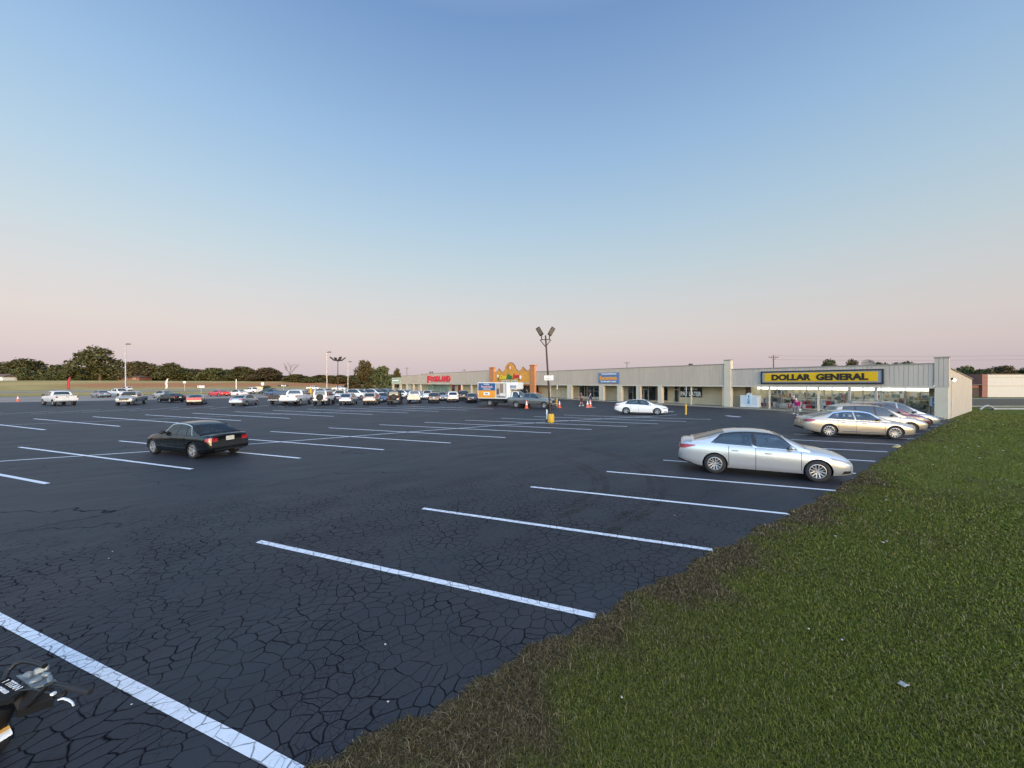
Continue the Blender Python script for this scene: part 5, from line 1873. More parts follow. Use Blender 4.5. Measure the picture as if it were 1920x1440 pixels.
# ---------------------------------------------------------------- cones, bollards, sign posts
def cone_thing():
    o = empty('traffic_cone', (0, 0, 0), 0, 'x', 'traffic cone', 'orange traffic cones on the lot')
    mb = MB(); mb.cbox(-.19, .19, -.19, .19, 0, .035, .015); mb.lathe([(.15, .035), (.135, .06), (.095, .30), (.06, .55), (.035, .72), (0, .725)], 16)
    mb.build('cone', M['orange'], o, 40)
    st = MB(); st.lathe([(.0985, .32), (.078, .46)], 16); st.lathe([(.068, .52), (.055, .62)], 16)
    st.build('reflective_band', M['sign_white'], o, 40)
    return o
c0 = cone_thing()
for k, (px, py, s_, lb) in enumerate(((987.3, 765.8, 1.35, 'orange cone beside the rear door of the grey pickup'), (1049, 764.4, 1.2, 'orange cone in front of the nose of the grey pickup'),
        (1101.5, 763.8, 1.2, 'orange cone by the feet of the walking pair, left one of two'), (1107, 763.2, 1.2, 'orange cone by the feet of the walking pair, right one of two'), (33.5, 752.5, 1.25, 'lone orange cone at the far left edge of the lot'))):
    o = c0 if k == 0 else copy_tree(c0)
    o.location = gp(px, py); o.scale = (s_, s_, s_)
    o['label'] = lb
def bollard(px, py, h, label, sign=None):
    o = empty('bollard', gp(px, py), 0, label, 'bollard')
    MB().lathe([(0, 0), (.085, 0), (.085, h - .06), (.06, h - .015), (0, h)], 12).build('post', M['yellow'], o, 40)
    if sign:
        MB().tube([(0, 0, h - .02), (0, 0, sign)], .025, 6).build('sign_post', M['pole_grey'], o)
        MB().cbox(-.16, .16, -.05, -.03, sign - .5, sign, .008, Matrix.Rotation(R(62), 4, 'Z')).build('sign_plate', M['sign_white'], o)
    return o
bollard(1286, 777.2, 1.0, 'yellow bollard with a white sign post in front of the black banner', 2.7)
bollard(1044.2, 761.5, .95, 'cream and yellow bollard with a sign post right of the grey pickup', 2.75)
bb = bollard(583, 745.8, 2.1, 'stout yellow bollard between the white pickup and the white off-roader')
bb.scale = (2.4, 2.4, 1)
bp = MB(); bp.cbox(-1.0, .9, .6, .9, 0, 1.5, .05)
o = bp.build('timber_barrier', P('brown timber barrier', (.30, .19, .075), .8, var=.2)); o.location = gp(583, 745.3)
tag(o, 'brown timber barrier behind the stout yellow bollard', 'barrier')

# ---------------------------------------------------------------- people
M['skin'] = P('skin', (0.42, 0.25, 0.18), 0.55)
M['skin_pale'] = P('pale skin', (0.56, 0.37, 0.29), 0.55)
M['hair_white'] = P('white hair', (0.62, 0.60, 0.57), 0.6)
M['hair_dark'] = P('dark hair', (0.03, 0.022, 0.018), 0.6)
def skinned(name, chains, mat, parent, sub=2):
    """chains: {joint: (pos, radius)}, edges list -> one continuous surface grown round the skeleton"""
    joints, edges, rootj = chains
    names = list(joints)
    me = bpy.data.meshes.new(name)
    me.from_pydata([joints[n][0] for n in names], [(names.index(a), names.index(b)) for a, b in edges], [])
    o = bpy.data.objects.new(name, me)
    COL.objects.link(o)
    md = o.modifiers.new('skin', 'SKIN')
    md.use_smooth_shade = True
    if not me.skin_vertices:
        bpy.context.view_layer.objects.active = o
    for i, n in enumerate(names):
        sv = me.skin_vertices[0].data[i]
        r = joints[n][1]
        sv.radius = r if isinstance(r, tuple) else (r, r)
        sv.use_root = (n == rootj)
    ss = o.modifiers.new('sub', 'SUBSURF')
    ss.levels = ss.render_levels = sub
    nm = evaluated(o)
    bpy.data.objects.remove(o)
    bpy.data.meshes.remove(me)
    nm.name = name
    nm.materials.clear()
    nm.materials.append(mat)
    nm.polygons.foreach_set('use_smooth', [True] * len(nm.polygons))
    q = bpy.data.objects.new(name, nm)
    COL.objects.link(q)
    link_child(q, parent)
    return q
def person(p, rz, label, H=1.70, top=None, bottom=None, hair=None, skin=None, step=.16, bend=0.0, shorts=False, bag=None, stout=1.0, long_hair=False, arm_r=.15):
    o = empty('person', p, rz, label, 'person')
    k = H / 1.70
    s_ = stout
    J = {}
    J['pelvis'] = ((0, 0, .93), (.13 * s_, .10 * s_))
    J['waist'] = ((.03 + bend * .25, 0, 1.08), (.125 * s_, .095 * s_))
    J['chest'] = ((.04 + bend * .6, 0, 1.28), (.15 * s_, .11 * s_))
    J['collar'] = ((.03 + bend * .95, 0, 1.42), (.08, .07))
    J['neck'] = ((.05 + bend * 1.1, 0, 1.48), .052)
    J['chin'] = ((.075 + bend * 1.25, 0, 1.545), (.062, .068))
    J['skull'] = ((.06 + bend * 1.35, 0, 1.63), (.078, .095))
    J['crown'] = ((.05 + bend * 1.4, 0, 1.675), .055)
    for sd, n in ((1, 'l'), (-1, 'r')):
        st = step * sd
        J['hip' + n] = ((.0, .085 * sd * s_, .88), .095 * s_)
        J['knee' + n] = ((st * .75 + .05, .095 * sd, .49), .062)
        J['ankle' + n] = ((st * 1.25 - .02, .095 * sd, .085), .042)
        J['heel' + n] = ((st * 1.25 - .03, .095 * sd, .045), .042)
        J['toe' + n] = ((st * 1.25 + .15, .11 * sd, .035), (.035, .045))
        J['shoulder' + n] = ((.02 + bend * .85, .175 * sd * s_, 1.38), .058)
        J['elbow' + n] = ((.0 + bend * .55 - st * arm_r * 3, .225 * sd * s_, 1.11), .043)
        J['wrist' + n] = ((.10 + bend * .5 - st * arm_r * 5, .22 * sd * s_, .87), .030)
        J['palm' + n] = ((.115 + bend * .5 - st * arm_r * 5.4, .215 * sd * s_, .80), (.022, .038))
        for f in range(4):
            J['fa%d' % f + n] = ((.085 + .022 * f + bend * .5 - st * arm_r * 5.5, .215 * sd * s_, .745), .010)
            J['fb%d' % f + n] = ((.085 + .022 * f + bend * .5 - st * arm_r * 5.5 + .01, .205 * sd * s_, .70 + .006 * abs(f - 1.5)), .0085)
        J['th' + n] = ((.155 + bend * .5 - st * arm_r * 5.4, .20 * sd * s_, .775), .011)
    J = {n: (tuple(c * k for c in q), tuple(r * k for r in rr) if isinstance(rr, tuple) else rr * k) for n, (q, rr) in J.items()}
    E = [('pelvis', 'waist'), ('waist', 'chest'), ('chest', 'collar'), ('collar', 'neck'), ('neck', 'chin'), ('chin', 'skull'), ('skull', 'crown')]
    for n in 'lr':
        E += [('pelvis', 'hip' + n), ('hip' + n, 'knee' + n), ('knee' + n, 'ankle' + n), ('ankle' + n, 'heel' + n), ('heel' + n, 'toe' + n),
              ('collar', 'shoulder' + n), ('shoulder' + n, 'elbow' + n), ('elbow' + n, 'wrist' + n), ('wrist' + n, 'palm' + n), ('palm' + n, 'th' + n)]
        for f in range(4):
            E += [('palm' + n, 'fa%d' % f + n), ('fa%d' % f + n, 'fb%d' % f + n)]
    skinned('body', (J, E, 'pelvis'), skin or M['skin_pale'], o)
    def grow(names, f, edges):
        return ({n: (J[n][0], tuple(r * f for r in J[n][1]) if isinstance(J[n][1], tuple) else J[n][1] * f) for n in names}, edges)
    # shirt with short sleeves
    T = ['pelvis', 'waist', 'chest', 'collar', 'shoulderl', 'shoulderr']
    jt, et = grow(T, 1.22, [('pelvis', 'waist'), ('waist', 'chest'), ('chest', 'collar'), ('collar', 'shoulderl'), ('collar', 'shoulderr')])
    for n in 'lr':
        a, b = Vector(J['shoulder' + n][0]), Vector(J['elbow' + n][0])
        jt['sleeve' + n] = (tuple(a.lerp(b, .62)), .068 * k)
        et.append(('shoulder' + n, 'sleeve' + n))
    jt['collar'] = (jt['collar'][0], (.085 * k, .075 * k))
    skinned('shirt', (jt, et, 'pelvis'), top, o)
    q = ['pelvis', 'hipl', 'hipr', 'kneel', 'kneer'] + ([] if shorts else ['anklel', 'ankler'])
    et = [('pelvis', 'hipl'), ('pelvis', 'hipr'), ('hipl', 'kneel'), ('hipr', 'kneer')] + ([] if shorts else [('kneel', 'anklel'), ('kneer', 'ankler')])
    jt, et = grow(q, 1.20, et)
    jt['pelvis'] = (jt['pelvis'][0], tuple(r * .94 for r in jt['pelvis'][1]))
    skinned('shorts' if shorts else 'trousers', (jt, et, 'pelvis'), bottom, o)
    # head details
    hc = Vector(J['skull'][0])
    hb = MB(); hb.ball((hc.x - .022 * k, 0, hc.z + .022 * k), .098 * k, .090 * k, .098 * k)
    if long_hair: hb.ball((hc.x - .06 * k, 0, hc.z - .07 * k), .055 * k, .085 * k, .14 * k)
    hb.build('hair', hair or M['hair_dark'], o, 60)
    ey = MB()
    for sd in (1, -1): ey.use(M['black']).ball((hc.x + .085 * k, sd * .032 * k, hc.z - .008 * k), .008 * k, .012 * k, .007 * k, seg=8, ring=6)
    ey.use(skin or M['skin_pale']).ball((hc.x + .098 * k, 0, hc.z - .035 * k), .016 * k, .011 * k, .02 * k, seg=8, ring=6)
    ey.use(M['skin']).ball((hc.x + .080 * k, 0, hc.z - .072 * k), .008 * k, .024 * k, .006 * k, seg=8, ring=6)
    for sd in (1, -1): ey.use(skin or M['skin_pale']).ball((hc.x - .005 * k, sd * .086 * k, hc.z - .02 * k), .018 * k, .010 * k, .028 * k, seg=8, ring=6)
    ey.build('face', None, o, 60)
    sh_ = MB()
    for n in 'lr':
        a, b = Vector(J['heel' + n][0]), Vector(J['toe' + n][0])
        d_ = (b - a)
        Mx = Matrix.Translation(a) @ Matrix.Rotation(math.atan2(d_.y, d_.x), 4, 'Z')
        sh_.ball((.075 * k, 0, .0), .145 * k, .056 * k, .048 * k, Mx, 12, 8)
    sh_.build('shoe', M['white'], o, 60)
    return o, J
cl = lambda n, c: P(n, c, .85, var=.12, vscale=9)
p1, J1 = person(gp(1489, 776.3), R(200), 'person in a dark maroon top walking left of the one in pink', 1.74, cl('maroon cloth', (.085, .018, .03)), cl('grey cloth', (.20, .19, .19)), M['hair_white'], step=.14, stout=1.18)
p2, J2 = person(gp(1496, 778.8), R(-160), 'person in a bright pink top leaning forward with a pale bag', 1.58, cl('bright pink cloth', (.52, .012, .16)), cl('pale pink cloth', (.50, .33, .33)), M['hair_white'], step=.12, bend=.16, stout=1.35, shorts=True)
bw = Vector(J2['palml'][0])
bgm = MB(); bgm.ball((bw.x + .03, bw.y, bw.z - .26), .15, .09, .18, seg=12, ring=8); bgm.tube([(bw.x - .03, bw.y, bw.z - .12), (bw.x + .02, bw.y, bw.z - .02), (bw.x + .08, bw.y, bw.z - .12)], .012, 5)
bgo = bgm.build('shopping_bag', P('cream plastic bag', (.66, .60, .42), .4), None, 60)
bgo.location = gp(1496, 778.8); bgo.rotation_euler = (0, 0, R(-160))
tag(bgo, 'cream shopping bag held by the person in pink', 'shopping bag')
p3_, J3 = person(gp(1090.5, 761.3), R(205), 'person in a maroon shirt with a white pattern striding left', 1.80, cl('maroon print cloth', (.10, .022, .025)), cl('dark maroon cloth', (.06, .02, .025)), M['hair_dark'], M['skin'], step=.24, shorts=True)
mp = MB()
for (dx, z, r_) in ((.0, 1.30, .05), (.02, 1.22, .06), (-.01, 1.16, .05), (.03, 1.09, .06)):
    mp.ball((.05 + dx, .145, z * 1.06), .05, .03, r_ * .7, seg=8, ring=6)
mp.build('shirt_print', M['sign_white'], p3_, 60)
p4_, J4 = person(gp(1105, 761.8), R(-20), 'person in a grey blue shirt carrying a dark bag behind two cones', 1.76, cl('grey blue cloth', (.22, .25, .36)), cl('faded blue cloth', (.19, .18, .22)), M['hair_dark'], step=.10, bend=.06)
bw = Vector(J4['palmr'][0])
bgm = MB(); bgm.cbox(bw.x - .16, bw.x + .16, bw.y - .16, bw.y - .02, .95, 1.36, .05); bgm.tube([(bw.x - .1, bw.y - .08, 1.34), (bw.x - .05, bw.y + .05, 1.46), (bw.x + .1, bw.y - .05, 1.34)], .016, 5)
bgo = bgm.build('shoulder_bag', P('navy bag', (.018, .022, .05), .6), None, 40)
bgo.location = gp(1105, 761.8); bgo.rotation_euler = (0, 0, R(-20))
tag(bgo, 'navy bag carried by the person in grey blue', 'bag')

# ---------------------------------------------------------------- trees
def crown_mesh(seed, blobs, n, size, flat=1.0, name='crown', sparse=0.0):
    """leaf clumps: small tilted leaf sprays spread through the outer shell of several overlapping lobes (unit height)"""
    rs = np.random.RandomState(seed)
    B = np.array(blobs, float)       # x, y, z, rx, ry, rz
    vol = B[:, 3] * B[:, 4] + B[:, 3] * B[:, 5]
    idx = rs.choice(len(B), n, p=vol / vol.sum())
    d = rs.normal(size=(n, 3)); d /= np.linalg.norm(d, axis=1)[:, None]
    low = d[:, 2] < -.55
    d[low, 2] *= -.3
    rad = .55 + .50 * rs.beta(2.6, 1.3, n)
    c = B[idx, :3] + d * B[idx, 3:] * rad[:, None]
    c += rs.normal(scale=.015, size=(n, 3))
    k = 3                     # leaf faces per clump
    V_, F_ = [], []
    m = n * k
    cc = np.repeat(c, k, 0) + rs.normal(scale=size * .55, size=(m, 3))
    a = rs.normal(size=(m, 3)); a /= np.linalg.norm(a, axis=1)[:, None]
    b = np.cross(a, rs.normal(size=(m, 3))); b /= np.linalg.norm(b, axis=1)[:, None]
    s1 = size * rs.uniform(.5, 1.25, m)[:, None]
    s2 = s1 * rs.uniform(.35, .8, m)[:, None]
    v = np.stack([cc - a * s1, cc + b * s2, cc + a * s1 * .9, cc - b * s2], 1).reshape(-1, 3)
    f = np.arange(4 * m).reshape(-1, 4)
    me = bpy.data.meshes.new(name)
    me.vertices.add(len(v)); me.vertices.foreach_set('co', v.ravel())
    me.loops.add(4 * m); me.loops.foreach_set('vertex_index', f.ravel())
    me.polygons.add(m); me.polygons.foreach_set('loop_start', np.arange(0, 4 * m, 4))
    me.update(); me.validate()
    return me
def trunk_mesh(seed, blobs, r=.03, mat=None):
    rr = random.Random(seed)
    mb = MB()
    fork = .20 + .06 * rr.random()
    mb.tube([(0, 0, -.03), (.004, 0, fork * .5), (0, .004, fork)], [r * 1.25, r, r * .85], 8)
    for (x, y, z, rx, ry, rz) in blobs:
        mid = Vector((x * .45 + rr.uniform(-.02, .02), y * .45, lerp(fork, z, .5)))
        mb.tube([(0, 0, fork - .02), mid, (x, y, z + rz * .25)], [r * .6, r * .36, r * .10], 6)
        for q in range(2):
            e = Vector((x + rr.uniform(-1, 1) * rx * .7, y + rr.uniform(-1, 1) * ry * .7, z + rr.uniform(.1, .7) * rz))
            mb.tube([mid, mid.lerp(e, .55) + Vector((0, 0, .01)), e], [r * .25, r * .14, r * .04], 5)
    me = mb.build('trunk', mat or M['bark']).data
    ob = [o for o in bpy.data.objects if o.data is me][0]
    bpy.data.objects.remove(ob)
    return me
def mk_blobs(seed, wide=.42, n=7, z0=.32, ztop=.84, rmin=.16, rmax=.27):
    rr = random.Random(seed)
    out = []
    for i in range(n):
        t = i / max(1, n - 1)
        w = 2.4 * i + rr.random() * 1.2
        z = lerp(z0, ztop - .12, t) + rr.uniform(-.03, .03)
        rad = wide * (1 - .75 * max(0, (t - .35) / .65) ** 1.4) * rr.uniform(.35, .75)
        q = rr.uniform(rmin, rmax) * (1.1 - .35 * t)
        out.append((rad * math.cos(w), rad * math.sin(w), z, q * 1.2, q * 1.2, q * .85))
    return out
SHAPES = []
for k, (wide, n, z0, zt, cnt) in enumerate(((.46, 11, .14, .92, 2100), (.52, 12, .12, .90, 2300), (.34, 9, .16, .97, 1600), (.60, 13, .10, .90, 2500), (.50, 10, .30, .97, 1500), (.60, 14, .0, .80, 2200))):
    bl = mk_blobs(20 + k, wide, n, z0, zt)
    SHAPES.append((crown_mesh(30 + k, bl, cnt, .036), trunk_mesh(40 + k, bl, .026)))
def spread(name, label, px, ptop, pwid, Y, shape, mat, group=None, z0=None, rz=None, hk=1.0, cat='tree'):
    x = (px - 960) / 693.3 * Y
    z0 = terrain(x, Y) if z0 is None else z0
    H = (EYE - (ptop - 718) / 693.3 * Y - z0) * hk
    wd = pwid / 693.3 * Y
    if shape == 5: H *= 1.28
    o = empty(name, (x, Y, z0), (px * 1.7) % 6.28 if rz is None else rz, label, cat, group)
    cm_, tm_ = SHAPES[shape]
    wide = {0: 1.12, 1: 1.2, 2: .9, 3: 1.34, 4: 1.2, 5: 1.3}[shape]
    c = bpy.data.objects.new('crown', cm_); COL.objects.link(c); link_child(c, o)
    if not cm_.materials: cm_.materials.append(mat)
    c.material_slots[0].link = 'OBJECT'; c.material_slots[0].material = mat
    t = bpy.data.objects.new('trunk', tm_); COL.objects.link(t); link_child(t, o)
    for q in (c, t): q.scale = (wd / wide, wd / wide, H)
    return o
TG = 'trees along the far side of the highway'
BT = 'trees rising behind the shops'
lf, lo, lb_ = M['leaf'], M['leaf_olive'], M['leaf_brown']
for (nm, lb, px, pt, pw_, Y, sh_i, mt, gr) in (
    ('tree', 'dark low tree cut by the left edge of the photo', 6, 677, 62, 262, 1, lf, TG),
    ('tree', 'dark tree with a small raised top left of the red flag', 54, 670, 78, 258, 0, lf, TG),
    ('tree', 'rounded dark tree directly above the red feather flag', 114, 681, 74, 250, 3, lf, TG),
    ('tall_tree', 'tallest dark spreading tree with a pale trunk left of the grey pole', 188, 652, 76, 240, 4, lf, TG),
    ('tree', 'round brownish tree just right of the tall grey pole', 267, 676, 66, 236, 1, lb_, TG),
    ('tree', 'dark tree right of the round brownish one', 321, 678, 54, 236, 0, lf, TG),
    ('tree', 'small distant tree in a dip of the treeline', 358, 690, 36, 270, 0, lf, TG),
    ('tree', 'wide dark tree above the red sports car', 398, 687, 62, 238, 3, lf, TG),
    ('tree', 'narrow tree between two wide ones above the white cars', 430, 693, 34, 255, 2, lf, TG),
    ('tree', 'dark tree with a flat top above the round white sign', 456, 686, 58, 240, 1, lf, TG),
    ('tree', 'rust tinged tree left of the bare branched one', 500, 688, 60, 236, 0, lb_, TG),
    ('tree', 'olive tree beneath the bare branches', 553, 700, 52, 232, 3, lo, TG),
    ('tree', 'low grey green tree left of the slim light poles', 594, 705, 62, 290, 1, lf, TG),
    ('tree', 'low tree behind the ring of floodlights', 632, 710, 46, 300, 3, lf, TG),
    ('tree', 'broad olive and rust tree left of the shops', 687, 677, 50, 205, 4, lo, TG),
    ('tree', 'dense green tree touching the far left end of the shops', 716, 687, 44, 195, 2, lf, TG),
    ('thin_tree', 'thin sparse tree above the pale green end bay', 745, 691, 20, 235, 4, lo, BT),
    ('tree', 'leafy crown above the roof right of the utility pole', 1556, 671, 50, 140, 1, lf, BT),
    ('tree', 'leafy crown above the roof just left of the dish', 1596, 670, 42, 140, 0, lb_, BT),
    ('tree', 'low crown peeping over the roof right of the dish', 1650, 674, 46, 150, 3, lf, BT),
    ('tree', 'flat crown peeping over the roof near the corner pier', 1696, 673, 74, 150, 3, lf, BT),
    ('tree', 'dark tree just right of the tan side wall', 1808, 684, 52, 130, 1, lf, BT),
    ('tree', 'low dark tree between the side wall and the grey shed', 1842, 688, 54, 125, 3, lf, BT),
    ('tree', 'broad brownish tree behind the pale shed', 1884, 681, 70, 135, 3, lb_, BT),
    ('tree', 'dark tree behind the pale shed at the right edge', 1934, 683, 60, 135, 1, lf, BT),
    ('tree', 'distant crown above the far end of the supermarket roof', 775, 703, 36, 260, 3, lf, BT)):
    spread(nm, lb, px, pt, pw_ * (1.16 if px < 640 else 1.0), Y, sh_i, mt, gr)
# undergrowth that closes the treeline
UG = 'bushes along the foot of the treeline'
rb = random.Random(5)
k = 0
for px in range(-40, 745, 16):
    Y = 250 + rb.uniform(-12, 30) if px < 560 else 235 + rb.uniform(-10, 20)
    spread('bush', 'dense dark bush at the foot of the far treeline', px + rb.uniform(-6, 6), rb.uniform(688, 699) if px < 520 else rb.uniform(702, 709), rb.uniform(44, 66), Y, 5, rb.choice((lf, lf, lb_ if px < 560 else lo)), UG, cat='bush')
for px in range(1785, 1960, 17):
    spread('bush', 'dark bush in the low treeline behind the pale shed', px, rb.uniform(692, 697), rb.uniform(34, 48), 150 + rb.uniform(-8, 20), 5, rb.choice((lf, lf, lb_)), 'bushes behind the pale shed', cat='bush')
for px, pt, pw_, Y, lb in ((663, 712, 36, 150, 'low rounded olive shrub right of the slim poles'), (500, 722, 34, 125, 'dark evergreen shrub beside the round white sign'), (690, 716, 30, 170, 'low shrub under the broad olive tree')):
    spread('shrub', lb, px, pt, pw_, Y, 3, lo if px > 600 else lf, None, cat='shrub')
# unseen wood behind the camera, added for reflections in paint and shop glass
wd_ = MB()
tmpl = SHAPES[5][0]
PT = np.empty(len(tmpl.vertices) * 3); tmpl.vertices.foreach_get('co', PT); PT = PT.reshape(-1, 3)
FT = np.array([tuple(f.vertices) for f in tmpl.polygons])[::2]
vv, ff = [], []
rw = np.random.RandomState(9)
n_ = 0
for k_ in range(46):
    an = R(88 + 184 * k_ / 45)
    rad_ = rw.uniform(88, 112)
    sc_ = np.array([rw.uniform(13, 18) / 1.3] * 2 + [rw.uniform(9, 14.5)])
    q = PT * sc_ + np.array([math.sin(an) * rad_, math.cos(an) * rad_, -.2])
    vv.append(q); ff.append(FT + n_); n_ += len(PT)
wd_.v = np.concatenate(vv).tolist(); wd_.f = [tuple(f) for f in np.concatenate(ff).tolist()]; wd_.m = [0] * len(wd_.f)
tag(wd_.build('unseen_woods', M['leaf'], fix=False), 'unseen dark wood added behind the camera for reflections', 'unseen_woods', kind='stuff')
# bare tree
x, Y = (543 - 960) / 693.3 * 236, 236
bt = empty('bare_tree', (x, Y, terrain(x, Y)), 0, 'leafless tree with reaching grey branches above the white lettered sign', 'tree')
rr = random.Random(11)
mb = MB()
def limb(p, d, L_, r, depth):
    q = p + d * L_
    mid = p.lerp(q, .5) + Vector((rr.uniform(-1, 1), 0, rr.uniform(-.3, 1))) * L_ * .08
    mb.tube([p, mid, q], [r, r * .8, r * .55], 5)
    if depth:
        for _ in range(3 if depth > 1 else 2):
            nd = (d + Vector((rr.uniform(-.85, .85), rr.uniform(-.6, .6), rr.uniform(-.1, .6)))).normalized()
            limb(p.lerp(q, rr.uniform(.55, 1)), nd, L_ * rr.uniform(.55, .75), r * .55, depth - 1)
limb(Vector((0, 0, -.2)), Vector((.03, 0, 1)), 4.2, .36, 0)
for dx in (-.55, .05, .6): limb(Vector((.12, 0, 3.9)), Vector((dx, .1, 1)).normalized(), 4.0, .22, 3)
mb.build('trunk', M['bare_bark'], bt)

# ---------------------------------------------------------------- far buildings
M['shed'] = P('pale shed cladding', (0.40, 0.41, 0.39), 0.5, var=.05)
M['brick'] = P('red brick', (0.20, 0.095, 0.075), 0.85, var=.2, vscale=2)
M['roof_tile'] = P('brown shingle', (0.13, 0.09, 0.075), 0.9, var=.2)
Y0 = 79.5
sx = lambda px: (px - 960) / 693.3 * Y0
sz = lambda py: EYE - (py - 718) / 693.3 * Y0
shed = empty('metal_shed', (sx(1851), Y0, 0), 0, 'long pale metal shed with a brick end beyond the lawn', 'building')
W_ = sx(2140) - sx(1851)
mb = MB()
n = 60
mb.grid([[(W_ * i / n, (.0 if i % 2 else .03), z) for z in (-.05, sz(702.5))] for i in range(n + 1)])
mb.box(.02, W_, .05, 22, -.05, sz(702.5) - .02)
mb.build('wall', M['shed'], shed)
mb = MB(); mb.box(-.1, W_, -.03, 22, sz(702.5), sz(700.8)); mb.build('roof', M['roof_tile'], shed)
mb = MB(); mb.box(0, W_, -.05, -.02, sz(724.3), sz(723.3)); mb.box(0, W_, -.05, -.02, sz(707.8), sz(707.2)); mb.build('girt_line', M['cap'], shed)
mb = MB(); mb.box(sx(1840.5) - sx(1851), -.02, -.10, 8, -.05, sz(701.8)); mb.build('brick_end', M['brick'], shed)
mb = MB(); mb.box(sx(1818) - sx(1851), sx(1840.4) - sx(1851), .4, 9, -.05, sz(721)); mb.build('low_wing', M['brick'], shed)
mb = MB(); mb.add([(sx(1816) - sx(1851), -.3, sz(722.5)), (sx(1840.4) - sx(1851), -.3, sz(720.5)), (sx(1840.4) - sx(1851), 9, sz(714)), (sx(1816) - sx(1851), 9, sz(714.5))], [(0, 1, 2, 3)])
ro = mb.build('wing_roof', M['roof_tile'], shed); ro.modifiers.new('thickness', 'SOLIDIFY').thickness = .12
mb = MB(); mb.box(sx(1828) - sx(1851), sx(1838) - sx(1851), .33, .39, 0, sz(727)); mb.build('garage_door', M['shop_dark'], shed)
hs = empty('house', (at_depth(241, 716, 225).x, 225, terrain(at_depth(241, 716, 225).x, 225)), 0, 'low brick house with a brown roof half hidden below the trees', 'house')
mb = MB(); mb.box(-6.5, 6.5, 0, 8, -.3, 2.3); mb.build('wall', M['brick'], hs)
mb = MB(); mb.add([(-7.2, -.7, 2.2), (7.2, -.7, 2.2), (7.2, 8.7, 2.2), (-7.2, 8.7, 2.2), (-4.5, 4, 4.0), (4.5, 4, 4.0)], [(0, 1, 5, 4), (1, 2, 5), (2, 3, 4, 5), (3, 0, 4), (3, 2, 1, 0)]); mb.build('roof', M['roof_tile'], hs)
for x in (-4.5, -1.5, 3.5):
    f = MB().box(x - .6, x + .6, -.05, -.005, .8, 1.9).build('window', M['white'], hs)
    MB().box(x - .5, x + .5, -.07, -.052, .9, 1.8).build('pane', M['glass'], f)
MB().box(.9, 1.8, -.05, -.005, 0, 2.0).build('door', M['brown_door'], hs)
h2x = at_depth(-8, 716, 232)
h2 = empty('house', (h2x.x, 232, terrain(h2x.x, 232)), 0, 'white house corner at the left edge below the trees', 'house')
MB().box(-4, 4.2, 0, 7, -.3, 2.6).build('wall', M['white'], h2)
mb = MB(); mb.add([(-4.6, -.5, 2.5), (4.7, -.5, 2.5), (4.7, 7.5, 2.5), (-4.6, 7.5, 2.5), (-4.6, 3.5, 4.4), (4.7, 3.5, 4.4)], [(0, 1, 5, 4), (1, 2, 5), (2, 3, 4, 5), (3, 0, 4), (3, 2, 1, 0)]); mb.build('roof', M['roof_tile'], h2)
f = MB().box(1.2, 2.6, -.05, -.005, .9, 2.0).build('window', M['frame'], h2); MB().box(1.3, 2.5, -.07, -.052, 1.0, 1.9).build('pane', M['glass'], f)
# lawn paths on the right
def strip_xy(name, mat, x0, x1, y0, y1, z0, z1, label):
    o = MB().box(x0, x1, y0, y1, z0, z1).build(name, mat)
    return tag(o, label, kind='structure')
strip_xy('kerb', M['kerb'], 55, 140, 47.6, 48.0, -.1, .10, 'pale concrete kerb across the lawn right of the shops')
strip_xy('path', M['concrete'], 60, 190, 71.5, 73.4, -.1, .004, 'pale concrete path in front of the metal shed')
strip_xy('dry_verge', P('dry brown verge', (.085, .066, .032), .95, var=.25, vscale=.4), 52, 170, 48.02, 71.48, -.1, -.003, 'dry brown verge behind the kerb')

# ---------------------------------------------------------------- roadside flags and signs
def feather_flag(px, ptop, pbase, mat, label):
    p = gp(px, pbase) if pbase > 722 else None
    Y = 110 if p is None else p.y
    x = (px - 960) / 693.3 * Y
    z0 = terrain(x, Y)
    H = EYE - (ptop - 718) / 693.3 * Y - z0
    o = empty('feather_flag', (x, Y, z0), 0, label, 'flag')
    MB().tube([(0, 0, 0), (0, 0, H * .6), (.05, 0, H * .9), (.25, 0, H)], .03, 6).build('pole', M['pole_dark'], o)
    pts = [(-.75 * math.sin(min(1, k / 5) * 1.57), H * (1.0 - .78 * k / 10)) for k in range(11)]
    mb = MB()
    rows = []
    for k in range(11):
        z = H * (1 - .75 * k / 10)
        w = .25 + .55 * math.sin(min(1.0, (k + .5) / 4) * 1.57)
        rows.append([(-.03 - w * q / 3 + (.22 if k < 2 else .03), .05 * math.sin(q * 2 + k), z) for q in range(4)])
    mb.grid(rows)
    f = mb.build('cloth', mat, o, 60); f.modifiers.new('thickness', 'SOLIDIFY').thickness = .012
    return o
feather_flag(131, 707, 737, P('red flag cloth', (.42, .03, .04), .8), 'red feather flag on the grass beyond the left lot')
feather_flag(314.5, 710, 735, P('white flag cloth', (.74, .66, .62), .8), 'white feather flag above the black sedan')
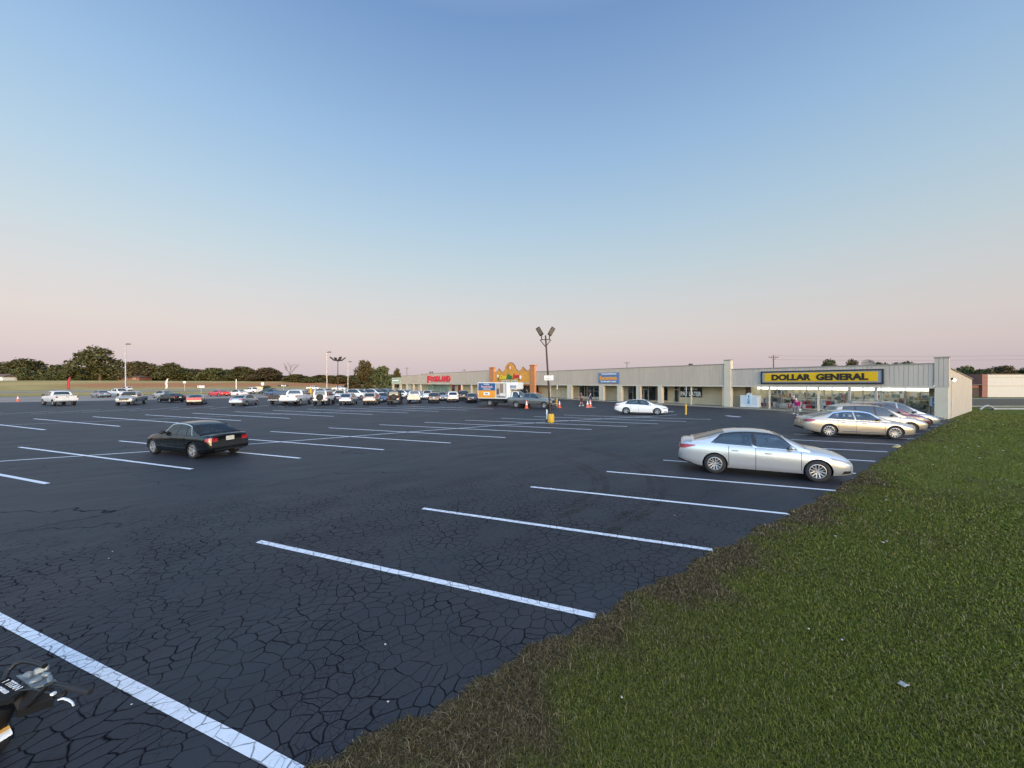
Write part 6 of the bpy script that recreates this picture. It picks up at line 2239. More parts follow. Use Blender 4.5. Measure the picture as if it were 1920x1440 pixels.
def road_sign(px, py0, py1, pw, pbase, label, mat, shape='rect', Y=None, post=True):
    Y = Y or gp(px, pbase).y
    x = (px - 960) / 693.3 * Y
    z0 = terrain(x, Y)
    zt, zb = EYE - (py0 - 718) / 693.3 * Y, EYE - (py1 - 718) / 693.3 * Y
    hw = pw / 2 / 693.3 * Y
    o = empty('road_sign', (x, Y, z0), 0, label, 'sign')
    if post: MB().tube([(0, .05, -.2), (0, .05, zb - z0 + .2)], .06, 6).build('post', M['pole_grey'], o)
    mb = MB()
    if shape == 'disc':
        mb.lathe([(0, -.03), (hw, -.03), (hw, .03), (0, .03)], 20, Matrix.Translation((0, -.05, (zt + zb) / 2 - z0)) @ Matrix.Rotation(R(90), 4, 'X'))
    else:
        mb.cbox(-hw, hw, -.06, .0, zb - z0, zt - z0, .01)
    mb.build('panel', mat, o)
    return o, hw, zb - z0, zt - z0
road_sign(492.5, 717, 722.5, 6, 734, 'round white sign on a pale post right of the white pickup', M['sign_white'], 'disc', Y=118)
road_sign(486, 725, 730, 13, 734, 'cream rectangular sign behind the round white one', P('cream sign', (.62, .55, .36), .5), Y=119)
o, hw, zb_, zt_ = road_sign(377, 723, 727, 13, 734, 'small white sign with a red mark above the red sports car', M['sign_white'], Y=116)
MB().cbox(-hw * .85, -hw * .5, -.075, -.062, zb_ + .15, zt_ - .15, .01).build('red_mark', M['sign_red'], o)
road_sign(443, 711, 730, 1.4, 732, 'slim white marker post above the white car', M['sign_white'], Y=118, post=False)
road_sign(346, 715, 718.5, 5, 730, 'small white sign board high on a thin pole at the grass bank', M['sign_white'], Y=140)
o, hw, zb_, zt_ = road_sign(531, 721.5, 724.5, 20, 734, 'low dark sign board with white lettering under the bare tree', P('dark board', (.06, .055, .05), .6), Y=126)
text_mb('SALE', hw * .9, (zt_ - zb_) * .75, .03, M['sign_white'], .06, M=Matrix.Translation((-hw * .35, -.065, zb_ + .06))).build('lettering', None, o)

# ---------------------------------------------------------------- litter on the lawn
LG = 'scraps of white litter on the lawn'
M['litter'] = P('white paper litter', (.52, .52, .50), .7)
M['litter_grey'] = P('grey cardboard litter', (.34, .34, .33), .8)
rl = random.Random(3)
def scrap(px, py, s_, label, mat=None, shared=True):
    s_ *= .42
    p = gp(px, py)
    mb = MB()
    n = 6
    rows = []
    for i in range(4):
        rows.append([(s_ * (i / 3 - .5) * (1 + .3 * rl.random()), s_ * .7 * (j / 3 - .5) * (1 + .4 * rl.random()), s_ * rl.uniform(.02, .28)) for j in range(4)])
    mb.grid(rows)
    o = mb.build('paper_scrap', mat or M['litter'], None, 60)
    o.modifiers.new('thickness', 'SOLIDIFY').thickness = .006
    o.location = (p.x, p.y, .05); o.rotation_euler = (0, 0, rl.uniform(0, 6))
    tag(o, label, 'litter', LG if shared else None)
scrap(1695, 1294, .17, 'flat grey cardboard scrap lying alone on the near lawn', M['litter_grey'], False)
for px, py in ((1662, 941), (1669, 962), (1567, 1010), (1657, 1022), (1663, 1020), (1517, 1187), (1580, 1208), (1166, 1318), (1837, 861), (1786, 846), (1772, 840), (1796, 840), (1815, 841), (1835, 840),
               (1881, 847), (1859, 777), (1850, 782), (1795, 788), (1812, 792), (1864, 796), (1880, 797), (1906, 792), (1888, 903), (1750, 874), (1703, 826), (1818, 779)):
    scrap(px, py, (.045 if py > 1100 else .075) if py > 900 else rl.uniform(.10, .17), 'small crumpled scrap of white paper lying on the grass')
for px, py, s_ in ((1033, 916, .06), (1265, 967, .05), (203, 1048, .04), (210, 1035, .04), (245, 1323, .035), (727, 1318, .04), (722, 1210, .045)):
    p = gp(px, py)
    mb = MB(); mb.ball((0, 0, s_ * .18), s_ * .3, s_ * .22, s_ * .12, seg=7, ring=5)
    o = mb.build('pebble', M['litter'], None, None, loc=p)
    tag(o, 'tiny pale bit of debris lying on the dark asphalt', 'debris', 'pale bits of debris on the asphalt')
# fallen pale pipe and mound at the end of the lawn
p = gp(1852, 769); mb = MB(); mb.tube([(-.9, 0, .05), (-.4, 0, .42), (0, 0, .52), (.5, 0, .35), (.8, 0, .04)], .10, 8)
o = mb.build('bent_pipe', M['litter_grey'], None, 60, loc=p); tag(o, 'bent pale pipe arching out of the lawn by the tan wall', 'pipe')
p = gp(1895, 768); mb = MB(); mb.cbox(-2.3, 1.6, -.25, .25, 0, .20, .04); 
o = mb.build('concrete_slab', M['concrete'], None, None, loc=p); tag(o, 'pale concrete slab edge on the lawn near the kerb', 'slab')
p = gp(1650, 838.5); mb = MB(); mb.cbox(-.38, .38, -.09, .09, 0, .07, .02)
o = mb.build('wheel_stop', P('worn yellow concrete', (.45, .36, .16), .85, var=.2), None, None, loc=(p.x + .8, p.y, .0)); o.rotation_euler = (0, 0, R(35)); tag(o, 'worn yellow wheel stop at the lawn edge by the champagne sedan', 'wheel stop')

# ---------------------------------------------------------------- grass blades
def grass():
    rs = np.random.RandomState(1)
    bpx = np.linspace(-10, 60, 1401); bpy_ = np.array([edge_b(q) for q in bpx])
    def cloud(n, r0, r1, wk, hk, rpow=1.0):
        # denser close to the camera, thinning with distance
        r = r0 * (r1 / r0) ** (rs.rand(n) ** rpow) if rpow == 1.0 else r0 + (r1 - r0) * rs.rand(n) ** rpow
        th = np.radians(rs.uniform(-42, 92, n))
        x, y = r * np.sin(th), r * np.cos(th)
        a, b = x * U[0] + y * U[1], x * V[0] + y * V[1]
        e = np.interp(a, bpx, bpy_)
        dist = e - b
        k = (dist > -.06) & (b > -60)
        x, y, r, a, dist = x[k], y[k], r[k], a[k], dist[k]
        return x, y, r, a, dist
    x, y, r, a, dist = cloud(760000, 2.2, 16, 1, 1)
    x2, y2, r2, a2, d2 = cloud(230000, 16, 62, 1, 1)
    x, y, r, a, dist = [np.concatenate(q) for q in ((x, x2), (y, y2), (r, r2), (a, a2), (dist, d2))]
    # extra straw along the edge
    n = 90000
    ae = -6 + 24 * rs.rand(n) ** 1.25
    be = np.interp(ae, bpx, bpy_) - np.abs(rs.normal(scale=.42, size=n)) + .05
    xe, ye = ae * U[0] + be * V[0], ae * U[1] + be * V[1]
    x = np.concatenate((x, xe)); y = np.concatenate((y, ye)); a = np.concatenate((a, ae))
    dist = np.concatenate((dist, np.interp(ae, bpx, bpy_) - be)); r = np.hypot(x, y)
    n = len(x)
    wob = .25 * np.sin(a * 1.3) + .18 * np.sin(a * 3.7 + 1) + .12 * np.sin(a * 9 + 2)
    width = .36 + .22 * np.exp(-((a - 1.5) / 3.5) ** 2) + wob
    dead = 1 / (1 + np.exp((dist - width) / .13))
    dead = np.clip(dead * np.where(a > 16, .75, 1) + .22 * np.exp(-np.clip(dist, 0, 9) / 1.3) * np.where(a > 16, .5, 1), 0, 1)
    dead = np.clip(dead + (rs.rand(n) - .5) * .35 * (dead > .03), 0, 1)
    h = rs.uniform(.022, .050, n) * np.where(rs.rand(n) < .04, 1.7, 1) * (1 + .9 * dead * rs.rand(n)) * np.clip(r / 30, 1, 1.3)
    h *= np.clip((dist + .12) / .22, .35, 1)
    w = rs.uniform(.0015, .0029, n) * np.clip(r / 3.2, 1, 14)
    az = rs.uniform(0, 2 * np.pi, n)
    lean = rs.uniform(.25, 1.35, n) * (1 + .7 * dead)
    dx, dy = np.cos(az), np.sin(az)
    sx_, sy_ = -dy * w, dx * w
    base = np.stack((x, y, np.full(n, -.012)), 1)
    side = np.stack((sx_, sy_, np.zeros(n)), 1)
    m1 = base + np.stack((dx * h * lean * .35, dy * h * lean * .35, h * .62), 1)
    tip = base + np.stack((dx * h * lean, dy * h * lean, h * np.clip(1.05 - .45 * lean, .25, 1)), 1)
    v = np.stack((base - side, base + side, m1 + side * .75, m1 - side * .75, tip), 1).reshape(-1, 3)
    i0 = np.arange(n) * 5
    loops = np.stack((i0, i0 + 1, i0 + 2, i0 + 3, i0 + 3, i0 + 2, i0 + 4), 1).ravel()
    me = bpy.data.meshes.new('grass')
    me.vertices.add(len(v)); me.vertices.foreach_set('co', v.ravel().astype(np.float32))
    me.loops.add(len(loops)); me.loops.foreach_set('vertex_index', loops.astype(np.int32))
    me.polygons.add(2 * n)
    ls = np.stack((np.arange(n) * 7, np.arange(n) * 7 + 4), 1).ravel()
    me.polygons.foreach_set('loop_start', ls.astype(np.int32))
    me.update()
    at = me.attributes.new('tint', 'FLOAT_COLOR', 'POINT')
    c = np.zeros((n, 5, 4), np.float32)
    c[:, :, 0] = dead[:, None]; c[:, :, 3] = 1
    at.data.foreach_set('color', c.ravel())
    me.materials.append(M['blade'])
    o = bpy.data.objects.new('grass', me)
    COL.objects.link(o)
    tag(o, 'short mown lawn grass with a brown dead fringe along the asphalt', 'grass', kind='stuff')
grass()

# ---------------------------------------------------------------- line striping machine at the near left
hp = Vector((-2.93, 2.62, 0))
st = empty('line_striper', (0, 0, 0), 0, 'black line striping machine handle with grip lever and white lettering', 'line striper')
HZ = 1.05
def hpx(px, py, z=HZ):
    Y = 693.3 * (EYE - z) / (py - 718.0)
    return Vector(((px - 960) / 693.3 * Y, Y, z))
M['hose'] = P('black hose rubber', (.018, .018, .018), .4)
M['clear'] = P('clear plastic', (.27, .31, .33), .12, spec=.6, trans=.35)
M['matt_black'] = P('matt black shroud', (.008, .008, .009), .6, spec=.25)
g0, g1, g2, g3 = hpx(168, 1299), hpx(124, 1288), hpx(100, 1283, 1.06), hpx(78, 1297, 1.02)
MB().tube([g0, g0.lerp(g1, .5), g1], [.017, .0175, .017], 14).build('grip', M['rubber'], st, 40)
bar = MB(); bar.tube([g1, g2, hpx(86, 1286, 1.06), g3, hpx(60, 1315, .96), hpx(38, 1330, .90)], .0125, 10)
bar.build('handlebar', M['black'], st, 40)
lo_ = MB(); lo_.tube([hpx(4, 1278, 1.0), hpx(14, 1258, 1.04), hpx(28, 1245, 1.07), hpx(44, 1240, 1.08), hpx(62, 1243, 1.08), hpx(82, 1250, 1.08)], .016, 10)
lo_.build('far_handlebar', M['black'], st, 40)
# shroud: a wedge shaped console
def wedge(pts_top, drop, mat, name, parent=st):
    mb = MB()
    n = len(pts_top)
    vs = [tuple(p) for p in pts_top] + [(p.x, p.y, p.z - drop) for p in pts_top]
    fs = [tuple(range(n)), tuple(reversed(range(n, 2 * n)))] + [(i, (i + 1) % n, (i + 1) % n + n, i + n) for i in range(n)]
    mb.add(vs, fs)
    return mb.build(name, mat, parent)
con = wedge([hpx(-45, 1235, .98), hpx(5, 1262, 1.0), hpx(46, 1292, 1.0), hpx(24, 1310, .98), hpx(-6, 1318, .97), hpx(-60, 1300, .96)], .03, M['matt_black'], 'console')
wedge([hpx(20, 1308, .965), hpx(46, 1293, .985), hpx(100, 1290, .99), hpx(98, 1312, .93), hpx(60, 1325, .90), hpx(30, 1334, .88)], .05, M['matt_black'], 'shroud')
# lettering on the console
pA, pB, pC = hpx(2, 1277, 1.004), hpx(23, 1290, 1.004), hpx(-1, 1283, 1.004)
ex = (pB - pA); Lx = ex.length; ex.normalize()
ez = Vector((0, 0, 1)); ey = ez.cross(ex).normalized()
Mx = Matrix(((ex.x, -ez.x, ey.x, 0), (ex.y, -ez.y, ey.y, 0), (ex.z, -ez.z, ey.z, 0), (0, 0, 0, 1)))
text_mb('TITAN', Lx * .95, .034, .003, M['sign_white'], .0, M=Matrix.Translation(hpx(6, 1284, 1.004)) @ Mx).build('lettering', None, con)
text_mb('T', .010, .030, .003, M['sign_white'], .06, M=Matrix.Translation(hpx(1, 1281.5, 1.004)) @ Mx).build('lettering', None, con)
text_mb('POWRLINER', .125, .020, .003, M['sign_white'], .0, M=Matrix.Translation(hpx(-9, 1293, 1.002)) @ Mx).build('lettering', None, con)
# tray of clear plastic tips
tr = wedge([hpx(28, 1268, 1.0), hpx(60, 1262, 1.01), hpx(104, 1276, 1.02), hpx(62, 1290, 1.01)], .014, M['clear'], 'clear_tray')
tp = MB()
for (px, py, z, rx, ry, rz) in ((52, 1266, 1.03, .028, .018, .016), (76, 1257, 1.055, .034, .010, .022), (84, 1266, 1.04, .026, .014, .014), (92, 1274, 1.035, .040, .014, .010), (66, 1276, 1.03, .03, .016, .012)):
    c = hpx(px, py, z)
    tp.cbox(-rx, rx, -ry, ry, -rz, rz, .008, Matrix.Translation(c) @ Matrix.Rotation(.3 * px, 4, 'Z') @ Matrix.Rotation(.3, 4, 'X'))
tp.build('clear_part', M['clear'], st, 40)
cb = MB(); cb.tube([hpx(6, 1334, .88), hpx(16, 1310, .97), hpx(34, 1296, 1.02), hpx(60, 1293, 1.03), hpx(94, 1301, 1.01)], .005, 6)
cb.tube([hpx(44, 1330, .9), hpx(64, 1308, 1.0), hpx(82, 1290, 1.05), hpx(100, 1281, 1.075)], .0065, 6)
cb.build('cable', M['hose'], st, 40)
MB().cbox(-.012, .012, -.012, .012, -.008, .008, .004, Matrix.Translation(hpx(98, 1302, 1.01))).build('cable_clamp', M['sign_white'], st)
lv = MB(); lv.tube([hpx(107, 1313, .97), hpx(117, 1311, .975), hpx(127, 1314, .975), hpx(134, 1319, .97), hpx(136, 1324, .965)], [.006, .007, .007, .006, .006], 8)
lv.build('brake_lever', M['sign_white'], st, 40)
pv = wedge([hpx(103, 1305, 1.0), hpx(121, 1294, 1.02), hpx(124, 1298, 1.0), hpx(110, 1314, .97)], .02, M['matt_black'], 'lever_pivot')
# column, tag, frame, engine and wheels (mostly out of frame)
A = hpx(14, 1340, .86)
ax_ = Vector((-.90, .30, 0)).normalized()
cl_ = MB(); cl_.tube([A + Vector((0, 0, .06)), A + Vector((-.07, -.02, -.12)), A + ax_ * .55 + Vector((0, 0, -.40)), A + ax_ * 1.08 + Vector((0, 0, -.60))], [.045, .04, .03, .03], 10)
cl_.build('steering_column', M['matt_black'], st, 40)
tg = MB(); q = [hpx(-24, 1345, .78), hpx(5, 1339, .80), hpx(21, 1375, .75), hpx(-16, 1398, .72)]
tg.add([tuple(p) for p in q] + [(p.x, p.y, p.z - .012) for p in q], [(0, 1, 2, 3), (7, 6, 5, 4), (0, 4, 5, 1), (1, 5, 6, 2), (2, 6, 7, 3), (3, 7, 4, 0)])
tgo = tg.build('tag', M['white'], st)
tg = MB(); up_ = Vector((0, 0, .004))
qq = [hpx(-14, 1378, .765), hpx(15, 1364, .775), hpx(17, 1368, .77), hpx(-12, 1386, .76)]
tg.use(M['sign_orange']).add([tuple(p + up_ * 2) for p in qq], [(0, 1, 2, 3)])
qq = [hpx(-20, 1350, .785), hpx(3, 1345, .797), hpx(10, 1360, .78), hpx(-16, 1372, .768)]
tg.use(P('pale pink print', (.62, .40, .34), .6)).add([tuple(p + up_ * 2) for p in qq], [(0, 1, 2, 3)])
tg.build('tag_print', None, tgo)
F0 = A + ax_ * 1.05; F0.z = .24
fm = Matrix.Translation(F0) @ Matrix.Rotation(math.atan2(ax_.y, ax_.x), 4, 'Z')
MB().cbox(-.05, .95, -.22, .22, -.03, .03, .01, fm).build('frame', M['sign_red'], st)
en = MB(); en.use(M['matt_black']).cbox(.05, .42, -.18, .18, .03, .38, .04, fm); en.use(M['chrome']).ball((.23, 0, .44), .15, .15, .05, fm); en.build('engine', None, st)
MB().lathe([(0, .03), (.15, .03), (.16, .34), (.15, .36), (0, .36)], 18, fm @ Matrix.Translation((.66, 0, 0))).build('paint_bucket', M['white'], st, 40)
for (x, y, r_) in ((.05, -.27, .19), (.05, .27, .19), (.9, 0, .15)):
    wm = MB(); wm.lathe([(0, -.04), (r_ * .5, -.045), (r_ * .9, -.045), (r_, -.025), (r_, .025), (r_ * .9, .045), (r_ * .5, .045), (0, .04)], 20, fm @ Matrix.Translation((x, y, r_ - .24)) @ Matrix.Rotation(R(90), 4, 'X'))
    wm.build('wheel', M['rubber'], st, 40)
# ---------------------------------------------------------------- the vehicles on the lot
SEDAN.update(trim='black', see_through=True, glass='car_pane')
COMPACT.update(see_through=True, glass='car_pane')
SUV['trim'] = 'black'
SALOON = scaled(SEDAN, 5.0, 1.86, 1.50, spokes=11, rim_style=0, wheel=.355, rimk=.72, trim='chrome')
SALOON['sides'] = [('sill_chrome', [(1.75, .34), (3.55, .30)], [(1.75, .37), (3.55, .33)], 'chrome', .008)]
SALOON['tail'] = ([(0.0, .84), (.20, .82), (.50, .90)], [(0.0, .95), (.22, .99), (.52, .96)], .45, .84, .94)
MIDCAR = scaled(SEDAN, 4.87, 1.785, 1.46, spokes=5, rim_style=0, dark_rim=False, trim='black')
FULLSUV = scaled(SUV, 5.2, 2.02, 1.92, wheel=.39)
def cargo(s, put, root):
    bw, z0, z1, x0, x1 = 1.16, .98, 3.12, -4.75, -.05
    mb = MB()
    mb.use(M['white']).cbox(x0, x1, -bw, bw, z0, z1, .03)
    mb.cbox(-.06, .95, -bw, bw, 2.18, z1, .10)
    bx_ = put(mb, 'cargo_box', M['white'], 30)
    fr = MB(); fr.cbox(x0, .3, -.45, .45, .55, .80, .02); fr.box(x0 + .1, x1 - .1, -1.0, 1.0, .80, .975)
    for sd in (1, -1): fr.cbox(x0 + 1.9, x1 - .9, sd * .5 - .35, sd * .5 + .35, .40, .78, .04)
    fr.cbox(x0 - .18, x0, -1.1, 1.1, .50, .64, .02)
    put(fr, 'chassis', M['black'])
    for sd in (-1, 1):
        f = lambda u: (u if sd < 0 else 1 - u)
        def rect(nm, mt, u0, u1, a, b, ep, parent):
            xa, xb = sorted((x0 + (x1 - x0) * u0, x0 + (x1 - x0) * u1))
            y = sd * (bw + ep)
            q = MB().box(xa, xb, min(y, y - sd * .012), max(y, y - sd * .012), a, b)
            return put(q, nm, mt, None, parent)
        U0 = x0 + .10
        ad = rect('advert_blue', P('advert blue', (.02, .085, .23), .4), .02, .56, 2.06, 3.03, .004, bx_)
        rect('advert_orange', P('advert orange', (.70, .30, .025), .4), .02, .56, 1.08, 2.06, .004, bx_)
        rect('advert_label', M['sign_white'], .19, .38, 1.42, 1.82, .009, bx_)
        rect('advert_label_mark', P('advert teal', (.16, .28, .26), .5), .23, .34, 1.53, 1.72, .013, bx_)
        rect('advert_photo', P('advert photo', (.40, .38, .35), .4), .57, .90, 1.10, 3.03, .004, bx_)
        for (u0, u1, a, b, c) in ((.60, .675, 1.55, 2.35, (.10, .06, .05)), (.70, .80, 1.75, 2.95, (.22, .17, .13)), (.58, .67, 2.3, 2.95, (.36, .33, .30)), (.62, .86, 1.14, 1.30, (.12, .10, .10)), (.70, .88, 1.35, 1.70, (.66, .64, .60)), (.82, .84, 1.1, 2.9, (.74, .72, .68))):
            rect('advert_photo_detail', P('advert photo tone', c, .5), u0, u1, a, b, .008, bx_)
        rect('advert_sky', P('advert grey blue', (.25, .29, .36), .4), 1.01, 1.20, 2.35, 2.75, .004, bx_)
        Mx = Matrix.Translation((0, sd * (bw + .006), 0)) @ (Matrix.Identity(4) if sd < 0 else Matrix.Rotation(math.pi, 4, 'Z'))
        L_ = x1 - x0
        st_ = (lambda u: x0 + L_ * u) if sd < 0 else (lambda u: -(x0 + L_ * (1.0 - (u + .0)) ) - L_ * 0)
        def word(tx, u, wid, z, h, mt):
            xs_ = x0 + L_ * u
            q = Matrix.Translation((xs_, -(bw + .006), z)) if sd < 0 else Matrix.Translation((xs_ + wid, bw + .006, z)) @ Matrix.Rotation(math.pi, 4, 'Z')
            put(text_mb(tx, wid, h, .01, mt, .03, M=q), 'lettering', None, None, bx_)
        word('FARMERS', .19, .85, 2.82, .11, M['sign_white'])
        word('home', .12, 1.65, 2.38, .40, P('advert pink letters', (.60, .34, .33), .5))
        word('FURNITURE', .17, 1.15, 2.18, .11, M['sign_white'])
    for sd in (-1, 1):
        mr_ = MB(); mr_.cbox(1.28, 1.36, sd * 1.12 - .12, sd * 1.12 + .12, 1.35, 1.80, .03)
        put(mr_, 'tow_mirror', M['black'])
BOXTRUCK = dict(PICKUP)
BOXTRUCK.update(L=2.55, W=1.95, H=2.02, wheel=.39, rear_axle=-3.05, front_axle=1.72, roofw=.72, tyre=.27, inset=.0,
    plan=[(0, .97), (.3, 1.0), (1.5, .99), (2.1, .95), (2.4, .88), (2.52, .80), (2.55, .74)],
    belt=[(0, 1.24), (.9, 1.22), (1.6, 1.19), (2.1, 1.12), (2.4, 1.04), (2.55, .94)], top=[(0, 1.25), (1.0, 1.27), (1.6, 1.27), (2.1, 1.20), (2.45, 1.10), (2.55, 1.0)],
    bot=[(0, .52), (1.8, .50), (2.55, .48)], roof=[(.02, 1.25), (.05, 1.6), (.10, 1.92), (.35, 2.0), (.7, 2.02), (.9, 1.92), (1.2, 1.6), (1.48, 1.28)],
    side_windows=[(.22, 1.32, .24, .86)], windshield=(.86, 1.44), rear_glass=(.025, .09), mirror=1.15, extra=[cargo],
    tail=([(0.01, .9), (.03, .9)], [(0.01, 1.0), (.03, 1.0)], None, .9, 1.0), head=([(2.2, .88), (2.5, .82)], [(2.15, 1.02), (2.5, .95)], .5, .82, .95),
    ends=[('grille', False, -.48, .48, .72, .98, 'black', .012), ('front_bumper', False, -.74, .74, .5, .62, 'chrome', .03)], seams=[(.16, .56, 1.22), (1.42, .56, 1.18)], handles=[(.32, 1.08)])
BOXTRUCK.pop('bed')
STYLE = dict(sedan=('sedan', 'car', SEDAN), compact=('sedan', 'car', COMPACT), saloon=('sedan', 'car', SALOON), midcar=('sedan', 'car', MIDCAR), suv=('suv', 'suv', SUV), fullsuv=('suv', 'suv', FULLSUV),
    van=('minivan', 'van', VAN), pickup=('pickup_truck', 'pickup truck', PICKUP), jeep=('off_roader', 'off-roader', JEEP), coupe=('coupe', 'car', COUPE), truck=('box_truck', 'truck', BOXTRUCK))
PROTO = {}
def recolor(o, col):
    for c in kids(o):
        for s_ in c.material_slots:
            if s_.material and s_.material.name.startswith('car paint'):
                s_.link = 'OBJECT'
                s_.material = col
        recolor(c, col)
def place(style, px, py, ref, heading, paint, label, group=None, s=1.0, pt=None):
    nm, cat, sp = STYLE[style]
    if style not in PROTO:
        o = PROTO[style] = make_vehicle(nm, cat, sp)
    else:
        o = copy_tree(PROTO[style])
    if 'group' in o: del o['group']
    L, Wd = sp['L'], sp['W']
    h = Vector((heading[0], heading[1], 0)).normalized()
    left = Vector((-h.y, h.x, 0))
    off = dict(C=(0, 0), RC=(-L / 2 + .5, 0), FC=(L / 2 - .5, 0), RR=(sp['rear_axle'] - L / 2, -Wd / 2), RL=(sp['rear_axle'] - L / 2, Wd / 2), FR=(sp['front_axle'] - L / 2, -Wd / 2), FL=(sp['front_axle'] - L / 2, Wd / 2),
               RX=(sp['rear_axle'] - L / 2, 0), FX=(sp['front_axle'] - L / 2, 0),
               MR=((sp['rear_axle'] + sp['front_axle'] - L) / 2, -Wd / 2 + .04), ML=((sp['rear_axle'] + sp['front_axle'] - L) / 2, Wd / 2 - .04))[ref]
    p = pt if pt is not None else gp(px, py)
    p = p - (h * off[0] + left * off[1]) * s
    o.location = (p.x, p.y, max(0.0, terrain(p.x, p.y) + .012))
    o.rotation_euler = (0, 0, math.atan2(h.y, h.x))
    o.scale = (s, s, s)
    recolor(o, PAINT[paint])
    tag(o, label, None, group)
    return o
IN, OUT, N4, S4 = (.93, -.36), (-.93, .36), (-.2, .98), (.2, -.98)
mid = lambda a, b: (gp(*a) + gp(*b)) / 2
G1, G2, G3 = 'cars nosed up to the lawn edge', 'vehicles in the row backing onto the open lot', 'vehicles parked beyond the first row'
place('sedan', 0, 0, 'MR', (.911, -.41), 'silver', 'silver sedan nearest the camera, nosed up to the lawn edge', G1, pt=mid((1342, 888), (1533, 905)))
place('compact', 0, 0, 'ML', (-.935, .354), 'black', 'glossy black sedan with chrome window rings alone on the open lot', pt=mid((366, 861), (279, 851.5)))
place('saloon', 0, 0, 'MR', (.94, -.34), 'champagne', 'champagne sedan with many spoked wheels by the worn yellow wheel stop', G1, pt=mid((1562, 819.5), (1672, 823.5)))
place('suv', 0, 0, 'C', IN, 'champagne', 'champagne suv between the champagne sedan and the maroon suv', G1, pt=W(31.5, 6.3))
place('suv', 0, 0, 'C', IN, 'maroon', 'maroon suv squeezed between the champagne suv and the silver minivan', G1, pt=W(34.7, 6.6))
place('van', 0, 0, 'C', IN, 'midgrey', 'silver minivan parked second from the shops at the lawn edge', G1, pt=W(37.3, 6.5))
place('suv', 0, 0, 'C', IN, 'charcoal', 'dark suv with roof rails parked closest to the discount shop', G1, pt=W(40.6, 7.6))
place('midcar', 0, 0, 'MR', (.90, -.43), 'white', 'white sedan alone in front of the furniture shop', None, pt=mid((1177, 776.8), (1229, 778.8)))
place('pickup', 0, 0, 'MR', (.90, -.43), 'grey', 'grey crew cab pickup in front of the box truck', None, pt=mid((967.5, 764.6), (1020.5, 767)))
place('truck', 918, 761, 'RR', (.92, -.39), 'white', 'white box truck with a blue and orange furniture advert on its side')
place('pickup', 120, 760.3, 'RX', (-.90, .44), 'white', 'white pickup farthest left, its tailgate towards the camera', None, s=1.06)
place('pickup', 237, 759.8, 'FX', (.50, -.86), 'lightgrey', 'silver pickup facing the camera on the left of the lot', None)
place('sedan', 317, 754.6, 'RL', OUT, 'black', 'black sedan side on, half hidden by the silver pickup')
place('coupe', 366.5, 758.8, 'RX', (-.55, .84), 'grey', 'grey coupe with a full width lit red tail lamp')
place('midcar', 449.5, 761, 'RX', N4, 'lightgrey', 'silver grey sedan seen from behind left of the dark pickup', G2)
place('pickup', 524, 758.3, 'RX', N4, 'charcoal', 'dark pickup half hidden behind the big white pickup', G2, s=1.08)
place('pickup', 547, 760.3, 'RX', N4, 'white', 'big white pickup seen from behind, left of the white off-roader', G2, s=1.14)
place('jeep', 603, 759.6, 'RX', N4, 'white', 'white off-roader with a black spare wheel on its back', G2, s=1.08)
place('suv', 650, 759, 'RX', N4, 'lightgrey', 'small silver suv just right of the white off-roader', G2, s=.96)
place('suv', 694.5, 758.4, 'RX', N4, 'tan', 'tan suv just left of the black off-roader', G2)
place('jeep', 739, 757.8, 'RX', N4, 'jet', 'black off-roader with a black spare wheel on its back', G2, s=1.04)
place('pickup', 776.5, 756, 'RX', N4, 'lightgrey', 'pale silver pickup just right of the black off-roader', G2)
place('suv', 813.5, 755.2, 'RX', N4, 'charcoal', 'dark suv between the pale pickup and the white suv, seen from behind', G2, s=.94)
place('suv', 849, 753.9, 'RX', N4, 'white', 'white suv seen from behind left of the box truck', G2)
place('midcar', 885, 754.8, 'RX', N4, 'charcoal', 'dark sedan right behind the box truck at its left corner', G2)
place('pickup', 634, 753.2, 'FX', S4, 'white', 'white pickup facing the camera behind the white off-roader', G3)
place('fullsuv', 677.5, 748.8, 'FR', IN, 'white', 'large white suv side on above the gap between silver and tan suvs', G3)
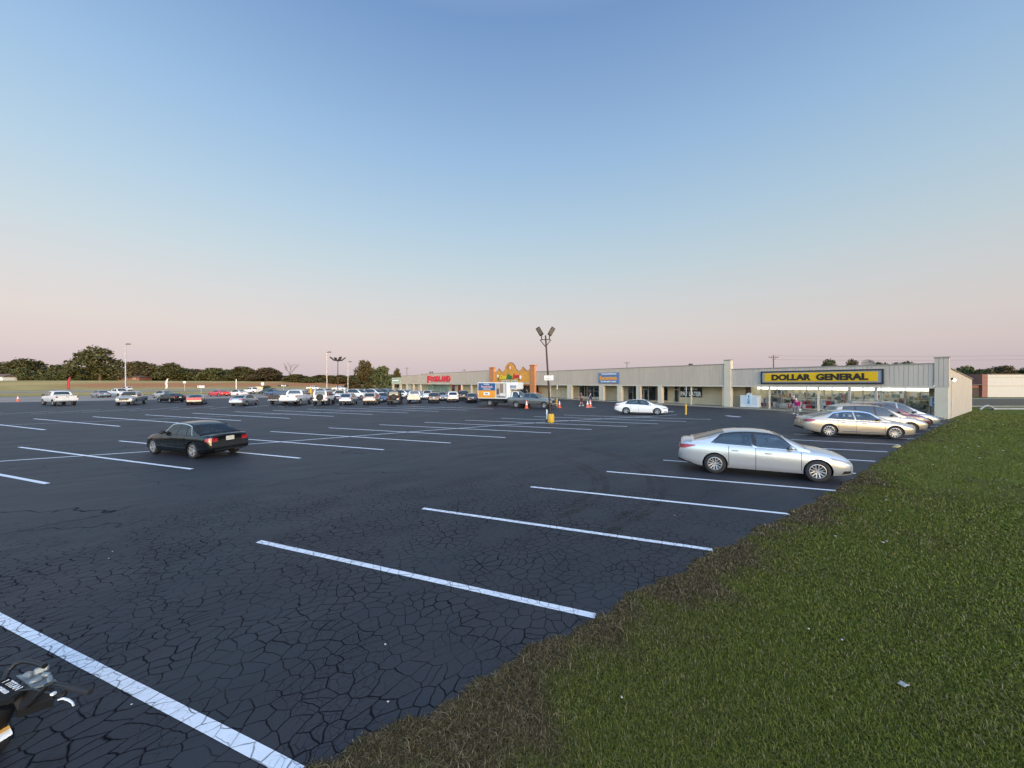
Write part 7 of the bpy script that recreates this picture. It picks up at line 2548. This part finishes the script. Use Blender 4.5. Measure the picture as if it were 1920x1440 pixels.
place('fullsuv', 611, 746.5, 'C', IN, 'white', 'white suv roof showing above the white off-roader', G3)
place('fullsuv', 703, 747.5, 'C', IN, 'white', 'long white suv behind the tan suv', G3)
place('fullsuv', 727, 747, 'C', IN, 'slate', 'grey blue suv left behind the black off-roader', G3)
place('midcar', 717, 753.8, 'FX', S4, 'blue', 'blue sedan facing the camera between tan suv and black off-roader', G3)
place('suv', 758, 746.5, 'C', IN, 'white', 'white car peeking out right of the black off-roader', G3)
place('suv', 801, 749.2, 'FX', S4, 'white', 'white suv facing the camera right of the pale silver pickup', G3)
place('midcar', 830, 751, 'FX', S4, 'lightgrey', 'silver sedan facing the camera left of the white suv', G3)
place('suv', 869, 750.3, 'RX', N4, 'black', 'black suv tucked between the white suv and the dark sedan', G3)
place('midcar', 571, 744.5, 'C', IN, 'lightgrey', 'pale sedan behind the nose of the big white pickup', G3)
G4 = 'vehicles on the frontage road side'
place('sedan', 171, 745.4, 'FL', (-.9, .44), 'slate', 'blue grey old sedan at the left behind the white pickup', G4)
place('pickup', 204, 744.3, 'RR', IN, 'white', 'white pickup behind the silver pickup, bed to the left', G4)
place('suv', 237, 733.5, 'C', OUT, 'white', 'white suv far off at the foot of the tall grey pole', G4)
place('midcar', 306, 746, 'C', OUT, 'lightgrey', 'pale silver car above the roof of the black sedan', G4)
place('coupe', 410, 743, 'C', (-.95, .3), 'red', 'red sports coupe between the grey coupe and the white cars', G4)
place('midcar', 446, 742.8, 'C', OUT, 'white', 'white sedan right of the red coupe', G4)
place('pickup', 474.7, 738.8, 'RL', OUT, 'white', 'white pickup right behind the white sedan', G4)
place('suv', 503, 739.5, 'C', OUT, 'green', 'dark green suv under the round white sign', G4)
place('midcar', 512, 741.5, 'C', OUT, 'blue', 'blue car in front of the dark green suv', G4)
place('pickup', 588, 731.8, 'C', (.95, -.2), 'white', 'white pickup far off above the stout yellow bollard', G4)
place('pickup', 637, 733, 'C', (.95, -.2), 'white', 'white pickup far off below the ring of floodlights', G4)
